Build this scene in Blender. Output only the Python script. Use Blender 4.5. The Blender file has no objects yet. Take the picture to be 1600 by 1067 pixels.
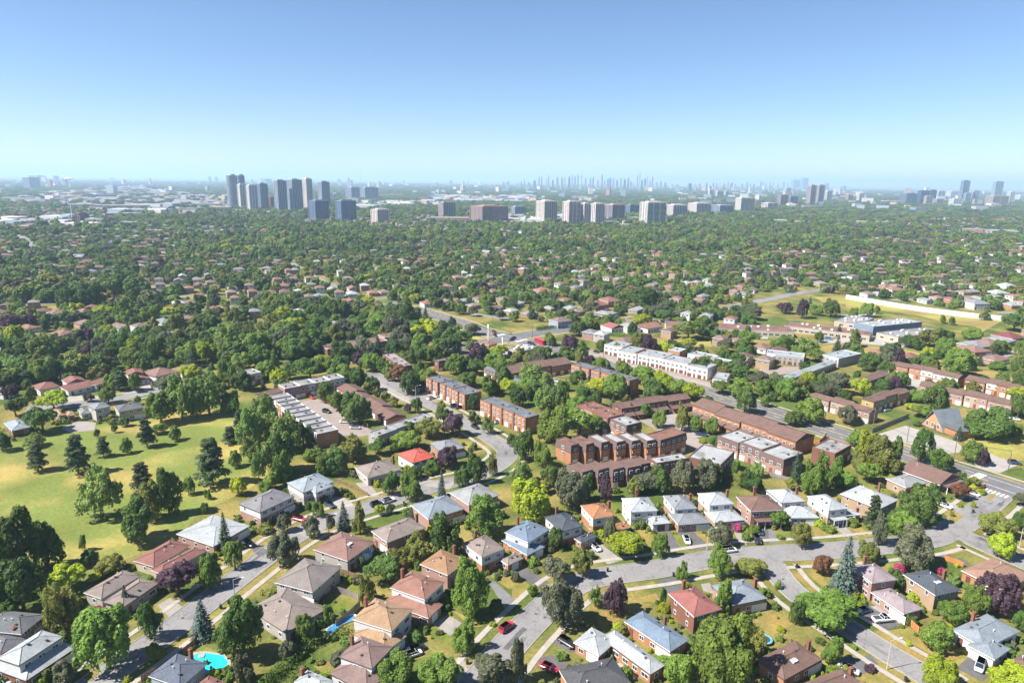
import bpy, math, random
import numpy as np
from mathutils import Matrix, Vector
S=bpy.context.scene
COL=S.collection
PI=math.pi
# ------------------------------------------------------------------ camera, light, sky
CAM_H=108.0
cam=bpy.data.cameras.new('camera'); cam.sensor_width=36.0; cam.lens=24.0; cam.clip_start=1.0; cam.clip_end=150000.0
camo=bpy.data.objects.new('camera',cam); COL.objects.link(camo)
camo.location=(0,0,CAM_H)
camo.rotation_euler=(Matrix.Rotation(math.radians(90-13.3),4,'X')@Matrix.Rotation(0.0125,4,'Z')).to_euler()
S.camera=camo
SUN_AZ=(-1.0,-0.30); SUN_EL=math.radians(49)
wd=bpy.data.worlds.new('World'); S.world=wd; wd.use_nodes=True
nt=wd.node_tree; bg=nt.nodes['Background']
sky=nt.nodes.new('ShaderNodeTexSky'); sky.sky_type='NISHITA'; sky.sun_disc=False
sky.sun_elevation=SUN_EL; sky.sun_rotation=math.atan2(SUN_AZ[0],SUN_AZ[1])%(2*PI)
sky.altitude=1500; sky.air_density=1.0; sky.dust_density=0.3; sky.ozone_density=5.0
tint=nt.nodes.new('ShaderNodeVectorMath'); tint.operation='MULTIPLY'; tint.inputs[1].default_value=(.96,.968,1.0)
nt.links.new(sky.outputs[0],tint.inputs[0]); nt.links.new(tint.outputs[0],bg.inputs[0]); bg.inputs[1].default_value=0.052
sl=bpy.data.lights.new('sun','SUN'); sl.energy=4.0; sl.angle=math.radians(0.53); sl.color=(1.0,.95,.87)
so=bpy.data.objects.new('sun',sl); COL.objects.link(so)
n_=math.hypot(*SUN_AZ); sd=Vector((SUN_AZ[0]/n_*math.cos(SUN_EL),SUN_AZ[1]/n_*math.cos(SUN_EL),math.sin(SUN_EL)))
so.rotation_euler=(-sd).to_track_quat('-Z','Y').to_euler(); so.location=(-100,-50,200)
S.view_settings.view_transform='Standard'; S.view_settings.look='None'; S.view_settings.gamma=1.0
S.view_settings.exposure=1.58; S.view_settings.use_curve_mapping=False
S.render.engine='CYCLES'
S.cycles.max_bounces=7; S.cycles.diffuse_bounces=4; S.cycles.glossy_bounces=2; S.cycles.transmission_bounces=4; S.cycles.transparent_max_bounces=6; S.cycles.volume_bounces=2
S.cycles.use_denoising=True
HAZE_DENSITY=9e-5
# ------------------------------------------------------------------ measured layout (metres)
HOUSES=[
('bungalow with red-brown L-shaped hip roof below the park trees','redbrown','tan','R','v',[(-98.14,168.83,1.18,7.34,12.06,3.2,'hip'),(-93.95,165.0,1.07,4.38,13.6,3.2,'hip')]),
('bungalow with taupe L-shaped hip roof and grey stone side wall','taupe','stone','R','v',[(-103.73,153.9,1.18,6.2,11.05,3.2,'hip'),(-96.26,150.45,1.26,6.18,10.89,3.2,'hip')]),
('broad bungalow with very low pale grey-blue hip roof behind the tall spruce','pale','brickpink','R','v',[(-86.44,180.15,1.12,14.87,12.77,3.2,'low')]),
('two-level house with pale blue upper roof above a wide pale lower roof','pale','brickred','R','vs',[(-102.87,125.12,1.22,11.16,11.06,3.0,'hip'),(-104.88,126.33,1.24,6.29,9.75,5.6,'hip')]),
('slate grey hip-roofed house with a pinkish brick end wall','slate','brickpink','R','vc',[(-113.28,138.47,1.45,11.27,6.99,4.2,'hip'),(-114.49,133.34,1.11,7.19,5.13,2.9,'hip')]),
('blue-slate hip-roofed house beside the turquoise pool','blueslate','grey','L','vc',[(-68.88,122.58,1.21,8.23,7.24,4.0,'hip')]),
('small reddish roofed house just below the turquoise pool','redbrown','tan','R','v',[(-61.58,121.7,1.12,4.97,3.36,3.0,'hip')]),
('house with pink-brown hip roof,a glazed roof patch and a blue awning','pinkbrown','stone','R','vk',[(-45.2,171.27,1.08,12.15,11.07,4.3,'hip')]),
('large grey-taupe hip-roofed house with pale stucco walls','greytaupe','stucco','L','v',[(-50.62,156.09,1.21,11.32,12.03,4.5,'hip')]),
('low brown-taupe roofed house below the big stucco house','taupe','stone','R','v',[(-52.63,141.35,0.93,14.6,10.58,3.4,'hip')]),
('pinkish brick house with taupe hip roof and a brick chimney at its street end','taupe','brickpink','L','vc',[(-35.79,180.94,0.73,8.5,13.14,4.5,'hip')]),
('two-tier house with salmon red hip roofs and a concrete driveway','salmon','brickpink','R','vcs',[(-19.8,147.95,1.09,13.37,6.08,3.0,'hip'),(-21.12,151.68,1.08,10.32,8.32,5.6,'hip')]),
('tall house with tan orange hip roof partly behind a big tree','tanorange','brickpink','R','vc',[(-16.51,163.67,1.0,9.21,8.8,5.0,'hip')]),
('two-tier house with light tan orange hip roofs beside the white parked car','tan','white','R','vcs',[(-28.31,135.18,0.96,10.36,6.88,3.0,'hip'),(-27.32,139.29,1.16,10.48,8.81,5.6,'hip')]),
('two-tier house with mauve brown hip roofs right below the light tan house','mauve','white','R','vcs',[(-29.67,122.78,1.03,10.42,7.13,3.0,'hip'),(-29.39,126.99,1.14,8.29,7.4,5.4,'hip')]),
('pale blue-white roofed house with two chimneys at the bottom edge','pale','brickred','R','vc',[(-38.93,121.14,1.11,6.95,3.82,4.0,'hip')]),
('orange brick two-storey house with taupe hip roof and white upper siding','taupe','brickorange','R','vcs',[(-0.33,172.34,0.72,3.67,5.72,2.8,'hip'),(-7.66,171.75,0.66,9.17,7.63,5.6,'hip')]),
('two-storey house with bright blue-grey hip roofs and white siding','blueroof','brickorange','R','vcs',[(5.16,177.67,0.74,10.74,6.76,2.9,'hip'),(5.37,180.05,0.87,8.46,10.0,5.6,'hip')]),
('dark slate-roofed two-storey house with white garage door','darkslate','brickorange','R','vcs',[(21.46,184.91,0.67,3.0,6.55,2.9,'hip'),(15.71,186.62,0.48,9.8,7.31,5.6,'hip')]),
('two-storey house with bright orange hip roofs','orange','brickorange','R','vcs',[(32.64,191.93,0.48,3.78,6.3,2.9,'hip'),(26.04,194.71,0.32,9.01,7.63,5.6,'hip')]),
('white-sided two-storey house with pale roofs and a brown garage door','pale','white','R','vcsb',[(45.25,196.66,0.2,5.29,5.87,2.8,'hip'),(38.7,199.64,0.15,9.18,8.59,5.6,'hip')]),
('split-level house with mid grey roofs and white garage door','midgrey','brickpink','R','vcs',[(53.23,196.55,0.18,7.08,10.3,3.0,'hip'),(53.18,202.16,0.16,9.42,7.3,5.4,'hip')]),
('split-level house with pale blue-white roofs left of the brown brick house','pale','tanbrick','R','vcs',[(65.33,198.29,0.2,6.77,10.04,3.0,'hip'),(65.4,205.35,0.18,8.36,8.14,5.4,'hip')]),
('tan brick two-storey house with dark brown hip roof and front porch','brown','brickpink','R','vcp',[(77.59,201.13,0.13,10.12,10.75,5.6,'hip')]),
('split-level house with pale grey roofs right of the brown porch house','pale','white','R','vcs',[(90.79,202.19,0.03,8.22,9.02,3.0,'hip'),(89.88,207.53,0.19,9.37,8.23,5.4,'hip')]),
('pale-roofed two-storey house with a dark porch canopy','pale','tanbrick','R','vcsp',[(102.96,202.27,0.25,10.22,7.03,5.6,'hip'),(105.29,202.92,0.16,3.77,9.64,3.0,'low')]),
('wide pale-roofed semi-detached house with a long dark roof step','pale','tanbrick','R','vc',[(120.45,204.83,0.6,12.62,11.57,5.2,'hip')]),
('bungalow with light grey cross-hip roof between the pale and brown roofs','palegrey','tanbrick','R','v',[(140.51,224.35,0.4,7.77,10.68,3.6,'hip')]),
('long low house with reddish brown roof and white carport posts','brown','tanbrick','R','vp',[(154.47,227.92,0.53,13.86,13.81,3.3,'gable')]),
('two-storey house with pinkish lavender roof beside the big blue spruce','lavender','brickpink','L','vc',[(99.61,151.97,0.37,9.64,6.35,3.0,'hip'),(96.1,161.46,0.24,7.76,7.51,5.6,'hip')]),
('two-storey house with dark slate hip roof,skylight and tan brick flank','darkslate','tanbrick','R','vck',[(110.15,156.93,0.3,9.58,8.18,5.2,'hip')]),
('long bungalow with wide orange-tan roof','tansalmon','brickorange','L','v',[(131.46,162.91,0.46,9.84,14.71,3.2,'hip')]),
('blue-grey roofed bungalow with silver van on its driveway','greyblue','white','L','vc',[(111.04,135.34,0.55,5.56,7.09,3.0,'hip'),(111.1,138.94,0.47,7.15,14.15,3.2,'hip')]),
('brown hip-roofed brick house in the bottom corner with a skylight','brown','brickorange','R','vck',[(60.07,127.76,0.54,6.95,12.79,3.3,'hip')]),
('brown roofed house cut by the bottom edge with a brick chimney','brown','brickorange','R','vc',[(64.7,122.19,0.42,4.26,12.5,3.3,'hip')]),
('small dark brown roof at the right edge','brown','brickorange','R','v',[(115.8,132.17,0.44,3.0,6.65,3.2,'hip')]),
('red hip-roofed dark brick two-storey house','redroof','brickdark','R','vc',[(45.26,146.72,0.41,10.04,7.96,5.2,'hip')]),
('wide grey-blue hip-roofed bungalow with back deck','greyblue','brickpink','R','vc',[(57.05,153.85,0.32,8.8,9.92,3.6,'hip')]),
('brick bungalow with vivid blue roof and red brick chimney','blueroof','brickorange','L','vc',[(37.21,136.5,0.68,13.64,6.5,3.2,'hip')]),
('long brick bungalow with pale blue roof and a cream rear terrace','pale','brickorange','L','v',[(20.64,134.9,0.85,6.8,7.1,3.0,'hip'),(31.24,129.02,0.66,15.06,4.59,3.1,'hip')]),
('charcoal roofed house at the bottom edge below the red car','charcoal','brickorange','R','v',[(14.23,122.12,0.34,7.99,12.65,3.2,'hip')]),
('white-walled house with vivid red hip roof','vividred','white','R','v',[(-36.44,238.54,0.71,10.93,9.56,4.5,'hip')]),
('grey hip-roofed house beside the curving street','midgrey','brickpink','R','v',[(-27.18,250.31,0.52,10.6,9.89,4.0,'hip')]),
('taupe roofed bungalow left of the vivid red roof','taupe','stucco','R','vc',[(-51.19,227.49,0.63,11.0,12.64,3.4,'hip')]),
('pale blue-roofed house with front wing and white upper walls','paleblue','stone','R','vs',[(-69.57,211.78,0.82,10.2,11.39,5.0,'hip'),(-65.55,212.25,0.92,4.99,7.04,4.7,'hip')]),
('wide semi-detached house with grey-mauve roof and white upper siding','greymauve','brickpink','R','vs',[(-78.81,197.15,1.01,10.05,12.95,5.2,'hip')]),
('grey-blue hip-roofed brick house below the red-roofed one','greyblue','brickpink','R','v',[(-25.33,195.21,0.62,11.27,12.54,4.5,'hip')]),
('light grey hip-roofed house beside the bright lime tree','palegrey','brickpink','R','v',[(-13.38,205.24,0.67,11.06,11.77,4.5,'hip')]),
('small pale-blue roofed house at the far edge of the park','paleblue','brickdark','R','v',[(-209.28,269.62,0.83,13.39,6.5,3.2,'hip')]),
('tiny tan roofed pair of sheds beside the dark park-edge tree','tan','brickpink','R','',[(-202.0,288.48,0.82,11.72,3.0,3.0,'hip'),(-198.0,288.47,0.75,7.22,3.0,3.0,'hip')]),
('grey two-storey house with side garage behind the park','midgrey','stucco','R','v',[(-193.93,291.65,0.73,7.61,4.0,3.0,'hip'),(-186.55,290.39,0.9,8.3,6.33,5.6,'hip')]),
('wide dark grey roofed house right of the grey two-storey','slate','stucco','R','v',[(-175.27,289.16,0.71,8.3,9.94,5.4,'hip')]),
('pinkish-brown twin-gabled house with white garage doors','redbrown','white','R','',[(-224.9,330.79,0.82,9.33,8.21,5.0,'gable'),(-221.36,325.36,0.89,9.82,11.0,3.0,'gable')]),
('salmon gabled house between the twin-gabled house and a dark pine','salmon','white','R','',[(-212.48,334.14,1.31,7.97,14.5,3.4,'gable')]),
('red-brown house with white garage behind the dark pine','redbrown','white','R','',[(-203.27,347.25,0.62,8.94,7.36,5.0,'gable'),(-197.74,343.23,0.7,11.82,7.17,3.0,'gable')]),
('wide pink-brown roofed house with white garage right of the pine','pinkbrown','white','R','',[(-190.42,351.09,1.0,13.52,12.04,3.2,'hip')]),
('pale pink roofed house beside the park willows','pinkbrown','white','R','',[(-180.65,359.56,0.97,10.56,11.6,3.4,'hip')]),
('red-brown low roof at the left end of the pinkish row','redbrown','white','R','',[(-235.31,325.29,0.89,11.13,8.65,3.2,'hip')]),
('dull pink roof at the left edge beside a plum tree','mauve','white','R','',[(-249.06,318.68,1.27,11.7,7.11,3.2,'hip')]),
('two-storey house with cream-brown roof and white balcony front','pinkbrown','white','R','s',[(-346.67,503.78,0.85,12.4,11.02,5.4,'hip')]),
('white house with a pinkish pyramid roof','pinkbrown','white','R','s',[(-329.6,512.64,0.98,12.69,9.4,5.0,'hip')]),
('long low brown roof between white pyramid house and plum tree','mauve','tanbrick','R','',[(-307.83,476.63,0.9,14.5,11.3,3.2,'hip')]),
('white-walled house with mauve hip roof facing the hedge','mauve','white','R','s',[(-261.17,463.6,0.94,9.67,9.44,5.2,'hip')]),
('low brown roofed bungalow right of the lime-green tree','pinkbrown','tanbrick','R','',[(-301.22,442.94,1.01,14.5,11.24,3.2,'hip')]),
('small salmon roof at the left among plum trees','salmon','white','R','',[(-336.41,462.58,1.15,12.03,8.43,3.2,'hip')]),
('pale grey flat roof between two big pale trees','palegrey','stucco','R','',[(-241.05,422.72,0.9,11.85,9.08,3.4,'low')]),
('mauve house with dormer gables among trees','mauve','stone','R','',[(-273.93,467.15,1.08,13.02,8.01,4.0,'gable')]),
('white two-level house with blue-grey roof near a pale tree','midgrey','white','R','s',[(-252.68,482.08,0.95,13.26,9.3,4.5,'hip')]),
('long flat mixed roof with white ends behind pale green trees','palegrey','white','R','',[(-234.93,444.8,0.89,11.51,13.03,3.2,'low')]),
('burgundy roofed bungalow at the right beside the school field','burgundy','brickpink','R','',[(353.34,470.52,0.42,14.5,14.5,3.2,'hip')]),
('white roofed bungalow below the burgundy roof','palegrey','brickpink','R','',[(340.64,458.5,0.58,14.5,14.41,3.2,'low')]),
('brown roofed bungalow below the white roof','pinkbrown','brickpink','R','',[(322.47,448.1,0.38,14.5,14.5,3.2,'hip')]),
('grey-roofed bungalow left of the brown one by the school','midgrey','brickpink','R','',[(310.4,442.49,0.37,14.5,12.28,3.2,'hip')]),
('small brown bungalow behind the big round tree','pinkbrown','brickpink','R','',[(299.77,429.02,0.29,14.5,13.28,3.2,'hip')]),
('long brown roofed bungalow with concrete drive at the right','pinkbrown','brickpink','R','',[(298.04,406.57,0.49,10.9,14.5,3.2,'hip')]),
('two-storey white house beyond the noise wall','midgrey','white','R','s',[(412.7,601.96,0.13,14.5,14.5,5.5,'hip')]),
('peach house with red roof just beyond the noise wall','salmon','stucco','R','s',[(379.73,677.1,0.2,14.5,14.5,5.5,'hip')]),
('large pale house with red porch roof at the right','pale','brickorange','R','s',[(517.82,711.37,0.22,14.5,14.5,5.5,'hip'),(485.31,678.39,0.16,14.5,14.5,3.0,'hip')]),
('orange brick house with two red-brown roofs','redbrown','brickorange','R','',[(71.49,569.5,0.62,14.5,13.28,5.2,'hip'),(84.02,590.61,0.59,14.5,14.5,5.2,'hip')]),
('white house with red roof beside a dark hedge','redroof','white','R','',[(72.61,486.92,0.53,13.24,12.69,3.4,'gable')]),
('white house with grey roof beside the red-roofed one','palegrey','white','R','',[(84.1,486.36,0.46,14.5,11.51,3.4,'hip')]),
('wide white house with terracotta roof near the strip mall','salmon','white','R','',[(99.19,487.79,0.59,13.29,14.5,3.6,'gable')]),
('mauve house with blue walls near the crossing','mauve','greyblue','R','',[(34.21,499.61,0.61,11.31,13.48,5.2,'hip')]),
('salmon roofed brick house in the middle distance','salmon','brickpink','R','',[(25.74,641.37,0.49,14.5,14.5,5.2,'hip')]),
('long grey flat roof among suburb trees','palegrey','stucco','R','',[(76.26,535.44,0.9,14.5,14.5,4.0,'low')])]
ROWS=[
('white-topped flat-roofed townhouse block closing the parking court','flat','gravel','brickpink','white',8,6.2,'R',[(-111.9,322.29,0.69,8.67,32.24)]),
('long sawtooth townhouse block with grey gravel roofs beside the grove','saw','gravel','brickorange','white',10,6.2,'L',[(-79.07,261.59,0.65,61.07,9.3)]),
('low brown-roofed end of the sawtooth block','gable','brown','brickpink','white',2,6.0,'R',[(-117.23,310.88,1.0,7.7,10.35)]),
('low brown-roofed garage row behind the round court trees','gable','brown','brickorange','brickorange',8,3.0,'L',[(-55.94,288.71,0.65,57.64,10.34)]),
('grey flat-roofed townhouse strip below the court','flat','gravel','stone','greyblue',6,4.6,'R',[(-54.76,264.4,0.89,6.16,31.49)]),
('orange brick three-storey row with dark piers and grey roof','pier','slateflat','brickorange','brickdark',5,7.5,'L',[(-21.8,311.97,0.67,36.77,9.24)]),
('orange brick row with dark piers right of the upper one','pier','slateflat','brickorange','brickdark',4,7.5,'L',[(6.62,280.16,0.7,32.91,7.91)]),
('long brick row with dark roof and maroon end wall','pier','slateflat','brickorange','brickdark',6,8.0,'L',[(61.16,337.76,0.73,41.87,7.22)]),
('brown-roofed row with orange end wall near the gas station','gable','brown','brickorange','brickorange',6,6.0,'R',[(-2.07,354.28,0.61,14.22,45.7)]),
('brown-roofed row with small brown porch roofs in front','gableporch','brown','brickdark','brickdark',7,5.8,'R',[(51.13,300.18,0.44,8.43,40.54)]),
('brown-roofed row behind the white flat roof','flat','brownflat','brickpink','brickdark',4,7.5,'L',[(42.24,281.71,0.62,21.31,9.99)]),
('dark mansard end block with a white flat roof','mansard','whiteflat','brickorange','mansard',2,7.5,'L',[(48.79,272.27,0.59,10.32,8.81)]),
('stepped mansard row in orange brick facing the camera','mansardstep','mix','brickorange','mansard',1,8.0,'R',[(23.37,247.83,0.64,9.02,4.45),(29.38,249.11,0.58,9.45,4.39),(35.55,251.21,0.52,8.99,4.39),(41.64,251.77,0.51,9.63,4.64),(47.82,253.02,0.5,9.47,4.6),(53.9,253.67,0.46,9.3,4.56),(59.48,254.73,0.62,8.12,15.46)]),
('stepped brown-roofed row with dark fronts above the dark trees','mansardstep','brown','brickdark','brickdark',1,7.0,'R',[(25.62,225.25,0.6,8.89,5.05),(31.51,227.11,0.61,8.07,5.07),(36.9,227.98,0.52,8.22,5.24),(42.36,229.61,0.45,8.01,5.84),(47.83,232.94,0.44,6.99,4.23)]),
('pale flat-roofed end block of the dark-fronted row','flat','whiteflat','brickdark','mansard',4,7.0,'R',[(53.92,234.47,0.38,5.39,14.02),(77.28,233.77,0.96,12.48,15.89)]),
('long brown-roofed row stepping down beside the arterial','gableporch','brown','brickorange','brickorange',8,6.2,'L',[(115.61,260.29,0.62,54.5,13.95)]),
('white-roofed mansard row with arched dormer windows','mansard','whiteflat','brickpink','mansard',6,6.8,'L',[(102.54,239.27,0.61,30.8,12.77)]),
('small white flat-roofed block beside the arterial','flat','gravel','brickdark','brickdark',3,6.0,'R',[(125.86,248.04,0.72,9.02,14.95)]),
('tan brick row with brown roof along the arterial','gable','brown','tanbrick','brickpink',7,5.6,'L',[(165.42,299.15,0.61,30.08,8.21)]),
('brown-roofed block with yellow brick end wall','gable','brown','yellow','brickpink',6,6.0,'R',[(174.93,314.16,0.58,6.39,34.17)]),
('brown-roofed block with pale pink end wall','gable','brown','palebrick','brickpink',4,6.0,'R',[(189.94,349.07,0.66,7.21,26.53)]),
('long brown-roofed row with white and orange fronts','gable','brown','brickorange','white',7,5.8,'L',[(243.47,357.83,0.64,39.54,9.46)]),
('white-fronted brown row at the right edge','gable','brown','brickorange','white',6,5.8,'L',[(264.29,333.75,0.65,29.67,10.52)]),
('pink brick brown-roofed row above the chapel','gable','brown','palebrick','brickpink',9,5.8,'L',[(240.18,312.06,0.71,41.37,9.32)]),
('long row of white-fronted townhouses with pale blue roofs','flat','paleflat','white','brickpink',10,6.4,'L',[(69.45,416.65,0.88,13.36,13.23),(75.52,400.88,0.91,13.0,15.33),(89.82,390.72,0.91,19.61,14.26),(101.34,378.74,0.84,16.99,11.77),(109.71,368.47,0.86,12.53,12.55)]),
('pale-roofed row behind the long white townhouse row','flat','paleflat','brickorange','white',6,6.0,'L',[(103.67,408.75,0.91,7.8,8.88),(117.82,392.48,0.75,15.61,10.09),(124.27,383.03,0.83,10.45,8.48)]),
('low pale-roofed block with dark side at the end of the white row','flat','paleflat','white','brickdark',2,4.5,'L',[(116.12,353.41,1.14,7.68,14.58)]),
('pale roofed row left of the dark trees near the school','flat','paleflat','stone','white',6,5.5,'L',[(176.95,400.62,1.14,21.49,11.05),(196.99,398.28,0.59,11.42,24.58)]),
('long pale-roofed shed-like block on the townhouse lot','gable','paleflat','stone','white',3,4.0,'R',[(147.3,354.03,0.72,5.83,63.0)]),
('dark brick row with grey roof behind the grove','flat','slateflat','brickdark','brickdark',6,6.0,'R',[(-42.0,378.76,0.68,4.36,27.58)]),
('long brown and grey roofed row left of the crossing','flat','brownflat','brickdark','white',8,6.0,'R',[(-112.57,404.04,0.65,12.46,40.75),(-83.72,436.87,0.67,10.27,16.47)]),
('grey flat-roofed block among court trees','flat','gravel','brickdark','brickdark',4,5.5,'L',[(-62.54,368.2,0.5,30.82,7.43)]),
('dark grey low roofs right of the round grove','gable','slateflat','brickdark','brickdark',5,5.0,'L',[(4.48,340.61,0.61,35.91,5.22)]),
('pale flat-roofed row behind the park grove','flat','gravel','brickpink','white',4,6.0,'R',[(-143.1,342.26,0.84,10.02,13.2)])]
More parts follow.
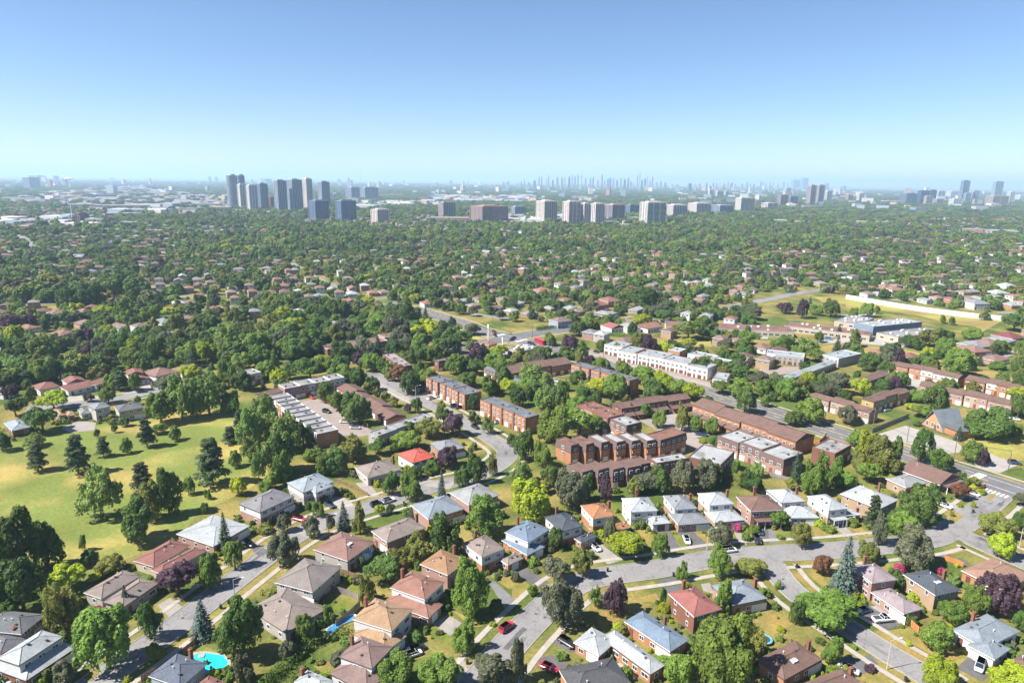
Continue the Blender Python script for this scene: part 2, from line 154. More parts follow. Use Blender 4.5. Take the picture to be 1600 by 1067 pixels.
TREES=[
(-134.7,168.1,20.0,14.6,'D',0,'left of two tall dark green broadleaf trees behind the slate house at the left edge'),
(-130.0,172.2,15.6,10.8,'D',0,'tall dark green broadleaf tree left of the taupe L-shaped bungalow'),
(-123.0,152.6,14.9,12.2,'D',0,'right of two tall dark green broadleaf trees behind the slate house at the left edge'),
(-117.9,162.4,7.3,9.9,'Y',0,'mid-sized bright yellow-green spreading tree left of the taupe L-shaped bungalow'),
(-108.2,145.3,13.5,9.0,'O',0,'tall olive green broadleaf tree right of the pale two-tier house'),
(-123.3,147.4,6.8,5.9,'G',0,'mid-sized mid green broadleaf tree behind the slate house at the left edge'),
(-119.4,174.1,4.7,5.0,'D',0,'small dark green broadleaf tree left of the taupe L-shaped bungalow'),
(-87.8,160.9,8.8,10.2,'P',0,'mid-sized plum purple spreading tree before the red-brown L-shaped bungalow'),
(-80.6,164.0,8.5,6.9,'G',0,'mid-sized mid green broadleaf tree right of the red-brown L-shaped bungalow'),
(-77.7,173.4,8.4,6.4,'G',0,'mid-sized mid green broadleaf tree before the wide pale-roofed bungalow'),
(-84.2,182.7,12.8,5.2,'S',0,'tall blackish green spruce tree before the wide pale-roofed bungalow'),
(-97.6,153.7,7.4,3.7,'S',0,'mid-sized blackish green spruce tree before the taupe L-shaped bungalow'),
(-85.8,142.7,10.6,6.1,'D',0,'tall dark green broadleaf tree left of the lower left street'),
(-89.7,132.2,15.3,14.4,'G',0,'tall mid green broadleaf tree left of the blue-slate house by the pool'),
(-73.5,143.5,10.6,6.9,'B',0,'tall blue-green spruce tree right of the lower left street'),
(-80.7,135.0,4.7,4.0,'G',0,'small mid green broadleaf tree left of the blue-slate house by the pool'),
(-96.4,128.0,5.4,7.0,'K',0,'small dull grey-green spreading tree right of the pale two-tier house'),
(-61.3,136.9,16.1,12.2,'D',0,'tall dark green broadleaf tree right of the turquoise pool'),
(-57.8,128.7,7.4,5.3,'K',0,'mid-sized dull grey-green broadleaf tree right of the reddish roof below the pool'),
(-101.9,127.9,2.9,5.2,'O',0,'small olive green spreading tree before the pale two-tier house'),
(-111.7,171.0,4.7,8.5,'O',0,'small olive green spreading tree behind the taupe L-shaped bungalow'),
(-129.6,156.7,4.7,7.5,'D',0,'small dark green spreading tree behind the slate house at the left edge'),
(-64.5,175.4,9.7,10.1,'K',0,'mid-sized dull grey-green broadleaf tree left of the big grey-taupe stucco house'),
(-61.1,190.7,7.1,6.4,'K',0,'mid-sized dull grey-green broadleaf tree left of the pink-brown roof with the blue awning'),
(-52.3,195.9,10.1,5.6,'B',0,'mid-sized blue-green spruce tree behind the pink-brown roof with the blue awning'),
(-46.8,194.0,10.5,6.0,'O',0,'tall olive green broadleaf tree behind the pink-brown roof with the blue awning'),
(-37.0,157.0,9.1,5.4,'O',0,'mid-sized olive green broadleaf tree behind the light tan two-tier house'),
(-34.4,167.6,8.2,11.0,'D',0,'mid-sized dark green spreading tree left of the salmon two-tier house'),
(-26.2,178.9,8.0,10.3,'O',0,'mid-sized olive green spreading tree left of the tan orange roof behind the big tree'),
(-31.4,176.5,5.7,8.3,'O',0,'small olive green spreading tree behind the salmon two-tier house'),
(-18.3,179.0,15.6,10.3,'D',0,'tall dark green broadleaf tree behind the tan orange roof behind the big tree'),
(-8.2,192.0,12.6,12.9,'G',0,'tall mid green broadleaf tree behind the orange brick house with white siding'),
(-10.1,152.9,16.6,9.8,'G',0,'tall mid green broadleaf tree right of the salmon two-tier house'),
(-48.6,142.8,7.0,5.4,'G',0,'mid-sized mid green broadleaf tree before the low taupe house below the stucco house'),
(-44.8,149.6,5.5,3.6,'G',0,'small mid green broadleaf tree right of the low taupe house below the stucco house'),
(-25.0,128.3,7.2,8.1,'G',0,'mid-sized mid green broadleaf tree before the mauve brown two-tier house'),
(-15.5,128.0,7.6,11.2,'G',0,'mid-sized mid green spreading tree right of the mauve brown two-tier house'),
(-3.3,128.4,8.0,9.5,'K',0,'mid-sized dull grey-green spreading tree left of the charcoal roof at the bottom'),
(-10.4,139.5,8.3,6.0,'G',0,'mid-sized mid green broadleaf tree left of the residential street'),
(-51.0,136.0,4.9,4.4,'K',0,'small dull grey-green broadleaf tree behind the pale roof at the bottom edge'),
(13.0,169.0,7.0,8.0,'K',0,'mid-sized dull grey-green broadleaf tree behind the residential street'),
(13.2,148.9,13.5,10.7,'K',0,'tall dull grey-green broadleaf tree right of the residential street'),
(20.6,171.6,8.4,7.2,'O',0,'mid-sized olive green broadleaf tree before the dark slate house with white garage'),
(13.8,185.9,6.9,5.3,'D',0,'mid-sized dark green broadleaf tree right of the blue-roofed two-storey house'),
(34.1,183.4,6.8,12.4,'Y',0,'mid-sized bright yellow-green spreading tree before the bright orange-roofed house'),
(44.8,182.2,7.8,5.7,'G',0,'mid-sized mid green broadleaf tree left of the bend of the residential street'),
(48.2,170.6,5.5,4.0,'G',0,'small mid green broadleaf tree left of the bend of the residential street'),
(64.4,189.0,7.2,7.3,'K',0,'mid-sized dull grey-green broadleaf tree right of the bend of the residential street'),
(59.0,172.4,10.0,7.2,'G',0,'mid-sized mid green broadleaf tree before the bend of the residential street'),
(68.3,173.1,5.0,9.1,'O',0,'small olive green spreading tree behind the grey-blue bungalow with deck'),
(22.6,157.6,6.2,4.2,'L',0,'mid-sized pale soft green broadleaf tree right of the residential street'),
(27.6,155.0,10.4,7.0,'P',0,'mid-sized plum purple broadleaf tree left of the vivid blue bungalow'),
(30.8,190.1,9.3,5.4,'K',0,'mid-sized dull grey-green broadleaf tree before the bright orange-roofed house'),
(55.2,154.8,9.9,6.2,'G',0,'mid-sized mid green broadleaf tree right of the red-roofed dark brick house'),
(47.1,129.1,17.3,14.8,'G',0,'tall mid green broadleaf tree left of the brown brick house with skylight'),
(37.9,128.9,8.4,7.4,'G',0,'mid-sized mid green broadleaf tree right of the long pale blue bungalow'),
(57.2,139.1,8.6,6.4,'O',0,'mid-sized olive green broadleaf tree left of the brown brick house with skylight'),
(2.0,129.4,11.8,5.3,'K',0,'tall dull grey-green broadleaf tree left of the charcoal roof at the bottom'),
(89.1,189.6,7.8,6.9,'O',0,'mid-sized olive green broadleaf tree left of the pale house with dark canopy'),
(91.0,165.4,17.1,8.7,'B',0,'tall blue-green spruce tree left of the lavender-roofed house'),
(89.0,173.9,6.4,5.5,'R',0,'mid-sized rusty brown broadleaf tree left of the lavender-roofed house'),
(105.3,181.0,6.3,7.1,'O',0,'mid-sized olive green broadleaf tree behind the lavender-roofed house'),
(79.4,151.0,8.6,15.7,'G',0,'mid-sized mid green spreading tree left of the crescent road'),
(72.2,151.3,7.3,4.8,'D',0,'mid-sized dark green broadleaf tree behind the brown brick house with skylight'),
(75.2,137.3,7.1,5.6,'G',0,'mid-sized mid green broadleaf tree behind the brown roof at the bottom edge'),
(116.3,177.8,12.3,11.1,'K',0,'tall dull grey-green broadleaf tree left of the dark slate skylight house'),
(113.9,191.1,10.8,5.4,'K',0,'tall dull grey-green broadleaf tree behind the lavender-roofed house'),
(123.6,196.3,8.3,9.6,'G',0,'mid-sized mid green spreading tree before the wide pale semi'),
(105.9,167.2,6.1,5.3,'D',0,'mid-sized dark green broadleaf tree right of the lavender-roofed house'),
(146.9,184.6,8.0,8.1,'Y',0,'mid-sized bright yellow-green broadleaf tree behind the orange-tan bungalow'),
(154.5,197.0,7.4,11.7,'O',0,'mid-sized olive green spreading tree behind the orange-tan bungalow'),
(113.2,153.6,5.4,8.2,'G',0,'small mid green spreading tree left of the blue-grey bungalow with the van'),
(120.6,156.2,8.0,7.0,'G',0,'mid-sized mid green broadleaf tree behind the blue-grey bungalow with the van'),
(126.9,156.3,11.4,11.2,'P',0,'tall plum purple broadleaf tree behind the blue-grey bungalow with the van'),
(102.7,142.9,7.0,8.8,'G',0,'mid-sized mid green spreading tree left of the blue-grey bungalow with the van'),
(94.7,129.0,7.7,8.8,'Y',0,'mid-sized bright yellow-green broadleaf tree before the blue-grey bungalow with the van'),
(110.2,129.5,5.7,8.1,'Y',0,'small bright yellow-green spreading tree before the dark brown roof at the right edge'),
(127.7,149.8,5.2,4.4,'D',0,'small dark green broadleaf tree right of the blue-grey bungalow with the van'),
(164.2,201.3,6.0,4.7,'D',0,'small dark green broadleaf tree behind the orange-tan bungalow'),
(-132.2,202.2,18.1,14.5,'L',0,'tall pale soft green broadleaf tree before the middle of the park'),
(-129.9,222.3,10.7,8.5,'N',0,'left of two tall sombre green pine trees right of the middle of the park'),
(-111.2,203.9,17.0,9.4,'D',0,'tall dark green broadleaf tree left of the wide pale-roofed bungalow'),
(-116.3,200.5,13.2,10.3,'O',0,'tall olive green broadleaf tree left of the wide pale-roofed bungalow'),
(-113.4,187.5,13.8,13.1,'D',0,'tall dark green broadleaf tree left of the red-brown L-shaped bungalow'),
(-176.3,236.6,11.5,8.4,'N',0,'tall sombre green pine tree right against the left part of the park'),
(-160.3,234.9,15.6,10.7,'N',0,'tall sombre green pine tree left of the middle of the park'),
(-160.1,250.7,8.5,6.9,'N',0,'mid-sized sombre green pine tree right against the middle of the park'),
(-148.4,261.0,12.6,8.5,'N',0,'right of two tall sombre green pine trees right of the middle of the park'),
(-107.0,226.9,18.3,13.8,'N',0,'tall sombre green pine tree left of the wide grey-mauve semi'),
(-94.9,219.5,6.4,6.7,'Y',0,'mid-sized bright yellow-green broadleaf tree left of the wide grey-mauve semi'),
(-112.0,219.0,6.5,5.0,'G',0,'mid-sized mid green broadleaf tree behind the wide pale-roofed bungalow'),
(-116.6,266.5,7.5,8.0,'N',0,'mid-sized sombre green pine tree right of the park corner'),
(-113.1,268.4,14.1,7.4,'N',0,'tall sombre green pine tree right of the park corner'),
(-193.7,260.4,5.8,8.5,'L',0,'small pale soft green spreading tree before the small pale house by the park'),
(-201.3,276.5,11.1,13.8,'D',0,'tall dark green spreading tree right of the small pale house by the park'),
(-215.4,305.4,8.8,15.1,'Y',0,'mid-sized bright yellow-green spreading tree left of the tiny tan roofs by the park'),
(-226.8,296.0,8.5,10.3,'D',0,'mid-sized dark green spreading tree behind the small pale house by the park'),
(-195.7,315.7,9.1,8.6,'G',0,'mid-sized mid green broadleaf tree right of the grey two-storey behind the park'),
(-156.1,288.0,14.6,14.3,'G',0,'tall mid green broadleaf tree right of the wide dark grey house'),
(-149.9,294.5,20.3,16.1,'L',0,'tall pale soft green broadleaf tree left of the park corner'),
(-140.5,301.4,20.1,14.2,'L',0,'tall pale soft green broadleaf tree behind the park corner'),
(-144.4,296.9,17.6,11.0,'G',0,'tall mid green broadleaf tree behind the park corner'),
(-131.8,304.0,10.8,9.0,'D',0,'tall dark green broadleaf tree behind the park corner'),
(-243.5,316.3,8.7,9.4,'P',0,'mid-sized plum purple broadleaf tree before the dull pink roof at the left edge'),
(-202.9,255.1,8.6,7.0,'D',0,'mid-sized dark green broadleaf tree before the small pale house by the park'),
(-101.3,248.6,10.5,8.1,'L',0,'mid-sized pale soft green broadleaf tree right of the park corner'),
(-110.2,287.6,15.5,13.6,'L',0,'tall pale soft green broadleaf tree left of the sawtooth townhouse block'),
(-90.2,258.7,17.0,13.0,'L',0,'tall pale soft green broadleaf tree before the sawtooth townhouse block'),
(-86.2,237.1,17.6,14.4,'D',0,'tall dark green broadleaf tree left of the pale blue house with front wing'),
(-85.3,264.0,11.8,8.6,'D',0,'tall dark green broadleaf tree before the sawtooth townhouse block'),
(-82.3,228.9,12.4,8.1,'G',0,'tall mid green broadleaf tree behind the wide grey-mauve semi'),
(-90.9,228.7,13.8,5.8,'L',0,'tall pale soft green broadleaf tree behind the wide grey-mauve semi'),
(-102.2,266.9,13.8,12.7,'L',0,'right of two tall pale soft green broadleaf trees right of the park corner'),
(-105.5,258.2,19.2,10.4,'L',0,'left of two tall pale soft green broadleaf trees right of the park corner'),
(-92.4,322.2,10.1,11.1,'D',0,'mid-sized dark green broadleaf tree right of the sawtooth townhouse block'),
(-81.8,308.2,10.1,10.7,'G',0,'mid-sized mid green broadleaf tree left of the parking court'),
(-68.8,291.2,14.0,14.4,'D',0,'tall dark green broadleaf tree right against the parking court'),
(-74.4,299.5,12.3,9.6,'D',0,'tall dark green broadleaf tree left of the parking court'),
(-75.6,249.4,5.7,6.9,'G',0,'small mid green spreading tree behind the pale blue house with front wing'),
(-61.6,249.9,11.0,11.9,'O',0,'tall olive green broadleaf tree left of the taupe bungalow left of the red roof'),
(-65.4,237.8,10.6,10.2,'D',0,'tall dark green broadleaf tree right of the pale blue house with front wing'),
(-53.5,256.6,6.5,7.7,'D',0,'mid-sized dark green spreading tree behind the taupe bungalow left of the red roof'),
(-42.7,261.9,7.5,13.1,'G',0,'mid-sized mid green spreading tree left of the vivid red-roofed house'),
(-35.3,276.5,8.1,12.4,'O',0,'mid-sized olive green spreading tree left of the grey house by the curving street'),
(-25.2,278.8,10.0,10.4,'P',0,'mid-sized plum purple broadleaf tree behind the grey house by the curving street'),
(-30.7,292.5,7.4,8.0,'D',0,'mid-sized dark green broadleaf tree behind the grey house by the curving street'),
(-52.5,336.9,11.9,10.7,'D',0,'tall dark green broadleaf tree right of the upper side street'),
(-24.1,244.9,8.9,9.2,'P',0,'mid-sized plum purple broadleaf tree before the grey house by the curving street'),
(-12.8,230.9,11.9,8.8,'D',0,'tall dark green broadleaf tree behind the light grey house by the lime tree'),
(-17.3,228.1,7.3,6.4,'D',0,'mid-sized dark green broadleaf tree behind the light grey house by the lime tree'),
(-6.6,238.1,9.1,4.2,'O',0,'mid-sized olive green broadleaf tree behind the light grey house by the lime tree'),
(-34.0,216.3,10.0,8.3,'G',0,'mid-sized mid green broadleaf tree left of the grey-blue brick house'),
(-41.5,221.0,9.0,7.3,'D',0,'mid-sized dark green broadleaf tree before the taupe bungalow left of the red roof'),
(-24.0,220.2,10.5,3.9,'B',0,'mid-sized blue-green spruce tree behind the grey-blue brick house'),
(-70.5,194.4,5.9,5.0,'K',0,'small dull grey-green broadleaf tree before the wide grey-mauve semi'),
(-68.6,236.2,8.1,7.8,'G',0,'mid-sized mid green broadleaf tree behind the pale blue house with front wing'),
(-59.7,249.9,5.7,6.9,'O',0,'small olive green spreading tree left of the taupe bungalow left of the red roof'),
(-85.0,224.9,6.5,6.9,'G',0,'mid-sized mid green broadleaf tree behind the wide grey-mauve semi'),
(6.5,203.1,14.8,14.9,'Y',0,'tall bright yellow-green broadleaf tree behind the blue-roofed two-storey house'),
(5.7,252.0,13.4,9.5,'D',0,'tall dark green broadleaf tree left of the stepped orange mansard row'),
(12.4,246.0,10.5,8.0,'G',0,'mid-sized mid green broadleaf tree left of the stepped dark-fronted row'),
(4.2,231.4,8.4,9.4,'L',0,'mid-sized pale soft green broadleaf tree right of the light grey house by the lime tree'),
(17.5,272.7,15.5,14.3,'G',0,'tall mid green broadleaf tree left of the stepped orange mansard row'),
(29.8,280.6,11.9,15.4,'G',0,'tall mid green spreading tree right of the stepped orange mansard row'),
(20.3,213.0,13.2,12.5,'K',0,'tall dull grey-green broadleaf tree behind the dark slate house with white garage'),
(26.9,219.2,9.7,6.1,'D',0,'mid-sized dark green broadleaf tree behind the bright orange-roofed house'),
(33.1,219.3,9.0,6.1,'P',0,'mid-sized plum purple broadleaf tree behind the bright orange-roofed house'),
(15.2,229.1,8.4,8.7,'D',0,'mid-sized dark green broadleaf tree left of the stepped dark-fronted row'),
(48.0,224.8,8.2,9.1,'K',0,'mid-sized dull grey-green broadleaf tree behind the white house with brown garage door'),
(53.8,224.9,9.6,9.1,'D',0,'mid-sized dark green broadleaf tree left of the mid grey split-level'),
(61.3,225.1,12.1,9.7,'K',0,'tall dull grey-green broadleaf tree behind the mid grey split-level'),
(69.4,228.0,10.9,9.8,'K',0,'tall dull grey-green broadleaf tree left of the pale split-level'),
(74.7,232.1,8.1,6.5,'D',0,'mid-sized dark green broadleaf tree behind the pale split-level'),
(76.3,288.1,12.8,7.9,'O',0,'tall olive green broadleaf tree right of the stepped orange mansard row'),
(81.6,286.3,8.0,7.8,'G',0,'mid-sized mid green broadleaf tree right of the stepped orange mansard row'),
(15.9,314.3,11.0,12.4,'L',0,'tall pale soft green broadleaf tree right of the lower brick row with dark piers'),
(23.7,314.6,11.9,11.6,'D',0,'tall dark green broadleaf tree left of the brown row behind the white roof'),
(38.2,319.9,10.3,13.4,'D',0,'mid-sized dark green spreading tree left of the brown row behind the white roof'),
(52.7,333.2,12.3,15.5,'G',0,'tall mid green spreading tree right of the brown row behind the white roof'),
(80.9,342.4,8.9,15.9,'Y',0,'left of two medium bright yellow-green spreading trees right of the brown row with porch roofs'),
(92.5,332.1,8.9,13.0,'Y',0,'right of two medium bright yellow-green spreading trees right of the brown row with porch roofs'),
(110.6,343.6,6.6,10.9,'G',0,'left of two medium mid green spreading trees before the low pale end block'),
(112.8,313.2,12.7,11.6,'D',0,'tall dark green broadleaf tree behind the long brown stepped row'),
(87.1,227.2,7.7,8.1,'D',0,'mid-sized dark green broadleaf tree behind the brown-roofed porch house'),
(36.1,280.9,8.5,9.8,'D',0,'mid-sized dark green broadleaf tree right of the stepped orange mansard row'),
(9.3,328.8,9.9,10.5,'L',0,'mid-sized pale soft green broadleaf tree right of the lower brick row with dark piers'),
(2.8,318.5,10.5,9.4,'D',0,'mid-sized dark green broadleaf tree right against the lower brick row with dark piers'),
(44.4,223.4,6.5,6.8,'O',0,'mid-sized olive green broadleaf tree behind the white house with brown garage door'),
(31.2,312.5,7.6,11.6,'G',0,'mid-sized mid green spreading tree left of the brown row behind the white roof'),
(72.1,344.8,9.4,11.0,'G',0,'right of two medium mid green spreading trees behind the brown row with porch roofs'),
(85.5,337.1,9.2,10.8,'G',0,'mid-sized mid green spreading tree right of the brown row with porch roofs'),
(84.3,231.0,6.1,5.9,'O',0,'mid-sized olive green broadleaf tree right of the pale split-level'),
(105.5,234.4,12.7,5.3,'S',0,'tall blackish green spruce tree behind the pale grey split-level'),
(109.3,226.5,15.9,9.8,'G',0,'tall mid green broadleaf tree right of the pale grey split-level'),
(119.3,232.0,12.5,7.6,'G',0,'tall mid green broadleaf tree left of the wide pale semi'),
(141.9,256.2,13.4,9.6,'Y',0,'tall bright yellow-green broadleaf tree right of the small white flat-roofed block'),
(141.3,243.9,15.3,13.5,'O',0,'tall olive green broadleaf tree left of the light grey cross-hip bungalow'),
(150.2,250.2,12.6,7.5,'D',0,'tall dark green broadleaf tree behind the light grey cross-hip bungalow'),
(133.8,243.7,9.0,7.4,'O',0,'mid-sized olive green broadleaf tree behind the wide pale semi'),
(133.3,236.5,7.9,9.0,'G',0,'mid-sized mid green broadleaf tree behind the wide pale semi'),
(121.6,229.4,7.1,8.7,'G',0,'mid-sized mid green spreading tree left of the wide pale semi'),
(163.9,255.3,14.0,10.9,'D',0,'tall dark green broadleaf tree behind the long brown house with carport'),
(166.9,247.7,8.9,9.3,'G',0,'mid-sized mid green broadleaf tree right of the long brown house with carport'),
(184.8,256.0,9.2,9.6,'G',0,'mid-sized mid green broadleaf tree left of the corner lot'),
(187.2,252.9,7.9,5.7,'P',0,'mid-sized plum purple broadleaf tree before the corner lot'),
(208.7,282.9,14.1,18.3,'D',0,'tall dark green spreading tree behind the corner lot'),
(207.3,316.8,14.3,14.8,'D',0,'tall dark green broadleaf tree behind the A-frame chapel'),
(196.0,309.5,5.9,10.7,'G',0,'small mid green spreading tree left of the A-frame chapel'),
(156.0,299.2,8.9,11.1,'K',0,'mid-sized dull grey-green spreading tree before the tan brick row along the arterial'),
(138.1,300.7,12.0,14.9,'G',0,'tall mid green spreading tree behind the small white flat-roofed block'),
(129.9,296.2,7.4,9.5,'D',0,'mid-sized dark green spreading tree right of the long brown stepped row'),
(158.7,222.8,5.7,7.4,'R',0,'small rusty brown spreading tree right of the long brown house with carport'),
(133.1,204.8,12.6,12.1,'D',0,'tall dark green broadleaf tree right of the wide pale semi'),
(149.4,222.5,5.9,5.7,'D',0,'small dark green broadleaf tree before the long brown house with carport'),
(116.5,200.1,12.3,6.7,'N',0,'tall sombre green pine tree right of the pale house with dark canopy'),
(123.3,199.3,7.5,7.2,'D',0,'mid-sized dark green broadleaf tree before the wide pale semi'),
(86.3,200.4,5.8,6.7,'G',0,'small mid green broadleaf tree before the brown-roofed porch house'),
(243.1,311.2,11.8,9.2,'D',0,'tall dark green broadleaf tree before the white-fronted row at the right'),
(171.5,346.1,12.0,12.7,'K',0,'tall dull grey-green broadleaf tree behind the tan brick row along the arterial'),
(159.6,354.1,9.6,11.3,'Y',0,'mid-sized bright yellow-green spreading tree before the pale shed-like block'),
(140.9,350.5,8.4,13.7,'K',0,'mid-sized dull grey-green spreading tree left of the pale shed-like block'),
(222.3,287.3,5.9,10.7,'G',0,'small mid green spreading tree right of the corner lot'),
(106.4,225.1,5.2,6.3,'G',0,'small mid green spreading tree right of the pale grey split-level'),
(146.2,248.6,7.0,7.5,'D',0,'mid-sized dark green broadleaf tree left of the light grey cross-hip bungalow'),
(145.5,271.6,7.6,7.5,'G',0,'mid-sized mid green broadleaf tree right of the small white flat-roofed block'),
(-284.3,489.4,21.4,12.9,'G',0,'left of two tall mid green broadleaf trees right against the mauve dormer house'),
(-281.3,484.0,12.9,12.8,'G',0,'right of two tall mid green broadleaf trees right against the mauve dormer house'),
(-355.1,601.7,25.8,31.5,'D',0,'tall dark green spreading tree right of the pinkish pyramid roof'),
(-331.6,595.1,21.2,28.3,'D',0,'tall dark green spreading tree behind the mauve-roofed white house'),
(-354.2,562.3,21.5,26.8,'D',0,'tall dark green spreading tree right against the pinkish pyramid roof'),
(-363.9,554.4,18.6,21.2,'D',0,'tall dark green broadleaf tree left of the pinkish pyramid roof'),
(-310.7,415.5,16.3,13.1,'Y',0,'tall bright yellow-green broadleaf tree before the small salmon roof'),
(-281.3,397.2,15.5,18.3,'L',0,'tall pale soft green spreading tree before the low bungalow by the lime tree'),
(-239.5,361.1,15.0,20.3,'L',0,'tall pale soft green spreading tree behind the twin-gabled pinkish house'),
(-231.9,364.6,11.6,14.2,'D',0,'tall dark green spreading tree behind the salmon gabled house'),
(-246.8,414.7,12.0,17.1,'L',0,'tall pale soft green spreading tree left of the pale grey roof between trees'),
(-259.6,406.0,8.9,11.8,'P',0,'mid-sized plum purple spreading tree right of the low bungalow by the lime tree'),
(-227.3,415.7,11.1,13.1,'D',0,'tall dark green spreading tree right of the pale grey roof between trees'),
(-219.0,378.5,12.0,14.7,'G',0,'tall mid green spreading tree behind the red-brown house behind the pine'),
(-211.0,378.9,9.3,10.1,'D',0,'mid-sized dark green broadleaf tree left of the wide pink-brown house'),
(-227.8,371.3,9.1,10.0,'O',0,'mid-sized olive green broadleaf tree behind the salmon gabled house'),
(-204.4,389.8,9.4,14.2,'O',0,'mid-sized olive green spreading tree behind the wide pink-brown house'),
(-191.4,390.4,12.4,14.2,'G',0,'tall mid green broadleaf tree behind the pale pink house by the willows'),
(-182.8,394.5,12.5,16.3,'Y',0,'tall bright yellow-green spreading tree right of the pale pink house by the willows'),
(-172.6,402.5,22.9,18.5,'L',0,'tall pale soft green broadleaf tree behind the pale row behind the park grove'),
(-202.2,434.0,9.3,14.7,'O',0,'mid-sized olive green spreading tree right of the long mixed flat roof'),
(-168.0,418.7,12.3,13.2,'G',0,'tall mid green broadleaf tree behind the pale row behind the park grove'),
(-246.8,345.6,14.6,15.2,'G',0,'tall mid green broadleaf tree right against the red-brown roof at the row end'),
(-263.5,353.8,11.3,13.8,'G',0,'tall mid green spreading tree left of the red-brown roof at the row end'),
(-284.4,372.1,9.0,13.6,'L',0,'mid-sized pale soft green spreading tree behind the dull pink roof at the left edge'),
(-257.3,336.6,9.9,12.4,'D',0,'mid-sized dark green spreading tree right of the dull pink roof at the left edge'),
(-200.9,336.2,10.9,10.7,'N',0,'tall sombre green pine tree right of the salmon gabled house'),
(-148.8,344.0,14.7,11.0,'G',0,'tall mid green broadleaf tree left of the pale row behind the park grove'),
(-138.4,338.8,11.7,14.1,'D',0,'tall dark green spreading tree left of the brown end of the sawtooth block'),
(-212.0,505.3,14.6,14.5,'O',0,'tall olive green broadleaf tree right of the long mixed flat roof'),
(-251.2,527.7,12.6,16.4,'D',0,'tall dark green spreading tree right of the white two-level house'),
(-237.6,470.5,13.7,12.4,'O',0,'tall olive green broadleaf tree right against the long mixed flat roof'),
(-270.1,496.0,14.3,17.8,'G',0,'tall mid green spreading tree right against the mauve-roofed white house'),
(-312.7,411.3,9.8,16.9,'D',0,'mid-sized dark green spreading tree before the small salmon roof'),
(-203.1,401.0,13.7,15.6,'D',0,'tall dark green broadleaf tree behind the pale pink house by the willows'),
(-361.5,479.3,9.5,17.3,'P',0,'mid-sized plum purple spreading tree left of the small salmon roof'),
(-157.0,355.4,9.7,8.7,'Y',0,'mid-sized bright yellow-green broadleaf tree left of the pale row behind the park grove'),
(-210.0,385.9,15.4,8.4,'G',0,'tall mid green broadleaf tree behind the wide pink-brown house'),
(-131.8,365.9,12.9,7.1,'G',0,'tall mid green broadleaf tree behind the brown end of the sawtooth block'),
(-121.9,360.0,9.8,11.4,'D',0,'mid-sized dark green spreading tree left of the white flat-roofed block'),
(-110.7,360.5,12.3,16.7,'D',0,'tall dark green spreading tree right against the white flat-roofed block'),
(-96.5,367.5,11.7,14.3,'D',0,'tall dark green spreading tree right of the white flat-roofed block'),
(-80.8,378.1,10.3,10.1,'G',0,'left of two medium mid green broadleaf trees left of the grey flat block among trees'),
(-73.8,375.0,9.3,9.1,'G',0,'right of two medium mid green broadleaf trees left of the grey flat block among trees'),
(-72.6,411.4,11.1,12.0,'D',0,'tall dark green broadleaf tree right against the grey flat block among trees'),
(-62.1,359.6,9.8,9.7,'R',0,'mid-sized rusty brown broadleaf tree behind the upper side street'),
(-52.9,345.2,9.5,9.3,'D',0,'mid-sized dark green broadleaf tree right of the upper side street'),
(-58.8,420.1,13.3,15.2,'G',0,'tall mid green broadleaf tree right of the grey flat block among trees'),
(-41.3,416.9,16.1,22.2,'D',0,'tall dark green spreading tree left of the dark brick row behind the grove'),
(-57.1,393.2,11.5,14.3,'D',0,'tall dark green spreading tree right of the grey flat block among trees'),
(-46.5,401.1,11.8,12.6,'G',0,'tall mid green broadleaf tree left of the dark brick row behind the grove'),
(-31.6,373.6,11.8,15.5,'G',0,'tall mid green spreading tree behind the upper brick row with dark piers'),
(-20.7,374.1,9.1,11.8,'D',0,'mid-sized dark green spreading tree right of the upper brick row with dark piers'),
(-11.1,388.2,9.3,15.1,'G',0,'mid-sized mid green spreading tree left of the dark grey low roofs'),
(-78.4,479.7,24.4,25.3,'D',0,'tall dark green broadleaf tree right of the long brown and grey row'),
(-112.4,467.4,12.3,19.1,'G',0,'tall mid green spreading tree behind the long brown and grey row'),
(-93.7,463.4,14.5,20.1,'G',0,'right of two tall mid green spreading trees left of the long brown and grey row'),
(-125.0,447.3,12.0,10.8,'D',0,'right of two tall dark green broadleaf trees left of the long brown and grey row'),
(-170.4,469.2,14.5,22.6,'O',0,'tall olive green spreading tree behind the pale row behind the park grove'),
(-151.5,470.3,16.0,15.8,'D',0,'left of two tall dark green broadleaf trees left of the long brown and grey row'),
(-125.7,535.7,12.9,12.8,'O',0,'tall olive green broadleaf tree behind the long brown and grey row'),
(-70.0,485.5,14.2,10.5,'S',0,'tall blackish green spruce tree right of the long brown and grey row'),
(-4.0,350.2,12.2,12.0,'D',0,'tall dark green broadleaf tree before the dark grey low roofs'),
(-11.2,335.9,10.8,12.4,'G',0,'tall mid green broadleaf tree left of the lower brick row with dark piers'),
(-141.9,476.0,12.6,14.9,'G',0,'left of two tall mid green spreading trees left of the long brown and grey row'),
(-109.2,499.9,12.0,15.6,'D',0,'tall dark green spreading tree behind the long brown and grey row'),
(98.0,512.3,9.7,15.9,'Y',0,'mid-sized bright yellow-green spreading tree left of the wide white terracotta house'),
(120.6,531.9,9.8,17.8,'D',0,'mid-sized dark green spreading tree right of the wide white terracotta house'),
(124.4,470.5,13.5,20.4,'G',0,'tall mid green spreading tree behind the pale row behind'),
(139.8,481.6,15.0,22.0,'D',0,'tall dark green spreading tree right of the pale row behind'),
(161.6,453.3,10.8,16.4,'G',0,'tall mid green spreading tree right of the pale row behind'),
(97.3,428.0,8.1,14.5,'Y',0,'mid-sized bright yellow-green spreading tree left of the pale row behind'),
(82.9,440.1,10.7,10.6,'O',0,'tall olive green broadleaf tree right of the long white townhouse row'),
(48.0,476.4,11.5,14.9,'D',0,'tall dark green spreading tree right of the blue-walled house near the crossing'),
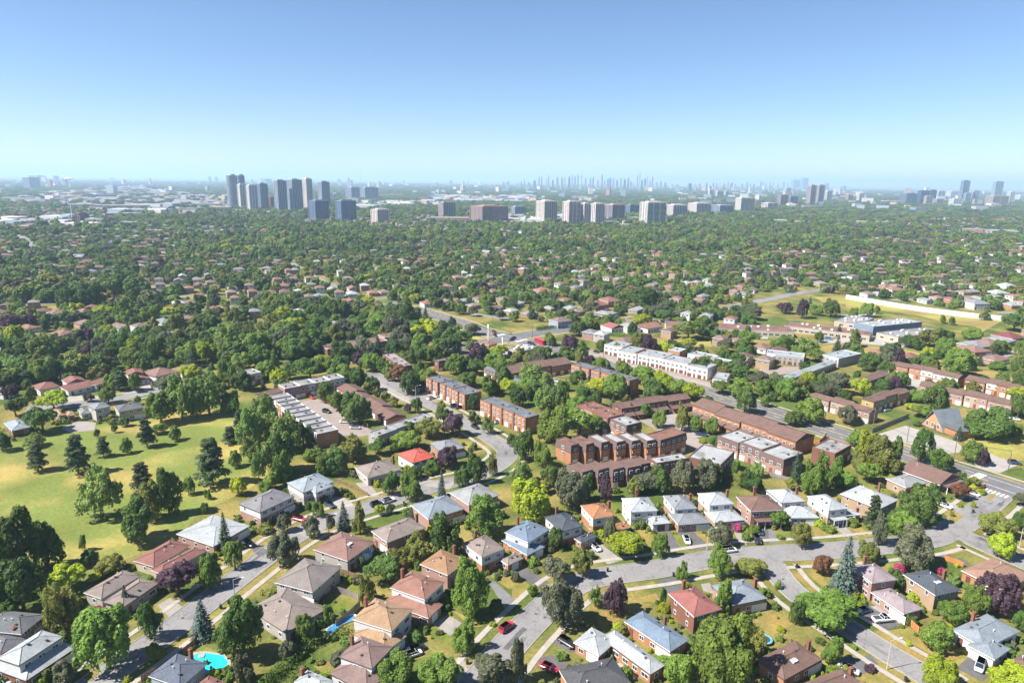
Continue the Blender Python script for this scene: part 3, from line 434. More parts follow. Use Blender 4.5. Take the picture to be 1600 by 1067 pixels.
(37.4,429.2,11.5,13.5,'P',0,'tall plum purple spreading tree right of the brown row with orange end'),
(64.6,378.0,7.2,12.0,'G',0,'mid-sized mid green spreading tree right of the brick row with the maroon end'),
(73.7,362.4,9.2,16.8,'G',0,'left of two medium mid green spreading trees behind the brown row with porch roofs'),
(115.6,594.7,17.9,32.5,'D',0,'tall dark green spreading tree behind the wide white terracotta house'),
(107.5,379.9,10.3,10.2,'D',0,'mid-sized dark green broadleaf tree before the long white townhouse row'),
(118.2,338.5,9.1,13.3,'G',0,'right of two medium mid green spreading trees before the low pale end block'),
(210.7,429.5,12.7,9.3,'S',0,'tall blackish green spruce tree right against the pale row near the school'),
(238.2,552.3,16.0,11.9,'P',0,'tall plum purple broadleaf tree behind the strip mall'),
(265.8,560.8,14.8,14.7,'D',0,'tall dark green broadleaf tree left of the school'),
(222.9,395.5,14.5,16.3,'K',0,'tall dull grey-green broadleaf tree right of the block with the pink end wall'),
(211.3,391.5,11.4,14.3,'D',0,'tall dark green spreading tree right against the block with the pink end wall'),
(260.4,383.5,16.9,19.6,'G',0,'tall mid green spreading tree behind the pink brick row above the chapel'),
(286.2,455.3,14.3,18.6,'O',0,'tall olive green spreading tree behind the long white and orange row'),
(307.3,475.6,9.1,14.9,'D',0,'mid-sized dark green spreading tree left of the grey bungalow by the school'),
(285.1,437.5,10.5,14.8,'G',0,'tall mid green spreading tree left of the small brown bungalow'),
(258.5,411.9,10.1,10.0,'Y',0,'mid-sized bright yellow-green broadleaf tree right against the long white and orange row'),
(384.6,511.9,13.4,19.6,'D',0,'tall dark green spreading tree right of the burgundy-roofed bungalow'),
(179.7,440.8,10.5,19.1,'G',0,'tall mid green spreading tree right against the pale row near the school'),
(193.1,437.1,10.4,19.0,'L',0,'mid-sized pale soft green spreading tree right of the pale row near the school'),
(189.9,412.5,7.9,13.0,'G',0,'mid-sized mid green spreading tree right of the pale shed-like block'),
(272.7,364.9,9.0,9.8,'L',0,'mid-sized pale soft green broadleaf tree right against the white-fronted row at the right'),
(-103.6,151.4,2.7,4.4,'M',1,'magenta flowering shrub left of the taupe L-shaped bungalow'),
(-73.8,129.0,1.8,2.1,'Y',1,'bushy bright yellow-green shrub right against the blue-slate house by the pool'),
(-83.3,128.4,1.4,1.4,'Y',1,'low bright yellow-green shrub left of the blue-slate house by the pool'),
(-85.7,180.7,1.3,2.8,'Y',1,'low bright yellow-green shrub before the wide pale-roofed bungalow'),
(-79.0,142.1,0.7,1.0,'D',1,'low dark green shrub before the lower left street'),
(-109.9,171.5,1.4,2.7,'G',1,'low mid green shrub behind the taupe L-shaped bungalow'),
(-112.8,169.0,3.0,3.5,'O',1,'bushy olive green shrub left of the taupe L-shaped bungalow'),
(-3.9,149.3,0.9,2.0,'Y',1,'low bright yellow-green shrub left of the residential street'),
(-46.0,132.8,1.2,1.8,'G',1,'left of two low mid green shrubs behind the pale roof at the bottom edge'),
(-47.1,129.3,1.5,2.1,'G',1,'low mid green shrub left of the pale roof at the bottom edge'),
(-42.3,153.3,1.4,2.0,'G',1,'low mid green shrub left of the light tan two-tier house'),
(-55.8,157.1,1.5,3.3,'G',1,'low mid green shrub behind the low taupe house below the stucco house'),
(-63.5,161.3,1.7,3.8,'O',1,'bushy olive green shrub behind the low taupe house below the stucco house'),
(-45.1,135.3,1.2,1.5,'G',1,'right of two low mid green shrubs behind the pale roof at the bottom edge'),
(-76.1,193.4,2.5,5.5,'O',1,'bushy olive green shrub before the wide grey-mauve semi'),
(-42.9,134.7,1.0,2.2,'O',1,'low olive green shrub behind the pale roof at the bottom edge'),
(-2.4,205.0,2.5,3.2,'D',1,'bushy dark green shrub left of the blue-roofed two-storey house'),
(72.5,197.8,2.9,2.5,'M',1,'magenta flowering shrub before the brown-roofed porch house'),
(73.3,192.4,3.0,2.7,'G',1,'bushy mid green shrub right of the bend of the residential street'),
(75.3,199.9,1.4,2.1,'G',1,'left of two low mid green shrubs before the brown-roofed porch house'),
(76.5,191.5,1.3,2.0,'Y',1,'low bright yellow-green shrub before the brown-roofed porch house'),
(12.5,137.9,1.5,3.4,'G',1,'low mid green shrub before the residential street'),
(27.2,149.1,1.1,2.4,'Y',1,'low bright yellow-green shrub left of the vivid blue bungalow'),
(28.6,196.1,1.6,3.5,'Y',1,'left of two low bright yellow-green shrubs before the bright orange-roofed house'),
(36.5,136.8,1.8,4.1,'G',1,'bushy mid green shrub right of the long pale blue bungalow'),
(48.8,167.6,1.2,2.6,'Y',1,'low bright yellow-green shrub behind the red-roofed dark brick house'),
(39.9,152.9,1.3,2.8,'G',1,'low mid green shrub behind the vivid blue bungalow'),
(41.5,200.9,0.9,2.1,'G',1,'left of two low mid green shrubs before the white house with brown garage door'),
(112.9,176.8,1.9,4.2,'M',1,'magenta flowering shrub right of the lavender-roofed house'),
(123.7,175.1,2.0,3.2,'M',1,'magenta flowering shrub behind the dark slate skylight house'),
(123.6,169.6,3.4,4.0,'L',1,'bushy pale soft green shrub right of the dark slate skylight house'),
(82.8,134.8,1.3,2.9,'P',1,'low plum purple shrub right of the brown roof at the bottom edge'),
(73.6,166.8,2.2,2.2,'G',1,'bushy mid green shrub right of the grey-blue bungalow with deck'),
(67.6,148.6,1.1,2.4,'Y',1,'low bright yellow-green shrub behind the brown brick house with skylight'),
(102.2,198.1,2.4,3.1,'G',1,'left of two bushy mid green shrubs before the pale house with dark canopy'),
(111.8,202.6,2.3,3.6,'G',1,'right of two bushy mid green shrubs before the pale house with dark canopy'),
(84.8,194.0,1.4,3.0,'G',1,'right of two low mid green shrubs before the brown-roofed porch house'),
(96.5,143.5,1.3,1.5,'Y',1,'low bright yellow-green shrub right of the crescent road'),
(82.7,142.1,1.2,1.5,'G',1,'low mid green shrub before the crescent road'),
(75.6,144.2,1.2,2.7,'D',1,'low dark green shrub left of the crescent road'),
(69.7,157.5,1.9,2.5,'D',1,'bushy dark green shrub right of the grey-blue bungalow with deck'),
(125.9,168.3,1.4,3.1,'L',1,'low pale soft green shrub right of the dark slate skylight house'),
(-15.2,263.1,3.3,3.3,'G',1,'bushy mid green shrub before the curve of the upper street'),
(-77.3,196.8,2.0,3.0,'G',1,'bushy mid green shrub before the wide grey-mauve semi'),
(-66.9,209.9,2.3,2.7,'G',1,'bushy mid green shrub before the pale blue house with front wing'),
(-54.7,217.3,1.5,2.2,'D',1,'low dark green shrub right of the pale blue house with front wing'),
(-52.6,337.4,2.7,4.1,'Y',1,'bushy bright yellow-green shrub right of the upper side street'),
(-35.6,212.2,1.4,1.1,'D',1,'low dark green shrub left of the grey-blue brick house'),
(37.2,225.1,2.5,4.0,'O',1,'bushy olive green shrub left of the white house with brown garage door'),
(73.6,193.3,2.5,2.5,'G',1,'bushy mid green shrub before the brown-roofed porch house'),
(81.7,273.6,1.8,3.4,'Y',1,'bushy bright yellow-green shrub behind the pale flat end block'),
(28.9,195.2,1.6,3.5,'Y',1,'right of two low bright yellow-green shrubs before the bright orange-roofed house'),
(41.4,200.2,1.0,2.1,'G',1,'right of two low mid green shrubs before the white house with brown garage door'),
(169.4,231.4,1.6,3.5,'Y',1,'low bright yellow-green shrub right of the long brown house with carport'),
(169.7,227.5,1.9,4.0,'Y',1,'right of two bushy bright yellow-green shrubs right of the long brown house with carport'),
(159.9,216.8,2.3,1.7,'Y',1,'left of two bushy bright yellow-green shrubs right of the long brown house with carport'),
(155.4,216.8,1.7,1.7,'Y',1,'bushy bright yellow-green shrub before the long brown house with carport'),
(148.5,210.2,1.9,1.6,'O',1,'bushy olive green shrub before the long brown house with carport'),
(123.9,224.7,2.7,3.4,'D',1,'bushy dark green shrub left of the wide pale semi'),
(187.9,300.6,2.1,3.0,'G',1,'bushy mid green shrub left of the A-frame chapel'),
(111.7,225.6,1.6,2.3,'D',1,'low dark green shrub right of the pale grey split-level')]
MINOR=[
(-125.9,181.7,5.2,2.4,'G'),
(-113.2,166.1,2.2,3.9,'Y'),
(-55.5,192.8,6.7,3.0,'K'),
(-3.6,154.5,3.7,4.5,'D'),
(-42.0,174.2,3.5,2.7,'D'),
(6.4,162.2,3.3,3.0,'G'),
(40.0,157.2,5.9,2.1,'C'),
(-153.1,254.2,6.3,5.1,'G'),
(-140.5,268.3,6.2,5.4,'G'),
(-105.1,242.4,6.4,5.5,'G'),
(-103.8,215.6,3.5,2.7,'G'),
(-174.8,270.8,3.8,3.0,'D'),
(-170.7,276.6,3.9,3.1,'D'),
(-206.6,317.7,4.3,6.3,'P'),
(-180.7,313.8,4.7,4.6,'G'),
(-193.7,336.5,9.3,6.6,'G'),
(-100.3,205.3,3.9,3.2,'D'),
(-177.8,287.2,4.3,7.8,'O'),
(-170.6,284.4,4.2,5.7,'D'),
(-232.0,314.3,8.7,6.2,'G'),
(-150.9,276.3,4.8,6.9,'G'),
(-202.7,292.6,5.2,3.6,'O'),
(-44.1,280.0,5.6,7.7,'D'),
(-57.7,316.2,5.0,7.0,'O'),
(-62.5,323.4,5.6,6.4,'O'),
(-67.9,330.9,4.9,5.7,'O'),
(-74.7,336.0,6.2,7.4,'O'),
(-44.4,307.3,7.5,6.1,'D'),
(-48.9,307.1,4.7,4.6,'R'),
(-33.8,307.7,6.2,6.8,'O'),
(-80.8,352.7,6.1,7.8,'G'),
(-18.9,312.9,7.5,6.9,'D'),
(-17.0,293.0,6.3,6.5,'O'),
(-10.0,281.2,8.1,5.6,'L'),
(-34.9,234.4,4.6,7.1,'D'),
(-30.1,238.8,4.8,6.6,'G'),
(-62.6,204.1,5.6,4.2,'G'),
(-43.0,205.7,3.9,3.7,'Y'),
(-39.6,206.9,3.7,3.2,'D'),
(-31.8,204.9,5.0,4.7,'S'),
(-79.0,249.3,5.1,5.6,'G'),
(-0.1,266.8,5.6,4.7,'D'),
(-85.9,221.0,4.0,5.1,'G'),
(-47.0,260.1,3.8,5.9,'D'),
(-67.0,208.4,3.1,2.4,'D'),
(34.9,238.1,2.3,4.2,'G'),
(45.5,283.1,5.7,6.3,'G'),
(49.1,313.2,8.0,6.2,'S'),
(56.1,304.3,7.8,5.3,'S'),
(63.7,304.6,7.0,6.0,'G'),
(66.7,291.9,7.9,6.5,'G'),
(88.2,284.6,7.3,6.4,'G'),
(85.2,267.8,5.1,5.4,'D'),
(126.1,323.3,6.5,5.6,'G'),
(84.1,237.9,7.1,3.6,'G'),
(93.1,239.6,6.3,5.4,'L'),
(79.9,237.8,4.9,5.4,'L'),
(53.5,244.2,4.6,2.5,'S'),
(12.0,223.8,4.4,6.8,'O'),
(56.8,328.1,5.7,6.5,'O'),
(96.4,319.7,6.4,7.1,'D'),
(195.3,280.6,6.5,4.9,'B'),
(172.3,234.9,3.4,5.9,'O'),
(169.2,237.6,3.7,4.2,'D'),
(177.0,218.4,5.2,5.0,'K'),
(102.1,207.2,3.3,3.7,'B'),
(111.8,203.2,2.6,3.7,'G'),
(163.7,345.8,6.8,7.6,'G'),
(187.2,298.2,2.9,4.4,'G'),
(196.4,321.2,3.1,4.7,'Y'),
(102.5,229.6,3.8,7.0,'O'),
(118.1,232.0,4.9,4.7,'G'),
(-319.3,523.3,8.9,16.3,'Y'),
(-276.2,453.3,8.7,12.0,'Y'),
(-280.6,438.9,9.6,11.6,'P'),
(-245.6,351.6,10.6,6.9,'S'),
(-247.4,334.3,5.8,7.4,'D'),
(-229.1,481.6,9.3,11.6,'O'),
(-332.0,498.0,9.5,13.1,'D'),
(-280.5,417.1,9.1,11.1,'G'),
(-254.5,474.8,10.4,10.3,'O'),
(-354.5,490.8,8.2,13.0,'P'),
(-111.8,390.6,6.5,10.4,'Y'),
(-89.4,388.1,8.5,10.4,'P'),
(-45.5,498.0,9.5,13.1,'S'),
(-74.5,469.5,10.4,4.5,'S'),
(-33.0,457.0,7.6,12.1,'G'),
(-65.6,359.4,7.1,7.9,'O'),
(-82.5,352.7,7.9,8.6,'G'),
(-131.3,492.9,10.7,13.0,'G'),
(-112.3,448.0,7.6,9.7,'G'),
(67.6,504.7,9.7,13.3,'G'),
(117.3,441.9,7.4,11.7,'Y'),
(139.5,434.4,9.5,10.5,'K'),
(25.8,446.1,8.7,9.7,'G'),
(47.1,394.5,6.7,8.6,'P'),
(43.8,409.3,9.0,9.9,'D'),
(67.1,426.5,7.3,8.2,'G'),
(111.0,420.5,6.1,7.1,'D'),
(33.8,574.0,9.8,17.8,'D'),
(33.1,412.6,8.1,9.0,'D'),
(233.3,452.5,12.2,8.7,'G'),
(232.9,572.7,9.5,15.0,'P'),
(263.7,597.1,11.5,7.1,'S'),
(256.5,567.2,9.5,12.2,'G'),
(281.7,555.1,9.3,7.9,'G'),
(296.2,562.8,12.1,12.1,'G'),
(313.4,578.0,6.9,5.5,'G'),
(270.3,454.4,8.7,13.1,'D'),
(332.1,482.0,8.0,13.9,'G'),
(346.4,539.5,6.5,5.2,'G'),
(350.4,533.5,6.4,6.4,'D'),
(390.4,555.2,8.0,9.3,'L'),
(248.1,407.7,4.9,7.9,'D'),
(252.8,400.5,6.8,8.7,'G'),
(235.9,481.8,10.6,6.9,'S'),
(215.0,465.6,7.9,7.8,'D'),
(327.3,427.1,11.5,7.2,'G'),
(293.3,398.8,5.3,9.7,'G')]
ROADS=[
('side_street',8.3,[(-90.8,122.5),(-89.9,127.7),(-87.8,133.2),(-82.2,147.0),(-77.7,160.4),(-72.5,175.4),(-67.6,188.7),(-60.9,199.6),(-50.6,209.0),(-38.2,218.4),(-27.1,227.8),(-13.7,236.4),(-3.9,249.2),(-1.5,261.6),(-10.0,277.8),(-21.5,295.0),(-33.5,312.4),(-48.5,331.7),(-64.7,353.4),(-82.0,375.3)]),
('residential_street',8.6,[(-7.4,126.7),(-0.6,140.3),(6.0,151.2),(14.7,163.8),(21.3,169.4),(29.7,172.4),(42.1,175.6),(54.5,179.6),(67.4,183.1),(82.5,185.2),(97.7,187.0),(116.0,190.4),(131.1,194.3),(144.3,201.9),(162.4,215.6),(178.8,229.5)]),
('crescent',7.4,[(76.6,182.2),(76.6,171.2),(78.3,163.1),(82.3,154.9),(86.3,147.8),(90.2,140.4),(93.4,135.5),(96.7,128.8)]),
('corner_street',9.0,[(142.6,200.6),(147.0,191.2),(152.1,181.9),(156.0,174.6)]),
('arterial_road',14.5,[(-114.1,597.7),(-81.7,569.1),(-61.7,545.2),(-40.4,518.3),(-24.6,491.4),(-1.4,467.5),(17.8,449.4),(27.8,435.5),(52.9,402.8),(77.4,377.2),(102.5,347.7),(124.9,315.6),(138.0,297.3),(148.3,283.2),(161.3,264.8),(172.7,249.1),(182.5,234.4),(192.4,218.8)]),
('cross_street',13.0,[(-41.3,428.5),(-27.8,443.3),(-15.3,455.1),(-1.4,467.5),(10.5,478.4),(27.7,490.1),(48.2,504.7),(80.6,528.2)]),
('crescent_road',9.0,[(-228.6,304.9),(-212.1,312.1),(-198.5,320.5),(-185.3,334.7),(-183.2,348.3)]),
('far_road',11.0,[(185.9,593.3),(243.7,644.0),(291.2,685.6),(361.6,738.6),(457.5,812.2)]),
('left_road',8.0,[(-601.1,842.3),(-529.4,759.7),(-446.8,663.4)]),
('upper_left_road',12.0,[(-1033.1,1413.5),(-847.6,1187.7),(-682.0,979.9)]),
('middle_street',8.0,[(-192.3,885.1),(-153.9,812.2),(-114.1,750.8),(-72.4,689.7)]),
('curving_street',8.0,[(-351.1,1030.0),(-273.1,856.4),(-223.4,761.4),(-174.8,681.4)])]
PAVED=[
('parking_court','concretepink',0.03,[(-109.6,318.6),(-97.3,326.6),(-79.9,306.9),(-58.7,279.9),(-64.2,276.3),(-73.5,277.1),(-106.3,324.7)]),
('court_lane','concrete',0.034,[(-89.6,380.4),(-71.4,358.0),(-52.7,338.0),(-49.9,319.4),(-64.8,335.9),(-87.4,359.1)]),
('row_forecourt','concrete',0.03,[(-49.6,339.8),(-22.9,315.1),(-6.9,295.5),(0.5,287.5),(0.5,300.1),(-13.3,308.5),(-22.3,317.6),(-47.9,345.4)]),
('rear_court','concretepink',0.03,[(58.7,302.2),(66.7,304.7),(72.9,292.1),(87.5,267.9),(78.9,260.8),(69.8,278.2)]),
('middle_court','concrete',0.03,[(72.4,314.0),(80.6,319.1),(82.9,303.1),(87.6,282.6),(78.9,278.5),(70.9,296.2)]),
('chapel_lot','concretelight',0.03,[(162.6,286.2),(182.0,298.0),(185.8,292.0),(189.5,286.1),(193.3,278.6),(190.5,267.8),(178.8,264.0),(171.4,274.2),(164.7,279.5)]),
('corner_lot','concretelight',0.03,[(196.3,267.8),(200.3,266.9),(205.0,255.9),(189.5,245.9),(184.0,250.9),(187.3,260.8)]),
('row_lot','concretepink',0.03,[(224.0,385.2),(225.1,375.3),(228.9,366.1),(219.1,353.7),(218.0,362.5),(215.8,371.7)]),
('white_row_lane','concretepink',0.03,[(51.4,439.6),(61.0,423.5),(77.1,401.4),(93.1,388.1),(110.7,363.4),(114.2,355.7),(105.2,347.9),(90.2,374.9),(64.3,400.8),(48.2,428.2)]),
('station_lot','concretelight',0.03,[(-26.7,446.5),(-16.0,443.9),(-1.0,441.5),(19.5,433.4),(27.7,422.0),(22.9,413.3),(-0.9,414.9),(-11.0,425.8),(-23.0,434.2)]),
('school_lot','concretelight',0.03,[(278.6,569.3),(313.6,579.5),(278.1,529.5),(266.1,542.6)]),
('school_drive','concretelight',0.032,[(261.2,487.9),(274.0,469.1),(282.1,461.6),(273.6,451.0),(239.6,464.5),(213.1,463.1),(216.7,471.4)]),
('right_lot','concretepink',0.03,[(149.2,396.0),(178.9,401.4),(166.0,385.3),(141.4,376.8)]),
('house_lane','concrete',0.03,[(317.0,434.0),(343.8,452.1),(342.0,444.7),(314.0,424.8)]),
('mall_lot','concretelight',0.03,[(158.4,493.2),(171.1,510.8),(189.8,495.1),(182.1,473.7),(160.6,477.6)]),
('plum_court','concrete',0.03,[(-124.9,416.8),(-120.2,425.3),(-101.0,418.0),(-94.6,398.7),(-104.1,405.9)]),
('left_lot','concretelight',0.03,[(-222.1,325.3),(-214.4,326.6),(-197.4,326.3),(-193.1,349.4),(-188.0,343.1),(-189.3,324.7),(-196.7,316.9),(-213.9,312.5)]),
('park_edge_court','concrete',0.03,[(-196.9,281.5),(-195.7,290.7),(-186.0,289.0),(-180.8,279.1),(-189.2,276.0)]),
('row_court','concretepink',0.03,[(-1.9,367.5),(9.5,370.3),(24.5,368.7),(33.5,362.5),(26.7,353.8),(8.6,357.2)]),
('industrial_yard','yard',0.02,[(-2904.4,4264.1),(-3371.6,5529.7),(-4007.9,7583.6),(-988.0,1852.2),(-1074.5,1822.8),(-1250.2,2035.9),(-1503.5,2354.7),(-1792.4,2703.3),(-1841.5,2490.0),(-2428.6,3291.4),(-2292.8,3361.2)]),
('rail_yard','yard',0.024,[(-4105.8,7430.6),(-2809.9,5533.7),(-1930.4,4335.3),(-1522.6,3757.4),(-866.2,2128.0),(-925.9,1903.8),(-1023.4,1834.9)]),
('factory_yard','yard',0.02,[(-1277.9,1720.7),(-1119.0,1757.2),(-1014.4,1682.7),(-911.0,1535.1),(-857.0,1418.0),(-1024.8,1375.2)]),
('shunting_yard','yard',0.02,[(-726.8,3175.6),(-371.0,3452.3),(-317.2,2949.6),(-507.8,2747.9),(-500.1,2178.9)]),
('warehouse_yard','yard',0.02,[(-540.1,4571.1),(164.4,4959.5),(116.9,3506.9),(-398.8,3371.3)]),
('shopping_yard','yard',0.02,[(-51.0,1970.3),(68.6,2030.0),(154.5,2113.9),(122.0,1720.3),(-25.9,1658.9)]),
('lower_lot','concretelight',0.03,[(225.0,388.6),(230.8,382.1),(232.6,372.5),(223.5,359.8),(219.7,365.7)])]
DRIVES=[
('asphalt',[(1.3,173.4),(4.5,175.7),(11.1,168.2),(7.6,165.5)]),
('concrete',[(23.6,187.6),(28.2,189.1),(33.2,180.2),(28.6,177.9)]),
('asphalt',[(46.1,197.9),(50.6,198.7),(52.2,187.3),(48.6,186.3)]),
('asphalt',[(53.5,197.0),(58.3,197.7),(61.5,187.5),(54.3,186.0)]),
('asphalt',[(78.8,201.3),(83.2,201.9),(83.0,191.8),(77.2,190.7)]),
('concrete',[(71.3,199.5),(73.3,200.1),(72.9,189.7),(70.8,189.2)]),
('asphalt',[(41.1,169.7),(46.3,171.9),(47.9,169.0),(42.6,166.5)]),
('asphalt',[(42.6,166.5),(48.1,168.3),(46.8,164.5),(42.8,164.0)]),
('asphalt',[(5.9,136.8),(9.9,138.8),(15.4,134.8),(11.0,132.4)]),
('asphalt',[(8.8,144.5),(12.2,145.8),(17.6,141.2),(14.8,139.4)]),
('concretelight',[(24.5,135.8),(26.9,136.9),(30.8,132.3),(28.0,130.7)]),
('concrete',[(53.0,168.4),(55.7,169.2),(55.3,163.9),(52.9,164.6)]),
('asphaltlight',[(-6.3,169.8),(-3.6,167.9),(2.5,159.2),(-0.8,155.7)]),
('concrete',[(-18.9,149.5),(-15.5,153.4),(-11.7,150.1),(-14.1,145.0)]),
('asphalt',[(-26.5,139.2),(-23.7,142.7),(-19.4,139.4),(-22.7,136.0)]),
('concrete',[(-13.5,136.2),(-10.6,137.9),(-8.8,132.6),(-11.1,129.5)]),
('asphalt',[(90.1,156.9),(95.5,159.8),(100.2,151.8),(92.9,148.9)]),
('asphalt',[(103.1,135.9),(108.9,140.1),(111.5,135.5),(106.6,131.8)]),
('asphalt',[(76.8,137.6),(80.1,139.8),(86.0,136.6),(80.3,133.4)]),
('asphalt',[(127.3,185.4),(130.9,187.3),(133.1,185.1),(129.5,183.5)]),
('asphalt',[(131.4,182.4),(134.5,183.8),(135.4,180.8),(133.0,179.3)]),
('concrete',[(104.9,203.5),(108.4,204.1),(109.6,195.4),(105.8,194.8)]),
('asphalt',[(83.2,139.3),(85.6,140.2),(85.9,137.2),(83.6,136.3)]),
('concrete',[(95.1,159.1),(98.1,159.8),(101.1,153.1),(99.1,151.8)]),
('asphaltlight',[(82.8,199.3),(84.4,200.4),(83.6,191.4),(80.2,190.8)]),
('concrete',[(149.6,220.2),(153.7,220.7),(157.8,213.4),(153.0,210.7)]),
('asphalt',[(161.7,224.4),(166.1,228.1),(165.6,218.3),(162.3,216.5)]),
('concrete',[(-90.8,155.9),(-89.2,159.1),(-83.4,154.7),(-85.1,150.7)]),
('asphalt',[(-79.5,186.5),(-77.1,188.0),(-71.2,182.1),(-73.1,179.4)]),
('concretelight',[(-63.4,216.7),(-59.2,219.9),(-52.4,212.2),(-56.4,208.7)]),
('concrete',[(-70.3,195.5),(-65.0,199.7),(-57.0,194.8),(-61.9,190.7)]),
('concrete',[(-56.4,229.7),(-52.0,231.2),(-45.7,219.6),(-48.2,218.3)]),
('concrete',[(-37.3,234.3),(-20.5,232.1),(-21.6,225.4),(-36.7,230.2)]),
('asphalt',[(-17.1,261.1),(-12.2,254.6),(-6.8,243.9),(-11.7,245.3)])]
LAWNS=[
('dry',[(0.8,172.7),(2.6,171.2),(6.5,165.8),(3.4,161.4),(0.9,159.2)]),
('dry',[(40.2,199.3),(45.0,200.4),(47.9,189.6),(43.2,185.7),(41.5,192.3)]),
('green',[(51.1,198.5),(53.3,198.0),(54.1,186.9),(52.3,187.8)]),
('dry',[(34.1,166.4),(40.0,169.6),(40.6,168.1),(34.0,163.5)]),
('dry',[(33.2,160.9),(39.7,164.0),(40.2,160.0),(36.0,159.9)]),
('dry',[(22.2,154.2),(26.7,157.0),(29.0,153.0),(23.0,147.8)]),
('dry',[(71.3,197.0),(77.6,199.2),(78.2,192.2),(71.9,191.1)]),
('dry',[(58.2,195.6),(62.4,196.2),(63.2,189.9),(58.6,189.3)]),
('dry',[(-5.9,171.8),(0.4,172.7),(2.6,166.5),(-0.0,165.0)]),
('dry',[(-15.3,156.1),(-11.8,153.5),(-6.3,149.1),(-9.0,148.4)]),
('green',[(-22.4,147.5),(-19.0,148.9),(-13.0,144.1),(-14.4,141.7)]),
('green',[(-45.2,158.2),(-43.1,159.7),(-39.1,157.0),(-41.4,152.9),(-45.4,155.5)]),
('green',[(-44.5,165.5),(-41.2,166.3),(-39.7,159.8)]),
('dry',[(-44.2,134.0),(-41.7,135.7),(-39.1,134.1),(-40.8,131.0)]),
('dry',[(80.8,173.7),(83.3,175.4),(84.6,166.8),(82.3,164.5)]),
('dry',[(85.2,174.6),(88.4,175.5),(88.8,168.4),(86.5,166.1)]),
('dry',[(98.1,202.8),(102.6,203.5),(104.2,195.8),(95.9,194.1)]),
('dry',[(110.8,202.1),(113.9,201.1),(114.9,196.0),(110.1,195.4)]),
('dry',[(94.5,149.2),(100.5,150.6),(104.9,144.6),(107.4,140.0),(102.2,137.2)]),
('dry',[(90.2,148.5),(92.7,149.5),(99.4,139.9),(96.9,137.7)]),
('dry',[(66.8,155.1),(72.7,154.5),(71.8,151.3),(63.3,145.6)]),
('dry',[(79.1,133.1),(82.5,134.2),(85.0,130.7),(80.6,129.6)]),
('dry',[(84.3,136.9),(86.6,136.4),(90.0,131.3),(86.7,131.2)]),
('green',[(128.0,154.3),(133.6,156.4),(128.0,148.6),(127.4,151.1)]),
('dry',[(132.1,187.8),(137.3,189.8),(139.6,188.0),(133.2,185.6)]),
('green',[(-63.7,230.8),(-60.5,232.3),(-44.0,222.2),(-48.2,218.3)]),
('dry',[(-65.4,237.8),(-64.1,242.2),(-58.6,239.4),(-62.8,232.2)]),
('dry',[(-14.2,268.1),(-11.4,264.7),(-5.2,256.5),(-7.8,258.0)]),
('dry',[(-107.3,307.2),(-100.7,302.9)]),
('dry',[(-79.8,138.2),(-76.2,145.3),(-74.4,142.9),(-77.9,136.1)]),
('dry',[(-94.2,129.6),(-93.1,133.1),(-90.9,130.6),(-91.5,128.1)]),
('dry',[(-73.5,155.6),(-69.0,163.5),(-67.6,162.0),(-71.0,153.6)]),
('green',[(-74.5,138.9),(-71.2,140.1),(-62.7,134.8),(-62.2,128.3),(-66.2,129.5)]),
('dry',[(147.8,215.1),(150.7,215.9),(152.6,210.1),(145.3,204.4)]),
('dry',[(169.9,224.6),(175.0,228.3),(175.3,226.9),(169.3,221.8)]),
('field',[(295.6,663.5),(317.5,665.1),(329.2,656.7),(352.4,619.2),(373.7,582.0),(388.1,561.8),(408.4,556.4),(393.5,542.4),(354.0,504.5),(366.1,528.4),(347.7,539.6),(348.4,555.9),(342.8,576.3),(324.3,593.5),(298.9,599.5),(307.8,624.3),(290.2,631.6)]),
('field',[(208.7,451.2),(233.4,466.6),(246.9,457.8),(262.5,454.0),(269.9,436.7),(256.1,423.6),(245.9,431.3),(222.3,438.6),(202.0,433.3)]),
('field',[(68.1,472.4),(97.9,474.1),(123.1,465.5),(139.1,466.4),(134.8,447.3),(108.6,450.5),(78.0,463.0)]),
('field',[(170.5,473.1),(182.6,468.8),(173.8,444.9),(163.5,439.9)]),
('field',[(196.5,282.5),(207.0,286.7),(211.7,281.1),(228.9,287.5),(210.3,258.4),(201.1,258.1),(198.9,266.3),(195.6,271.4)]),
('field',[(226.4,324.7),(216.1,317.1),(213.3,307.9),(221.0,312.7)]),
('field',[(278.5,398.1),(290.0,394.7),(289.4,376.2),(272.5,367.9),(269.3,382.5)]),
('field',[(267.1,418.2),(276.8,423.0),(259.9,397.2),(258.0,401.1)]),
('field',[(-63.0,510.3),(-54.2,512.9),(-52.0,487.1),(-59.8,490.5)]),
('field',[(-29.3,477.2),(-20.0,467.0),(-24.4,459.9),(-29.4,466.5)]),
('field',[(-140.9,460.8),(-132.5,458.8),(-127.8,438.0),(-133.4,435.5)])]
NOAUTO=[[(248.9, 694.5), (337.2, 673.3), (433.4, 568.8), (345.9, 448.4), (162.9, 444.3)], [(-69.2, 564.2), (-20.5, 529.5), (44.1, 513.8), (47.1, 466.3), (32.5, 419.0), (0.1, 423.9), (-29.3, 434.3), (-18.0, 466.6)], [(67.6, 477.5), (142.8, 471.5), (134.6, 442.8), (65.0, 457.5)]]
THIN=[
[(-440.0,562.3),(-232.0,609.1),(-151.2,422.9),(-326.1,410.6)],
[(-348.5,1002.4),(-1.7,1044.2),(10.6,572.4),(-120.3,523.2),(-212.8,603.7)],
[(-1.7,1044.2),(395.8,1092.2),(202.2,543.4),(10.3,552.6)],
[(-691.0,919.6),(-602.6,929.8),(-426.4,661.0),(-497.3,655.2)],
[(388.6,1044.3),(859.5,1098.6),(588.3,743.4),(362.1,725.0)]]
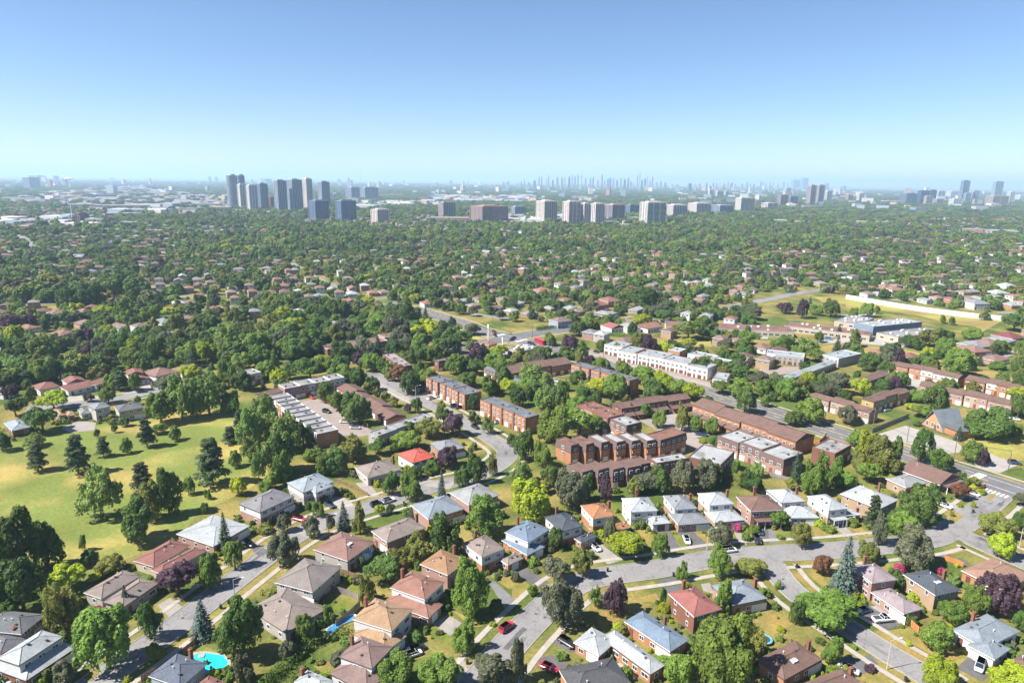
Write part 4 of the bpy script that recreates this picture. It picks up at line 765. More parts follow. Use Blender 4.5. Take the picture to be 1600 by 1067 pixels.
PARK=[
(-219.1,254.5),
(-198.3,269.1),
(-183.6,285.0),
(-166.5,307.3),
(-145.9,315.7),
(-129.1,308.7),
(-112.7,275.7),
(-90.4,237.0),
(-93.0,221.8),
(-102.9,206.3),
(-101.3,191.7),
(-110.5,177.9),
(-116.0,168.5),
(-135.4,176.3),
(-163.9,184.5)]
FENCES=[
('brown board fence behind the awning house','board',[(-47.7,171.3),(-41.6,168.2)],1.9),
('grey board fence beside the stucco house lawn','greyboard',[(-47.7,163.0),(-41.6,160.4),(-39.4,158.4)],1.9),
('grey board fence along the narrow rear garden','greyboard',[(-42.6,147.8),(-40.5,151.6),(-38.5,156.3)],1.9),
('brown board fence behind the olive hedge trees','board',[(-32.6,172.8),(-28.4,174.9),(-23.5,179.7)],1.9),
('orange-stained board fence beside the asphalt drive','orange',[(100.2,154.3),(101.0,151.5),(101.6,148.4)],1.9),
('red-orange board fence beside the orange-tan bungalow','orange',[(128.8,182.4),(130.6,180.7),(132.1,178.6)],1.7),
('brown board fence between the court and garage row','board',[(-97.2,326.6),(-82.3,310.5),(-69.8,295.3),(-63.5,286.2)],1.9),
('low brown board fence beside the green front lawn','board',[(-63.7,230.8),(-56.6,225.7),(-49.6,219.5)],1.4),
('dark board fence beside the chapel lot','greyboard',[(161.4,288.1),(174.5,297.8),(189.5,308.8)],2.2),
('bright orange board fence at the end of the brown row','orange',[(129.0,276.5),(131.6,273.8),(138.5,282.4)],2.0),
('brown board fence beside the pool','board',[(-75.2,137.2),(-74.3,139.5),(-74.1,142.3)],1.9),
('brown board fence in front of the blue-slate house','board',[(-80.1,128.0),(-79.2,129.3),(-78.2,130.8)],1.8),
('grey board fence behind the dormer row','greyboard',[(97.7,240.4),(100.5,238.4),(103.7,235.7)],1.8),
('brown slatted fence beside the cream terrace','board',[(19.9,136.0),(23.4,133.2),(26.9,130.2)],1.6),
('long dark hedge-like board fence at the crossing','greyboard',[(17.8,494.2),(25.5,499.4),(33.3,504.6)],2.0),
('grey board fence between the stucco and taupe houses','greyboard',[(-51.1,155.4),(-47.5,154.1)],1.8),
('terracotta board fence by the corner lot houses','orange',[(168.7,228.2),(172.7,231.2),(175.3,233.2)],1.6)]
CARS=[
('sedan','white',25.9,186.3,-1.1,'white sedan on the driveway of the dark slate house'),
('van','bluegrey',38.1,194.3,-1.19,'blue-grey van in front of the orange-roofed garage'),
('sedan','white',54.7,191.4,-1.6,'white sedan on the asphalt drive of the mid grey split-level'),
('sedan','navy',79.2,197.4,-1.65,'dark blue sedan on the drive of the brown porch house'),
('sedan','red',9.3,133.8,-0.54,'bright red sedan on the drive above the charcoal roof'),
('suv','black',14.0,142.4,-0.76,'black car on the drive of the long pale blue bungalow'),
('van','white',65.8,185.4,0.23,'white van on the street behind the dark conifer'),
('suv','red',-0.5,147.9,0.88,'red car driving on the residential street'),
('sedan','white',-22.3,137.7,0.53,'white car on the drive of the light tan house'),
('sedan','black',-21.7,139.5,0.53,'black car beside the white one at the light tan house'),
('suv','red',-68.0,201.3,-0.4,'red car on the drive below the wide grey-mauve semi'),
('sedan','navy',92.1,156.5,0.39,'navy car on the asphalt drive of the lavender-roofed house'),
('pickup','white',95.3,153.0,0.16,'white pickup truck on the asphalt drive of the lavender-roofed house'),
('van','silver',108.8,136.2,-2.31,'silver van on the drive of the blue-grey bungalow'),
('sedan','silver',77.6,134.5,-0.65,'silver-blue car on the drive of the bottom brown house'),
('suv','black',-78.6,185.7,-0.52,'dark car beside the wide pale-roofed bungalow'),
('sedan','silver',-109.9,127.5,-0.37,'grey car at the left edge below the pale two-tier house'),
('suv','white',-41.7,215.1,0.66,'white car parked on the street below the grey-blue brick house'),
('suv','navy',-45.2,212.6,0.66,'dark blue car parked behind the white one'),
('sedan','navy',-60.8,211.5,-0.77,'dark blue sedan beside the pale blue front-wing house'),
('sedan','white',-75.3,292.6,-0.02,'white sedan alone in the parking court'),
('sedan','silver',-68.9,285.2,-0.1,'grey sedan at the lower end of the parking court'),
('suv','black',-87.2,306.0,-0.54,'black car in the upper parking court'),
('sedan','red',-100.0,327.2,-0.9,'red car in front of the white flat-roofed block'),
('sedan','white',-40.6,328.3,0.93,'front white car of the two at the upper brick row'),
('sedan','white',-37.3,331.8,0.93,'rear white car of the two at the upper brick row'),
('sedan','black',-46.1,339.3,1.14,'dark car at the left end of the upper brick row'),
('suv','navy',-27.7,316.8,0.61,'navy car at the right end of the upper brick row'),
('sedan','black',-24.8,314.5,0.6,'black car beside the navy one at the brick row'),
('sedan','white',-6.1,294.7,0.66,'white car in front of the lower brick row'),
('sedan','black',-16.0,287.9,-0.91,'dark car parked on the curve of the street'),
('suv','white',150.0,216.5,-1.1,'white car on the drive below the long brown carport house'),
('sedan','white',166.3,226.7,-1.13,'white car on the asphalt drive by the orange flowers'),
('suv','navy',201.3,254.9,-0.26,'dark car alone in the corner lot'),
('van','navy',83.6,282.2,-0.4,'dark blue van in the middle court'),
('van','darkred',-13.0,482.4,-1.13,'dark red truck waiting at the crossing'),
('sedan','black',-12.1,472.2,-1.12,'black car in front of the dark red truck'),
('sedan','black',1.2,465.2,0.86,'rear black car crossing the intersection'),
('sedan','navy',-0.2,459.9,0.86,'front navy car crossing the intersection'),
('sedan','black',12.2,450.2,-0.98,'black car queuing beside the red bus'),
('sedan','navy',14.0,447.7,-0.98,'navy car queuing behind the black one'),
('sedan','silver',25.0,440.7,-0.99,'silver car following the red bus'),
('sedan','black',-188.6,332.9,0.43,'black car on the street behind the park'),
('sedan','white',-144.3,387.5,-1.14,'left white car of the two before the red roofed block'),
('sedan','silver',-142.2,389.4,-1.15,'right pale car of the two before the red roofed block'),
('van','blue',225.7,474.6,-0.45,'blue truck beside the strip mall'),
('sedan','white',259.4,460.3,-1.17,'leftmost white car along the school drive'),
('sedan','silver',264.3,459.6,-1.18,'silver car second along the school drive'),
('sedan','white',267.0,456.0,-1.18,'white car third along the school drive'),
('sedan','black',272.4,456.3,-1.19,'dark car fourth along the school drive'),
('suv','black',76.6,191.9,-1.61,'black car on the asphalt drive left of the magenta shrub'),
('sedan','black',54.6,428.5,-0.94,'black car at the near end of the white row lane'),
('suv','darkred',111.0,358.7,-0.95,'dark red car at the far end of the white row lane'),
('sedan','white',25.3,360.9,-0.6,'white car in the small court by the brown row'),
('sedan','silver',184.0,318.6,0.46,'silver car parked below the yellow-ended block'),
('sedan','white',239.1,308.0,-0.76,'white car at the right edge below the pink brick row')]
POLES=[
('lamp',86.8,135.2,7.6,'concrete street lamp with long arm beside the lower crescent'),
('lamp',59.7,186.5,6.8,'thin street lamp beside the mid grey split-level drive'),
('lamp',105.3,195.0,5.4,'street lamp beside the pale house with dark canopy'),
('lamp',-70.7,156.0,7.6,'street lamp on the left street beside the plum tree shadow'),
('lamp',156.7,190.1,6.3,'street lamp near the right edge by the corner street'),
('mast',-15.8,442.3,14.5,'tall white mast left at the crossing'),
('mast',-6.2,441.9,6.0,'shorter white mast at the crossing'),
('utility',177.7,256.0,11.1,'tall utility pole before the chapel lot'),
('utility',194.2,248.2,8.6,'utility pole at the corner lot'),
('utility',162.2,254.4,4.7,'utility pole behind the long brown carport house'),
('utility',170.8,277.0,10.6,'utility pole at the left of the chapel lot'),
('utility',166.2,296.4,7.0,'utility pole by the tan brick row'),
('utility',144.9,298.8,8.9,'utility pole beside the leftmost arterial trees'),
('utility',14.2,468.9,10.5,'utility pole behind the white truck'),
('utility',-9.1,492.6,9.4,'utility pole behind the dark red truck'),
('utility',-14.8,515.3,10.1,'utility pole on the far side of the arterial'),
('utility',35.7,446.6,8.5,'utility pole beyond the red bus'),
('utility',56.2,405.3,9.9,'utility pole by the white row lane'),
('utility',81.0,391.0,9.6,'thin pole before the long white townhouse row'),
('lamp',-48.3,329.1,3.0,'short lamp by the upper brick row'),
('lamp',-56.2,192.8,4.4,'street lamp on the left street above the blue spruce')]
BINS=[
(28.0,174.0,'dark waste bin beside the plum tree'),
(46.3,172.1,'dark waste bin left of the small street tree'),
(111.2,182.5,'dark waste bin by the olive street tree'),
(-73.9,154.7,'left dark waste bin on the left street'),
(-72.7,156.8,'right dark waste bin on the left street'),
(89.0,131.4,'dark waste bin near the bottom crescent kerb'),
(-36.1,213.6,'dark waste bin beside the white parked car'),
(-9.3,135.3,'dark waste bin below the small kerb tree'),
(83.1,177.2,'dark waste bin on the corner kerb'),
(-19.5,150.2,'dark blue waste bin beside the salmon house garage'),
(157.3,212.8,'dark waste bin at the wide concrete drive'),
(45.7,133.0,'grey waste bin by the big bottom tree')]
TOWERS=[
(-957.1,2375.5,35.8,115.5,'round','darkglass','steel','round dark glass tower,leftmost of the tall tower group'),
(-956.9,2450.9,29.2,116.2,'round','darkglass','steel','dark tower with curved top right behind the leftmost round tower'),
(-915.0,2352.2,29.5,84.3,'balcony','white','darkglass','shorter pale-edged tower in front of the curved-top tower'),
(-840.8,2238.6,32.7,82.8,'balcony','white','darkglass','tower with stacked white balconies in the left group'),
(-843.7,2338.0,37.1,87.8,'pier','darkglass','steel','dark slab tower right of the white balcony tower'),
(-887.6,2553.5,25.9,36.4,'slab','brickred','darkglass','short brick-red block between the dark slab and next tower'),
(-747.4,2233.0,36.8,99.2,'pier','grey','darkglass','grey tower with white penthouse left of the broadest slab'),
(-714.9,2274.1,49.0,102.4,'pier','grey','darkglass','broadest grey slab tower of the left group'),
(-732.4,2481.8,31.4,105.5,'pier','cream','steel','slender cream-sided tower right of the broadest slab'),
(-669.8,2462.6,39.0,95.4,'pier','grey','blueglass','blue-grey tower behind the lower twin blocks'),
(-508.9,1812.6,50.7,50.8,'slab','darkgrey','blueglass','left one of the lower twin dark blue blocks'),
(-427.8,1771.0,50.2,53.0,'slab','darkgrey','blueglass','right one of the lower twin dark blue blocks'),
(-857.4,3713.6,72.7,60.8,'slab','grey','blueglass','hazy slab behind the right twin block'),
(-760.5,3672.3,91.8,62.4,'slab','grey','blueglass','hazy blue-grey slab with white left edge'),
(-324.7,1683.6,41.8,35.8,'pier','pinkwhite','steel','pinkish white block standing alone in the woods'),
(-190.8,1993.7,48.1,44.7,'pier','pinkgrey','blueglass','pinkish grey tower above a low salmon block'),
(-61.9,1736.1,93.9,45.1,'balcony','brickpink','steel','wide brick-red apartment slab with grey balconies'),
(-40.5,2005.0,22.9,28.3,'slab','cream','steel','small cream block right of the brick-red slab'),
(14.5,2142.6,44.9,29.4,'slab','grey','blueglass','low blue-grey office block before the mall'),
(84.9,1783.6,53.3,57.8,'pier','cream','blueglass','striped cream and blue tower left of the pinkish pair'),
(141.5,1690.7,43.0,60.1,'balcony','pinkwhite','steel','left half of the tall pinkish white tower pair'),
(174.9,1697.1,24.8,55.7,'balcony','pinkwhite','steel','right half of the tall pinkish white tower pair'),
(214.1,1773.2,36.1,53.1,'pier','cream','blueglass','blue and white tower joined to the pinkish pair'),
(277.9,1921.1,57.4,46.7,'slab','pinkgrey','darkglass','pink apartment slab right of the blue and white tower'),
(391.1,2291.0,48.8,34.2,'slab','darkgrey','darkglass','dark blue-grey slab behind the salmon block'),
(357.9,1783.7,66.3,57.8,'balcony','cream','tealglass','wide teal stepped tower with cream left side'),
(498.6,2128.8,64.8,41.1,'pier','pinkwhite','darkglass','pink and white slab right of the teal tower'),
(646.0,2416.0,76.5,39.0,'pier','pinkwhite','steel','pink,white and grey striped slab in the middle'),
(731.4,2437.9,75.7,31.8,'slab','grey','blueglass','long dark blue slab with a white left end'),
(879.8,2647.8,70.4,54.1,'pier','cream','steel','cream ribbed tower at the right of the middle row'),
(1409.3,5005.7,32.8,58.5,'pier','cream','steel','slim cream tower in the distance'),
(1524.0,5189.8,55.6,47.9,'slab','cream','blueglass','pale left half of the distant cream pair'),
(1690.5,5553.9,37.1,44.4,'slab','pinkwhite','steel','pinkish right half of the distant cream pair'),
(2033.5,8103.1,40.8,94.4,'slab','darkgrey','darkglass','lone dark tower right of downtown'),
(1297.6,3368.8,51.1,54.1,'slab','brickpink','steel','brick-pink slab with sunlit front'),
(1409.6,3524.9,51.2,44.4,'slab','darkgrey','darkglass','shaded dark slab joined to the brick-pink one'),
(1515.9,3561.6,43.6,102.2,'pier','pinkgrey','darkglass','left tower of the tall pink striped twin'),
(1633.2,3732.2,44.8,102.4,'pier','pinkgrey','darkglass','right tower of the tall pink striped twin'),
(1937.1,4307.1,46.2,67.9,'slab','white','steel','stepped white block right of the pink twin'),
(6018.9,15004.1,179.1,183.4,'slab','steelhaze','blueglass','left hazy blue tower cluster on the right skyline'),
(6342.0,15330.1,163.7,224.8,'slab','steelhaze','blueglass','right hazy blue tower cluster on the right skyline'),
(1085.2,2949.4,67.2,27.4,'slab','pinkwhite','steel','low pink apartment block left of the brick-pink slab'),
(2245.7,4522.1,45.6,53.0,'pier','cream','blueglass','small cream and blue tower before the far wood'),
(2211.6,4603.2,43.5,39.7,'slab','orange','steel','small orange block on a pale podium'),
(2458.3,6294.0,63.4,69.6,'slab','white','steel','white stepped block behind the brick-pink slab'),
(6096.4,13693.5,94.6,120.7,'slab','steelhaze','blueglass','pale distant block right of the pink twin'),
(2284.8,4038.1,86.6,61.3,'slab','darkgrey','darkglass','dark office block left of the blue cubes'),
(2388.2,4075.7,61.7,76.9,'slab','navy','blueglass','left dark blue office cube'),
(2574.8,4301.7,41.8,79.5,'slab','navy','blueglass','right dark blue office cube'),
(2319.1,3906.9,43.4,49.7,'slab','tan','steel','tan office block in front of the blue cubes'),
(3390.7,5563.4,70.1,65.0,'slab','white','steel','white block right of the blue cubes'),
(3766.8,6010.6,96.1,62.8,'pier','white','steel','broad white ribbed block behind the tall tower'),
(3060.0,4757.0,52.8,143.0,'pier','darkgrey','blueglass','tallest dark glass tower at the right'),
(3014.4,4644.8,42.8,60.1,'slab','grey','blueglass','pale block against the foot of the tallest tower'),
(3165.8,4799.4,53.2,76.8,'pier','grey','steel','grey ribbed tower right of the tallest one'),
(3790.5,5493.3,70.6,144.9,'balcony','grey','tealglass','unfinished tower with glazed teal top'),
(2584.3,3735.0,104.7,57.7,'slab','tan','steel','tan podium block before the unfinished tower'),
(3321.5,4672.9,46.0,74.8,'pier','white','tealglass','white and green tower right of the unfinished one'),
(3949.4,5443.0,108.4,42.3,'pier','white','steel','long white apartment block at the right edge'),
(2387.6,3931.0,58.1,34.0,'slab','pinkgrey','steel','low pink-grey block before the white ones'),
(2483.9,3923.1,66.9,36.9,'pier','white','steel','low white block with dark piers'),
(2601.2,3936.2,24.8,34.1,'slab','tan','steel','small tan block near the right'),
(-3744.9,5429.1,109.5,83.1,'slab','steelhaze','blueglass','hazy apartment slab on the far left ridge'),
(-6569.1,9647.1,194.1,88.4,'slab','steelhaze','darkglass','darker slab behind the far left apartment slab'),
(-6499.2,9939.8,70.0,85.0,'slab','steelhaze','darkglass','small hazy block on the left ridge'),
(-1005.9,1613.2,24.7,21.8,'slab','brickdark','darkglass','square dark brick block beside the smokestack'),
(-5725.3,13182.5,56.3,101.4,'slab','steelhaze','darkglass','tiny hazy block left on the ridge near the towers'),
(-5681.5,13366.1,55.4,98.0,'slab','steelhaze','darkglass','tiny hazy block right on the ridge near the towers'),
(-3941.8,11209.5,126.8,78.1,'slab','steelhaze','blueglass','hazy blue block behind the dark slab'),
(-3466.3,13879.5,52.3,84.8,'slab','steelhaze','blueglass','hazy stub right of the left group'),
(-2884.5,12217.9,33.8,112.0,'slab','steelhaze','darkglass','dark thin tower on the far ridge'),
(-1026.3,9314.1,26.9,57.1,'slab','white','steel','tiny white tower on the far ridge')]
LOWS=[
(-163.8,1769.7,99.1,18.4,'salmon','low salmon block at the foot of the pinkish grey tower'),
(-240.0,3579.8,36.2,26.5,'white','white hall end at the rail yard'),
(-130.6,3550.6,148.0,26.3,'white','very long white warehouse in the middle distance'),
(4.1,3761.0,128.2,18.6,'grey','grey warehouse right of the long white one'),
(13.3,1682.6,79.3,13.7,'tan','beige shopping centre left of the striped tower'),
(-36.9,1777.2,18.1,8.9,'white','white store beside the beige centre'),
(120.1,1809.2,16.1,15.9,'tan','small beige block between striped and pinkish towers'),
(252.9,1780.9,38.5,8.9,'salmon','salmon podium under the pink slab'),
(327.1,1890.6,31.2,18.9,'tan','pale stone block left of the teal tower'),
(254.3,1712.2,115.5,5.4,'paleblue','long blue-white roof before the teal tower'),
(-416.0,4013.9,50.7,32.2,'white','white cube with green side by the rail yard'),
(-455.6,3995.0,52.9,17.3,'white','white shed left of the white cube'),
(-753.8,4263.5,139.8,18.4,'pinkgrey','row of pinkish sheds right of the hazy slabs'),
(-547.7,2499.7,38.0,6.2,'tan','beige roof by the right twin block'),
(-472.6,2186.1,41.6,5.5,'white','white roof below the beige one'),
(-915.1,2186.5,36.1,21.8,'tan','beige block left of the round tower'),
(-847.4,2144.8,49.0,10.7,'tan','beige podium under the round towers'),
(-744.0,2086.8,39.7,9.1,'white','white podium under the dark slab'),
(-532.1,1704.6,21.7,4.7,'white','small white roof in the wood under the slabs'),
(720.6,1854.8,28.3,18.1,'white','white school block in the right wood'),
(842.4,2041.1,70.0,8.2,'white','long white school wing in the right wood'),
(773.3,1846.7,31.7,15.0,'tan','tan school wing in the right wood'),
(957.7,1939.8,78.9,9.7,'pinkwhite','long pinkish white roof in the right wood'),
(2159.3,4581.3,52.0,14.1,'tan','pale podium beside the orange block'),
(2036.2,4177.9,42.2,15.5,'white','white low block right of the orange block'),
(1368.4,3177.9,86.4,15.8,'pinkgrey','pink podium under the twin'),
(1108.3,1650.7,37.8,9.4,'tan','tan roofed school in the right-hand wood'),
(1149.5,1629.7,76.8,8.2,'paleblue','long pale roof beside the tan school'),
(1251.6,1734.0,22.1,4.4,'tan','tan wing at the right of the pale roof'),
(2346.4,4297.4,75.9,26.5,'pinkgrey','pink low blocks left of the dark office'),
(2333.2,4377.3,30.4,16.2,'white','white low block at the left of the right skyline'),
(-1087.0,1500.6,59.3,9.4,'pinkgrey','pinkish factory hall at the left edge'),
(-1064.1,1535.8,31.3,12.5,'grey','grey-blue factory hall right of the pinkish hall'),
(-1002.3,1391.9,58.7,7.0,'paleblue','long pale blue roof at the left edge'),
(-1058.7,1609.0,61.5,6.1,'white','long white roof left of the smokestack'),
(-942.4,1442.4,31.3,7.3,'tan','beige hall below the long white roof'),
(-961.6,1525.2,11.7,8.6,'white','white hall under the dark brick block'),
(-886.2,1425.9,45.5,7.2,'tan','beige hall right of the smokestack'),
(-946.8,1528.1,21.4,9.6,'grey','grey hall right of the white hall'),
(-930.6,1546.7,25.6,7.8,'pinkwhite','pinkish hall right of the grey hall'),
(-843.5,1503.3,36.4,12.3,'slate','slate-roofed hall in the left wood'),
(-779.8,1322.4,40.6,8.4,'brickpurple','brick-purple long hall in the left wood'),
(-2205.3,3085.2,113.1,5.7,'white','thin long white roof high on the left'),
(-1087.5,1873.9,33.3,10.5,'brickred','brick-red hall end by the rail yard'),
(-1030.2,1864.7,71.1,12.8,'grey','very long grey hall beside the brick-red end'),
(-1250.7,2123.2,45.8,4.5,'white','white roof over the grey hall'),
(-1508.2,2432.8,83.2,9.1,'grey','grey long roof left of the yard'),
(-1369.5,2413.7,171.3,8.4,'pinkgrey','long pinkish roof across the yard'),
(-1679.3,2441.8,55.7,6.1,'grey','grey roof left of the tree belt'),
(-1924.8,2938.7,29.7,14.6,'white','small white block in the yard'),
(-1925.5,3141.6,87.4,7.8,'paleblue','pale blue roof in the yard'),
(-2212.9,3910.0,44.4,7.2,'white','thin white roof high in the yard'),
(-2092.7,3556.6,89.8,15.4,'brickpurple','purple-grey block high in the yard'),
(-2443.3,4013.3,25.3,49.4,'white','white plant tower on the left'),
(-2677.7,3992.7,75.6,12.3,'pinkgrey','pink-grey roof in the upper yard'),
(-1993.3,3110.7,23.6,23.1,'white','white block among the upper yard roofs'),
(-2183.9,4176.1,121.2,10.3,'white','white long roof over a dark front'),
(-1737.4,3227.3,73.4,14.0,'grey','white and grey block left of the white roof'),
(-1629.1,3276.6,37.3,10.1,'white','small white hall in the yard centre'),
(-1610.0,3362.7,68.0,8.3,'paleblue','pale hall right of the small white hall'),
(-1748.3,3778.7,157.4,7.5,'white','thin white roof behind the yard trees'),
(-1112.4,2193.5,16.7,6.8,'white','white box in the rail yard'),
(-951.6,1907.0,48.5,7.6,'white','white-roofed hall front with dark base'),
(-1044.1,2279.1,106.9,5.1,'pinkgrey','long pink-grey roof before the round tower'),
(-1167.4,2635.5,100.1,9.8,'white','stepped white hall left of the round tower'),
(-1235.9,2917.6,88.6,10.8,'pinkwhite','pinkish white hall behind the round tower'),
(-722.2,1620.6,46.5,9.2,'paleblue','pale blue glazed block in the left wood'),
(-816.7,1652.5,61.0,6.2,'pinkgrey','pinkish long roof in the left wood'),
(-706.2,1312.3,11.7,3.3,'grey','grey roof low in the left wood'),
(-682.2,1316.2,10.1,7.5,'brickred','small brick-red block low in the left wood'),
(-596.6,1330.2,18.7,5.9,'brickpurple','mauve roof low in the left wood'),
(-1342.9,2406.5,112.9,9.0,'pinkgrey','pinkish grey long hall left in the yard'),
(-1393.5,3383.9,25.7,8.4,'white','small white roof left of the round tower')]
DOWN=[
(48.3,8152.3,12.3,79.9),
(84.5,8185.5,14.4,90.2),
(121.0,8219.0,12.4,100.7),
(179.0,8272.1,31.2,76.0),
(243.2,8330.9,31.4,96.9),
(299.5,8382.5,14.8,138.4),
(332.3,8412.6,14.8,138.9),
(390.9,8466.2,12.8,124.3),
(418.8,8491.7,15.0,153.7),
(475.0,8543.3,21.5,104.6),
(532.0,8595.5,32.4,136.7),
(589.6,8648.3,27.2,137.5),
(630.4,8685.6,21.8,127.5),
(689.2,8739.6,27.5,139.0),
(728.5,8775.5,22.1,166.3),
(766.9,8810.7,22.2,145.5),
(805.5,8846.1,15.6,175.1),
(913.5,8945.0,22.5,131.3),
(982.2,9008.0,22.7,132.3),
(1020.1,9042.7,20.5,141.6),
(1090.3,9107.0,28.6,105.9),
(1148.5,9160.4,18.4,173.6),
(1233.8,9238.5,23.2,124.4),
(1273.7,9275.0,23.3,136.2),
(1320.6,9318.0,23.4,136.8),
(1187.1,9195.7,28.9,107.0),
(1239.8,9244.0,23.2,124.4),
(1273.1,9274.4,23.3,136.2),
(1319.9,9317.4,18.7,136.8),
(1374.1,9367.0,35.3,114.7),
(1435.6,9423.4,29.6,138.4),
(1497.9,9480.5,29.8,127.6),
(1554.0,9531.8,24.0,139.9),
(1596.4,9570.7,30.1,99.6),
(1639.2,9609.9,24.2,82.4),
(1699.6,9665.3,24.3,177.2),
(1737.4,9699.9,17.1,210.9),
(1776.9,9736.1,30.6,119.2),
(1828.6,9783.4,24.6,137.7),
(1865.8,9817.5,19.8,168.0),
(1910.8,9858.7,24.8,108.6),
(1953.1,9897.5,19.9,159.8),
(2025.0,9963.3,37.6,91.5),
(2102.4,10034.3,31.5,104.4),
(2181.0,10106.3,31.8,92.8),
(2292.9,10208.8,25.7,75.1),
(2390.7,10298.4,25.9,75.7),
(2746.6,10624.5,26.7,84.6),
(2834.7,10705.2,26.9,85.2),
(2978.5,10837.0,27.2,90.3),
(3116.5,10963.4,24.8,96.7),
(3182.0,11023.4,30.5,91.8),
(3257.8,11092.9,25.1,101.9),
(3353.9,11180.8,30.9,89.0),
(3441.6,11261.2,34.0,107.5),
(3530.6,11342.8,28.5,94.5),
(3600.8,11407.1,25.8,86.6),
(3519.8,11332.9,42.7,90.2),
(3599.8,11406.2,25.8,86.6),
(3763.1,11555.8,29.0,84.9),
(3877.9,11661.0,36.6,107.1),
(3952.0,11728.9,26.5,93.4),
(4048.6,11817.4,29.7,86.9),
(4201.8,11957.7,33.1,124.4),
(4268.5,12018.9,33.2,120.6),
(4347.3,12091.0,27.4,96.2),
(4449.9,12185.1,33.7,119.3),
(4530.9,12259.2,27.7,117.1),
(4648.2,12366.7,34.2,93.9),
(4816.0,12520.5,34.6,119.5),
(4926.1,12621.3,34.9,100.5),
(-118.7,7999.4,14.1,76.5),
(-63.7,8049.7,24.3,88.8),
(-207.1,7918.3,13.9,43.7),
(-293.8,7838.9,13.8,36.6),
(-172.9,7949.6,12.0,37.1),
(-28.4,8082.1,14.2,17.9)]
CNT=(853.1, 8889.7, 11.2, 249.4)
MASTS=[
(-2735.2,12522.9,12.6,213.9,'tallest chimney stack on the left horizon'),
(-2420.5,13165.9,13.2,136.7,'faint thin chimney between the two others'),
(-1807.9,14417.4,14.5,167.2,'right chimney stack on the horizon'),
(-1077.5,1687.7,1.7,34.8,'slim white smokestack in the left wood')]
WATERTOWER=(-3456.7, 5443.9, 68.6, 83.4)
CHAPEL=[[(190.8, 300.5), (193.9, 289.2), (209.5, 305.5), (219.8, 325.7)]]
WALL=[
(322.6,653.6),
(335.6,628.4),
(357.4,592.1),
(373.4,575.5),
(389.6,561.2),
(407.1,550.6)]
SCHOOL=[(264.33, 510.49, 0.79, 20.16, 61.09, 4.0), (264.42, 489.39, 0.41, 16.65, 74.88, 6.5), (269.79, 465.42, 0.41, 17.45, 69.79, 4.2)]
MALL=[(202.16, 478.2, 1.39, 90.39, 42.33, 4.5), (251.51, 468.88, 0.99, 57.33, 33.48, 4.5)]
STATION=[(5.99, 410.11, 0.79, 12.18, 15.31)]
POOL=[
(-72.8,136.6),
(-72.3,137.4),
(-70.2,137.8),
(-66.2,137.0),
(-64.1,135.1),
(-63.5,133.3),
(-65.3,131.6),
(-67.3,131.2),
(-69.0,132.2)]
POOL2=[
(-44.6,146.4),
(-42.9,144.6),
(-41.2,148.6),
(-37.8,151.2),
(-39.7,152.5),
(-42.3,149.9)]
TRAMP=(61.87355715564743, 144.45962442488562)
HEDGES=[[(-39.4, 144.5), (-44.4, 142.9), (-47.4, 140.0), (-49.2, 135.0), (-51.7, 129.3), (-52.7, 127.3)], [(18.5, 491.9), (25.3, 496.2), (33.2, 501.8)], [(69.1, 480.2), (87.3, 478.6), (110.0, 477.3)]]
BUS=(19.1, 451.2, -1.08)
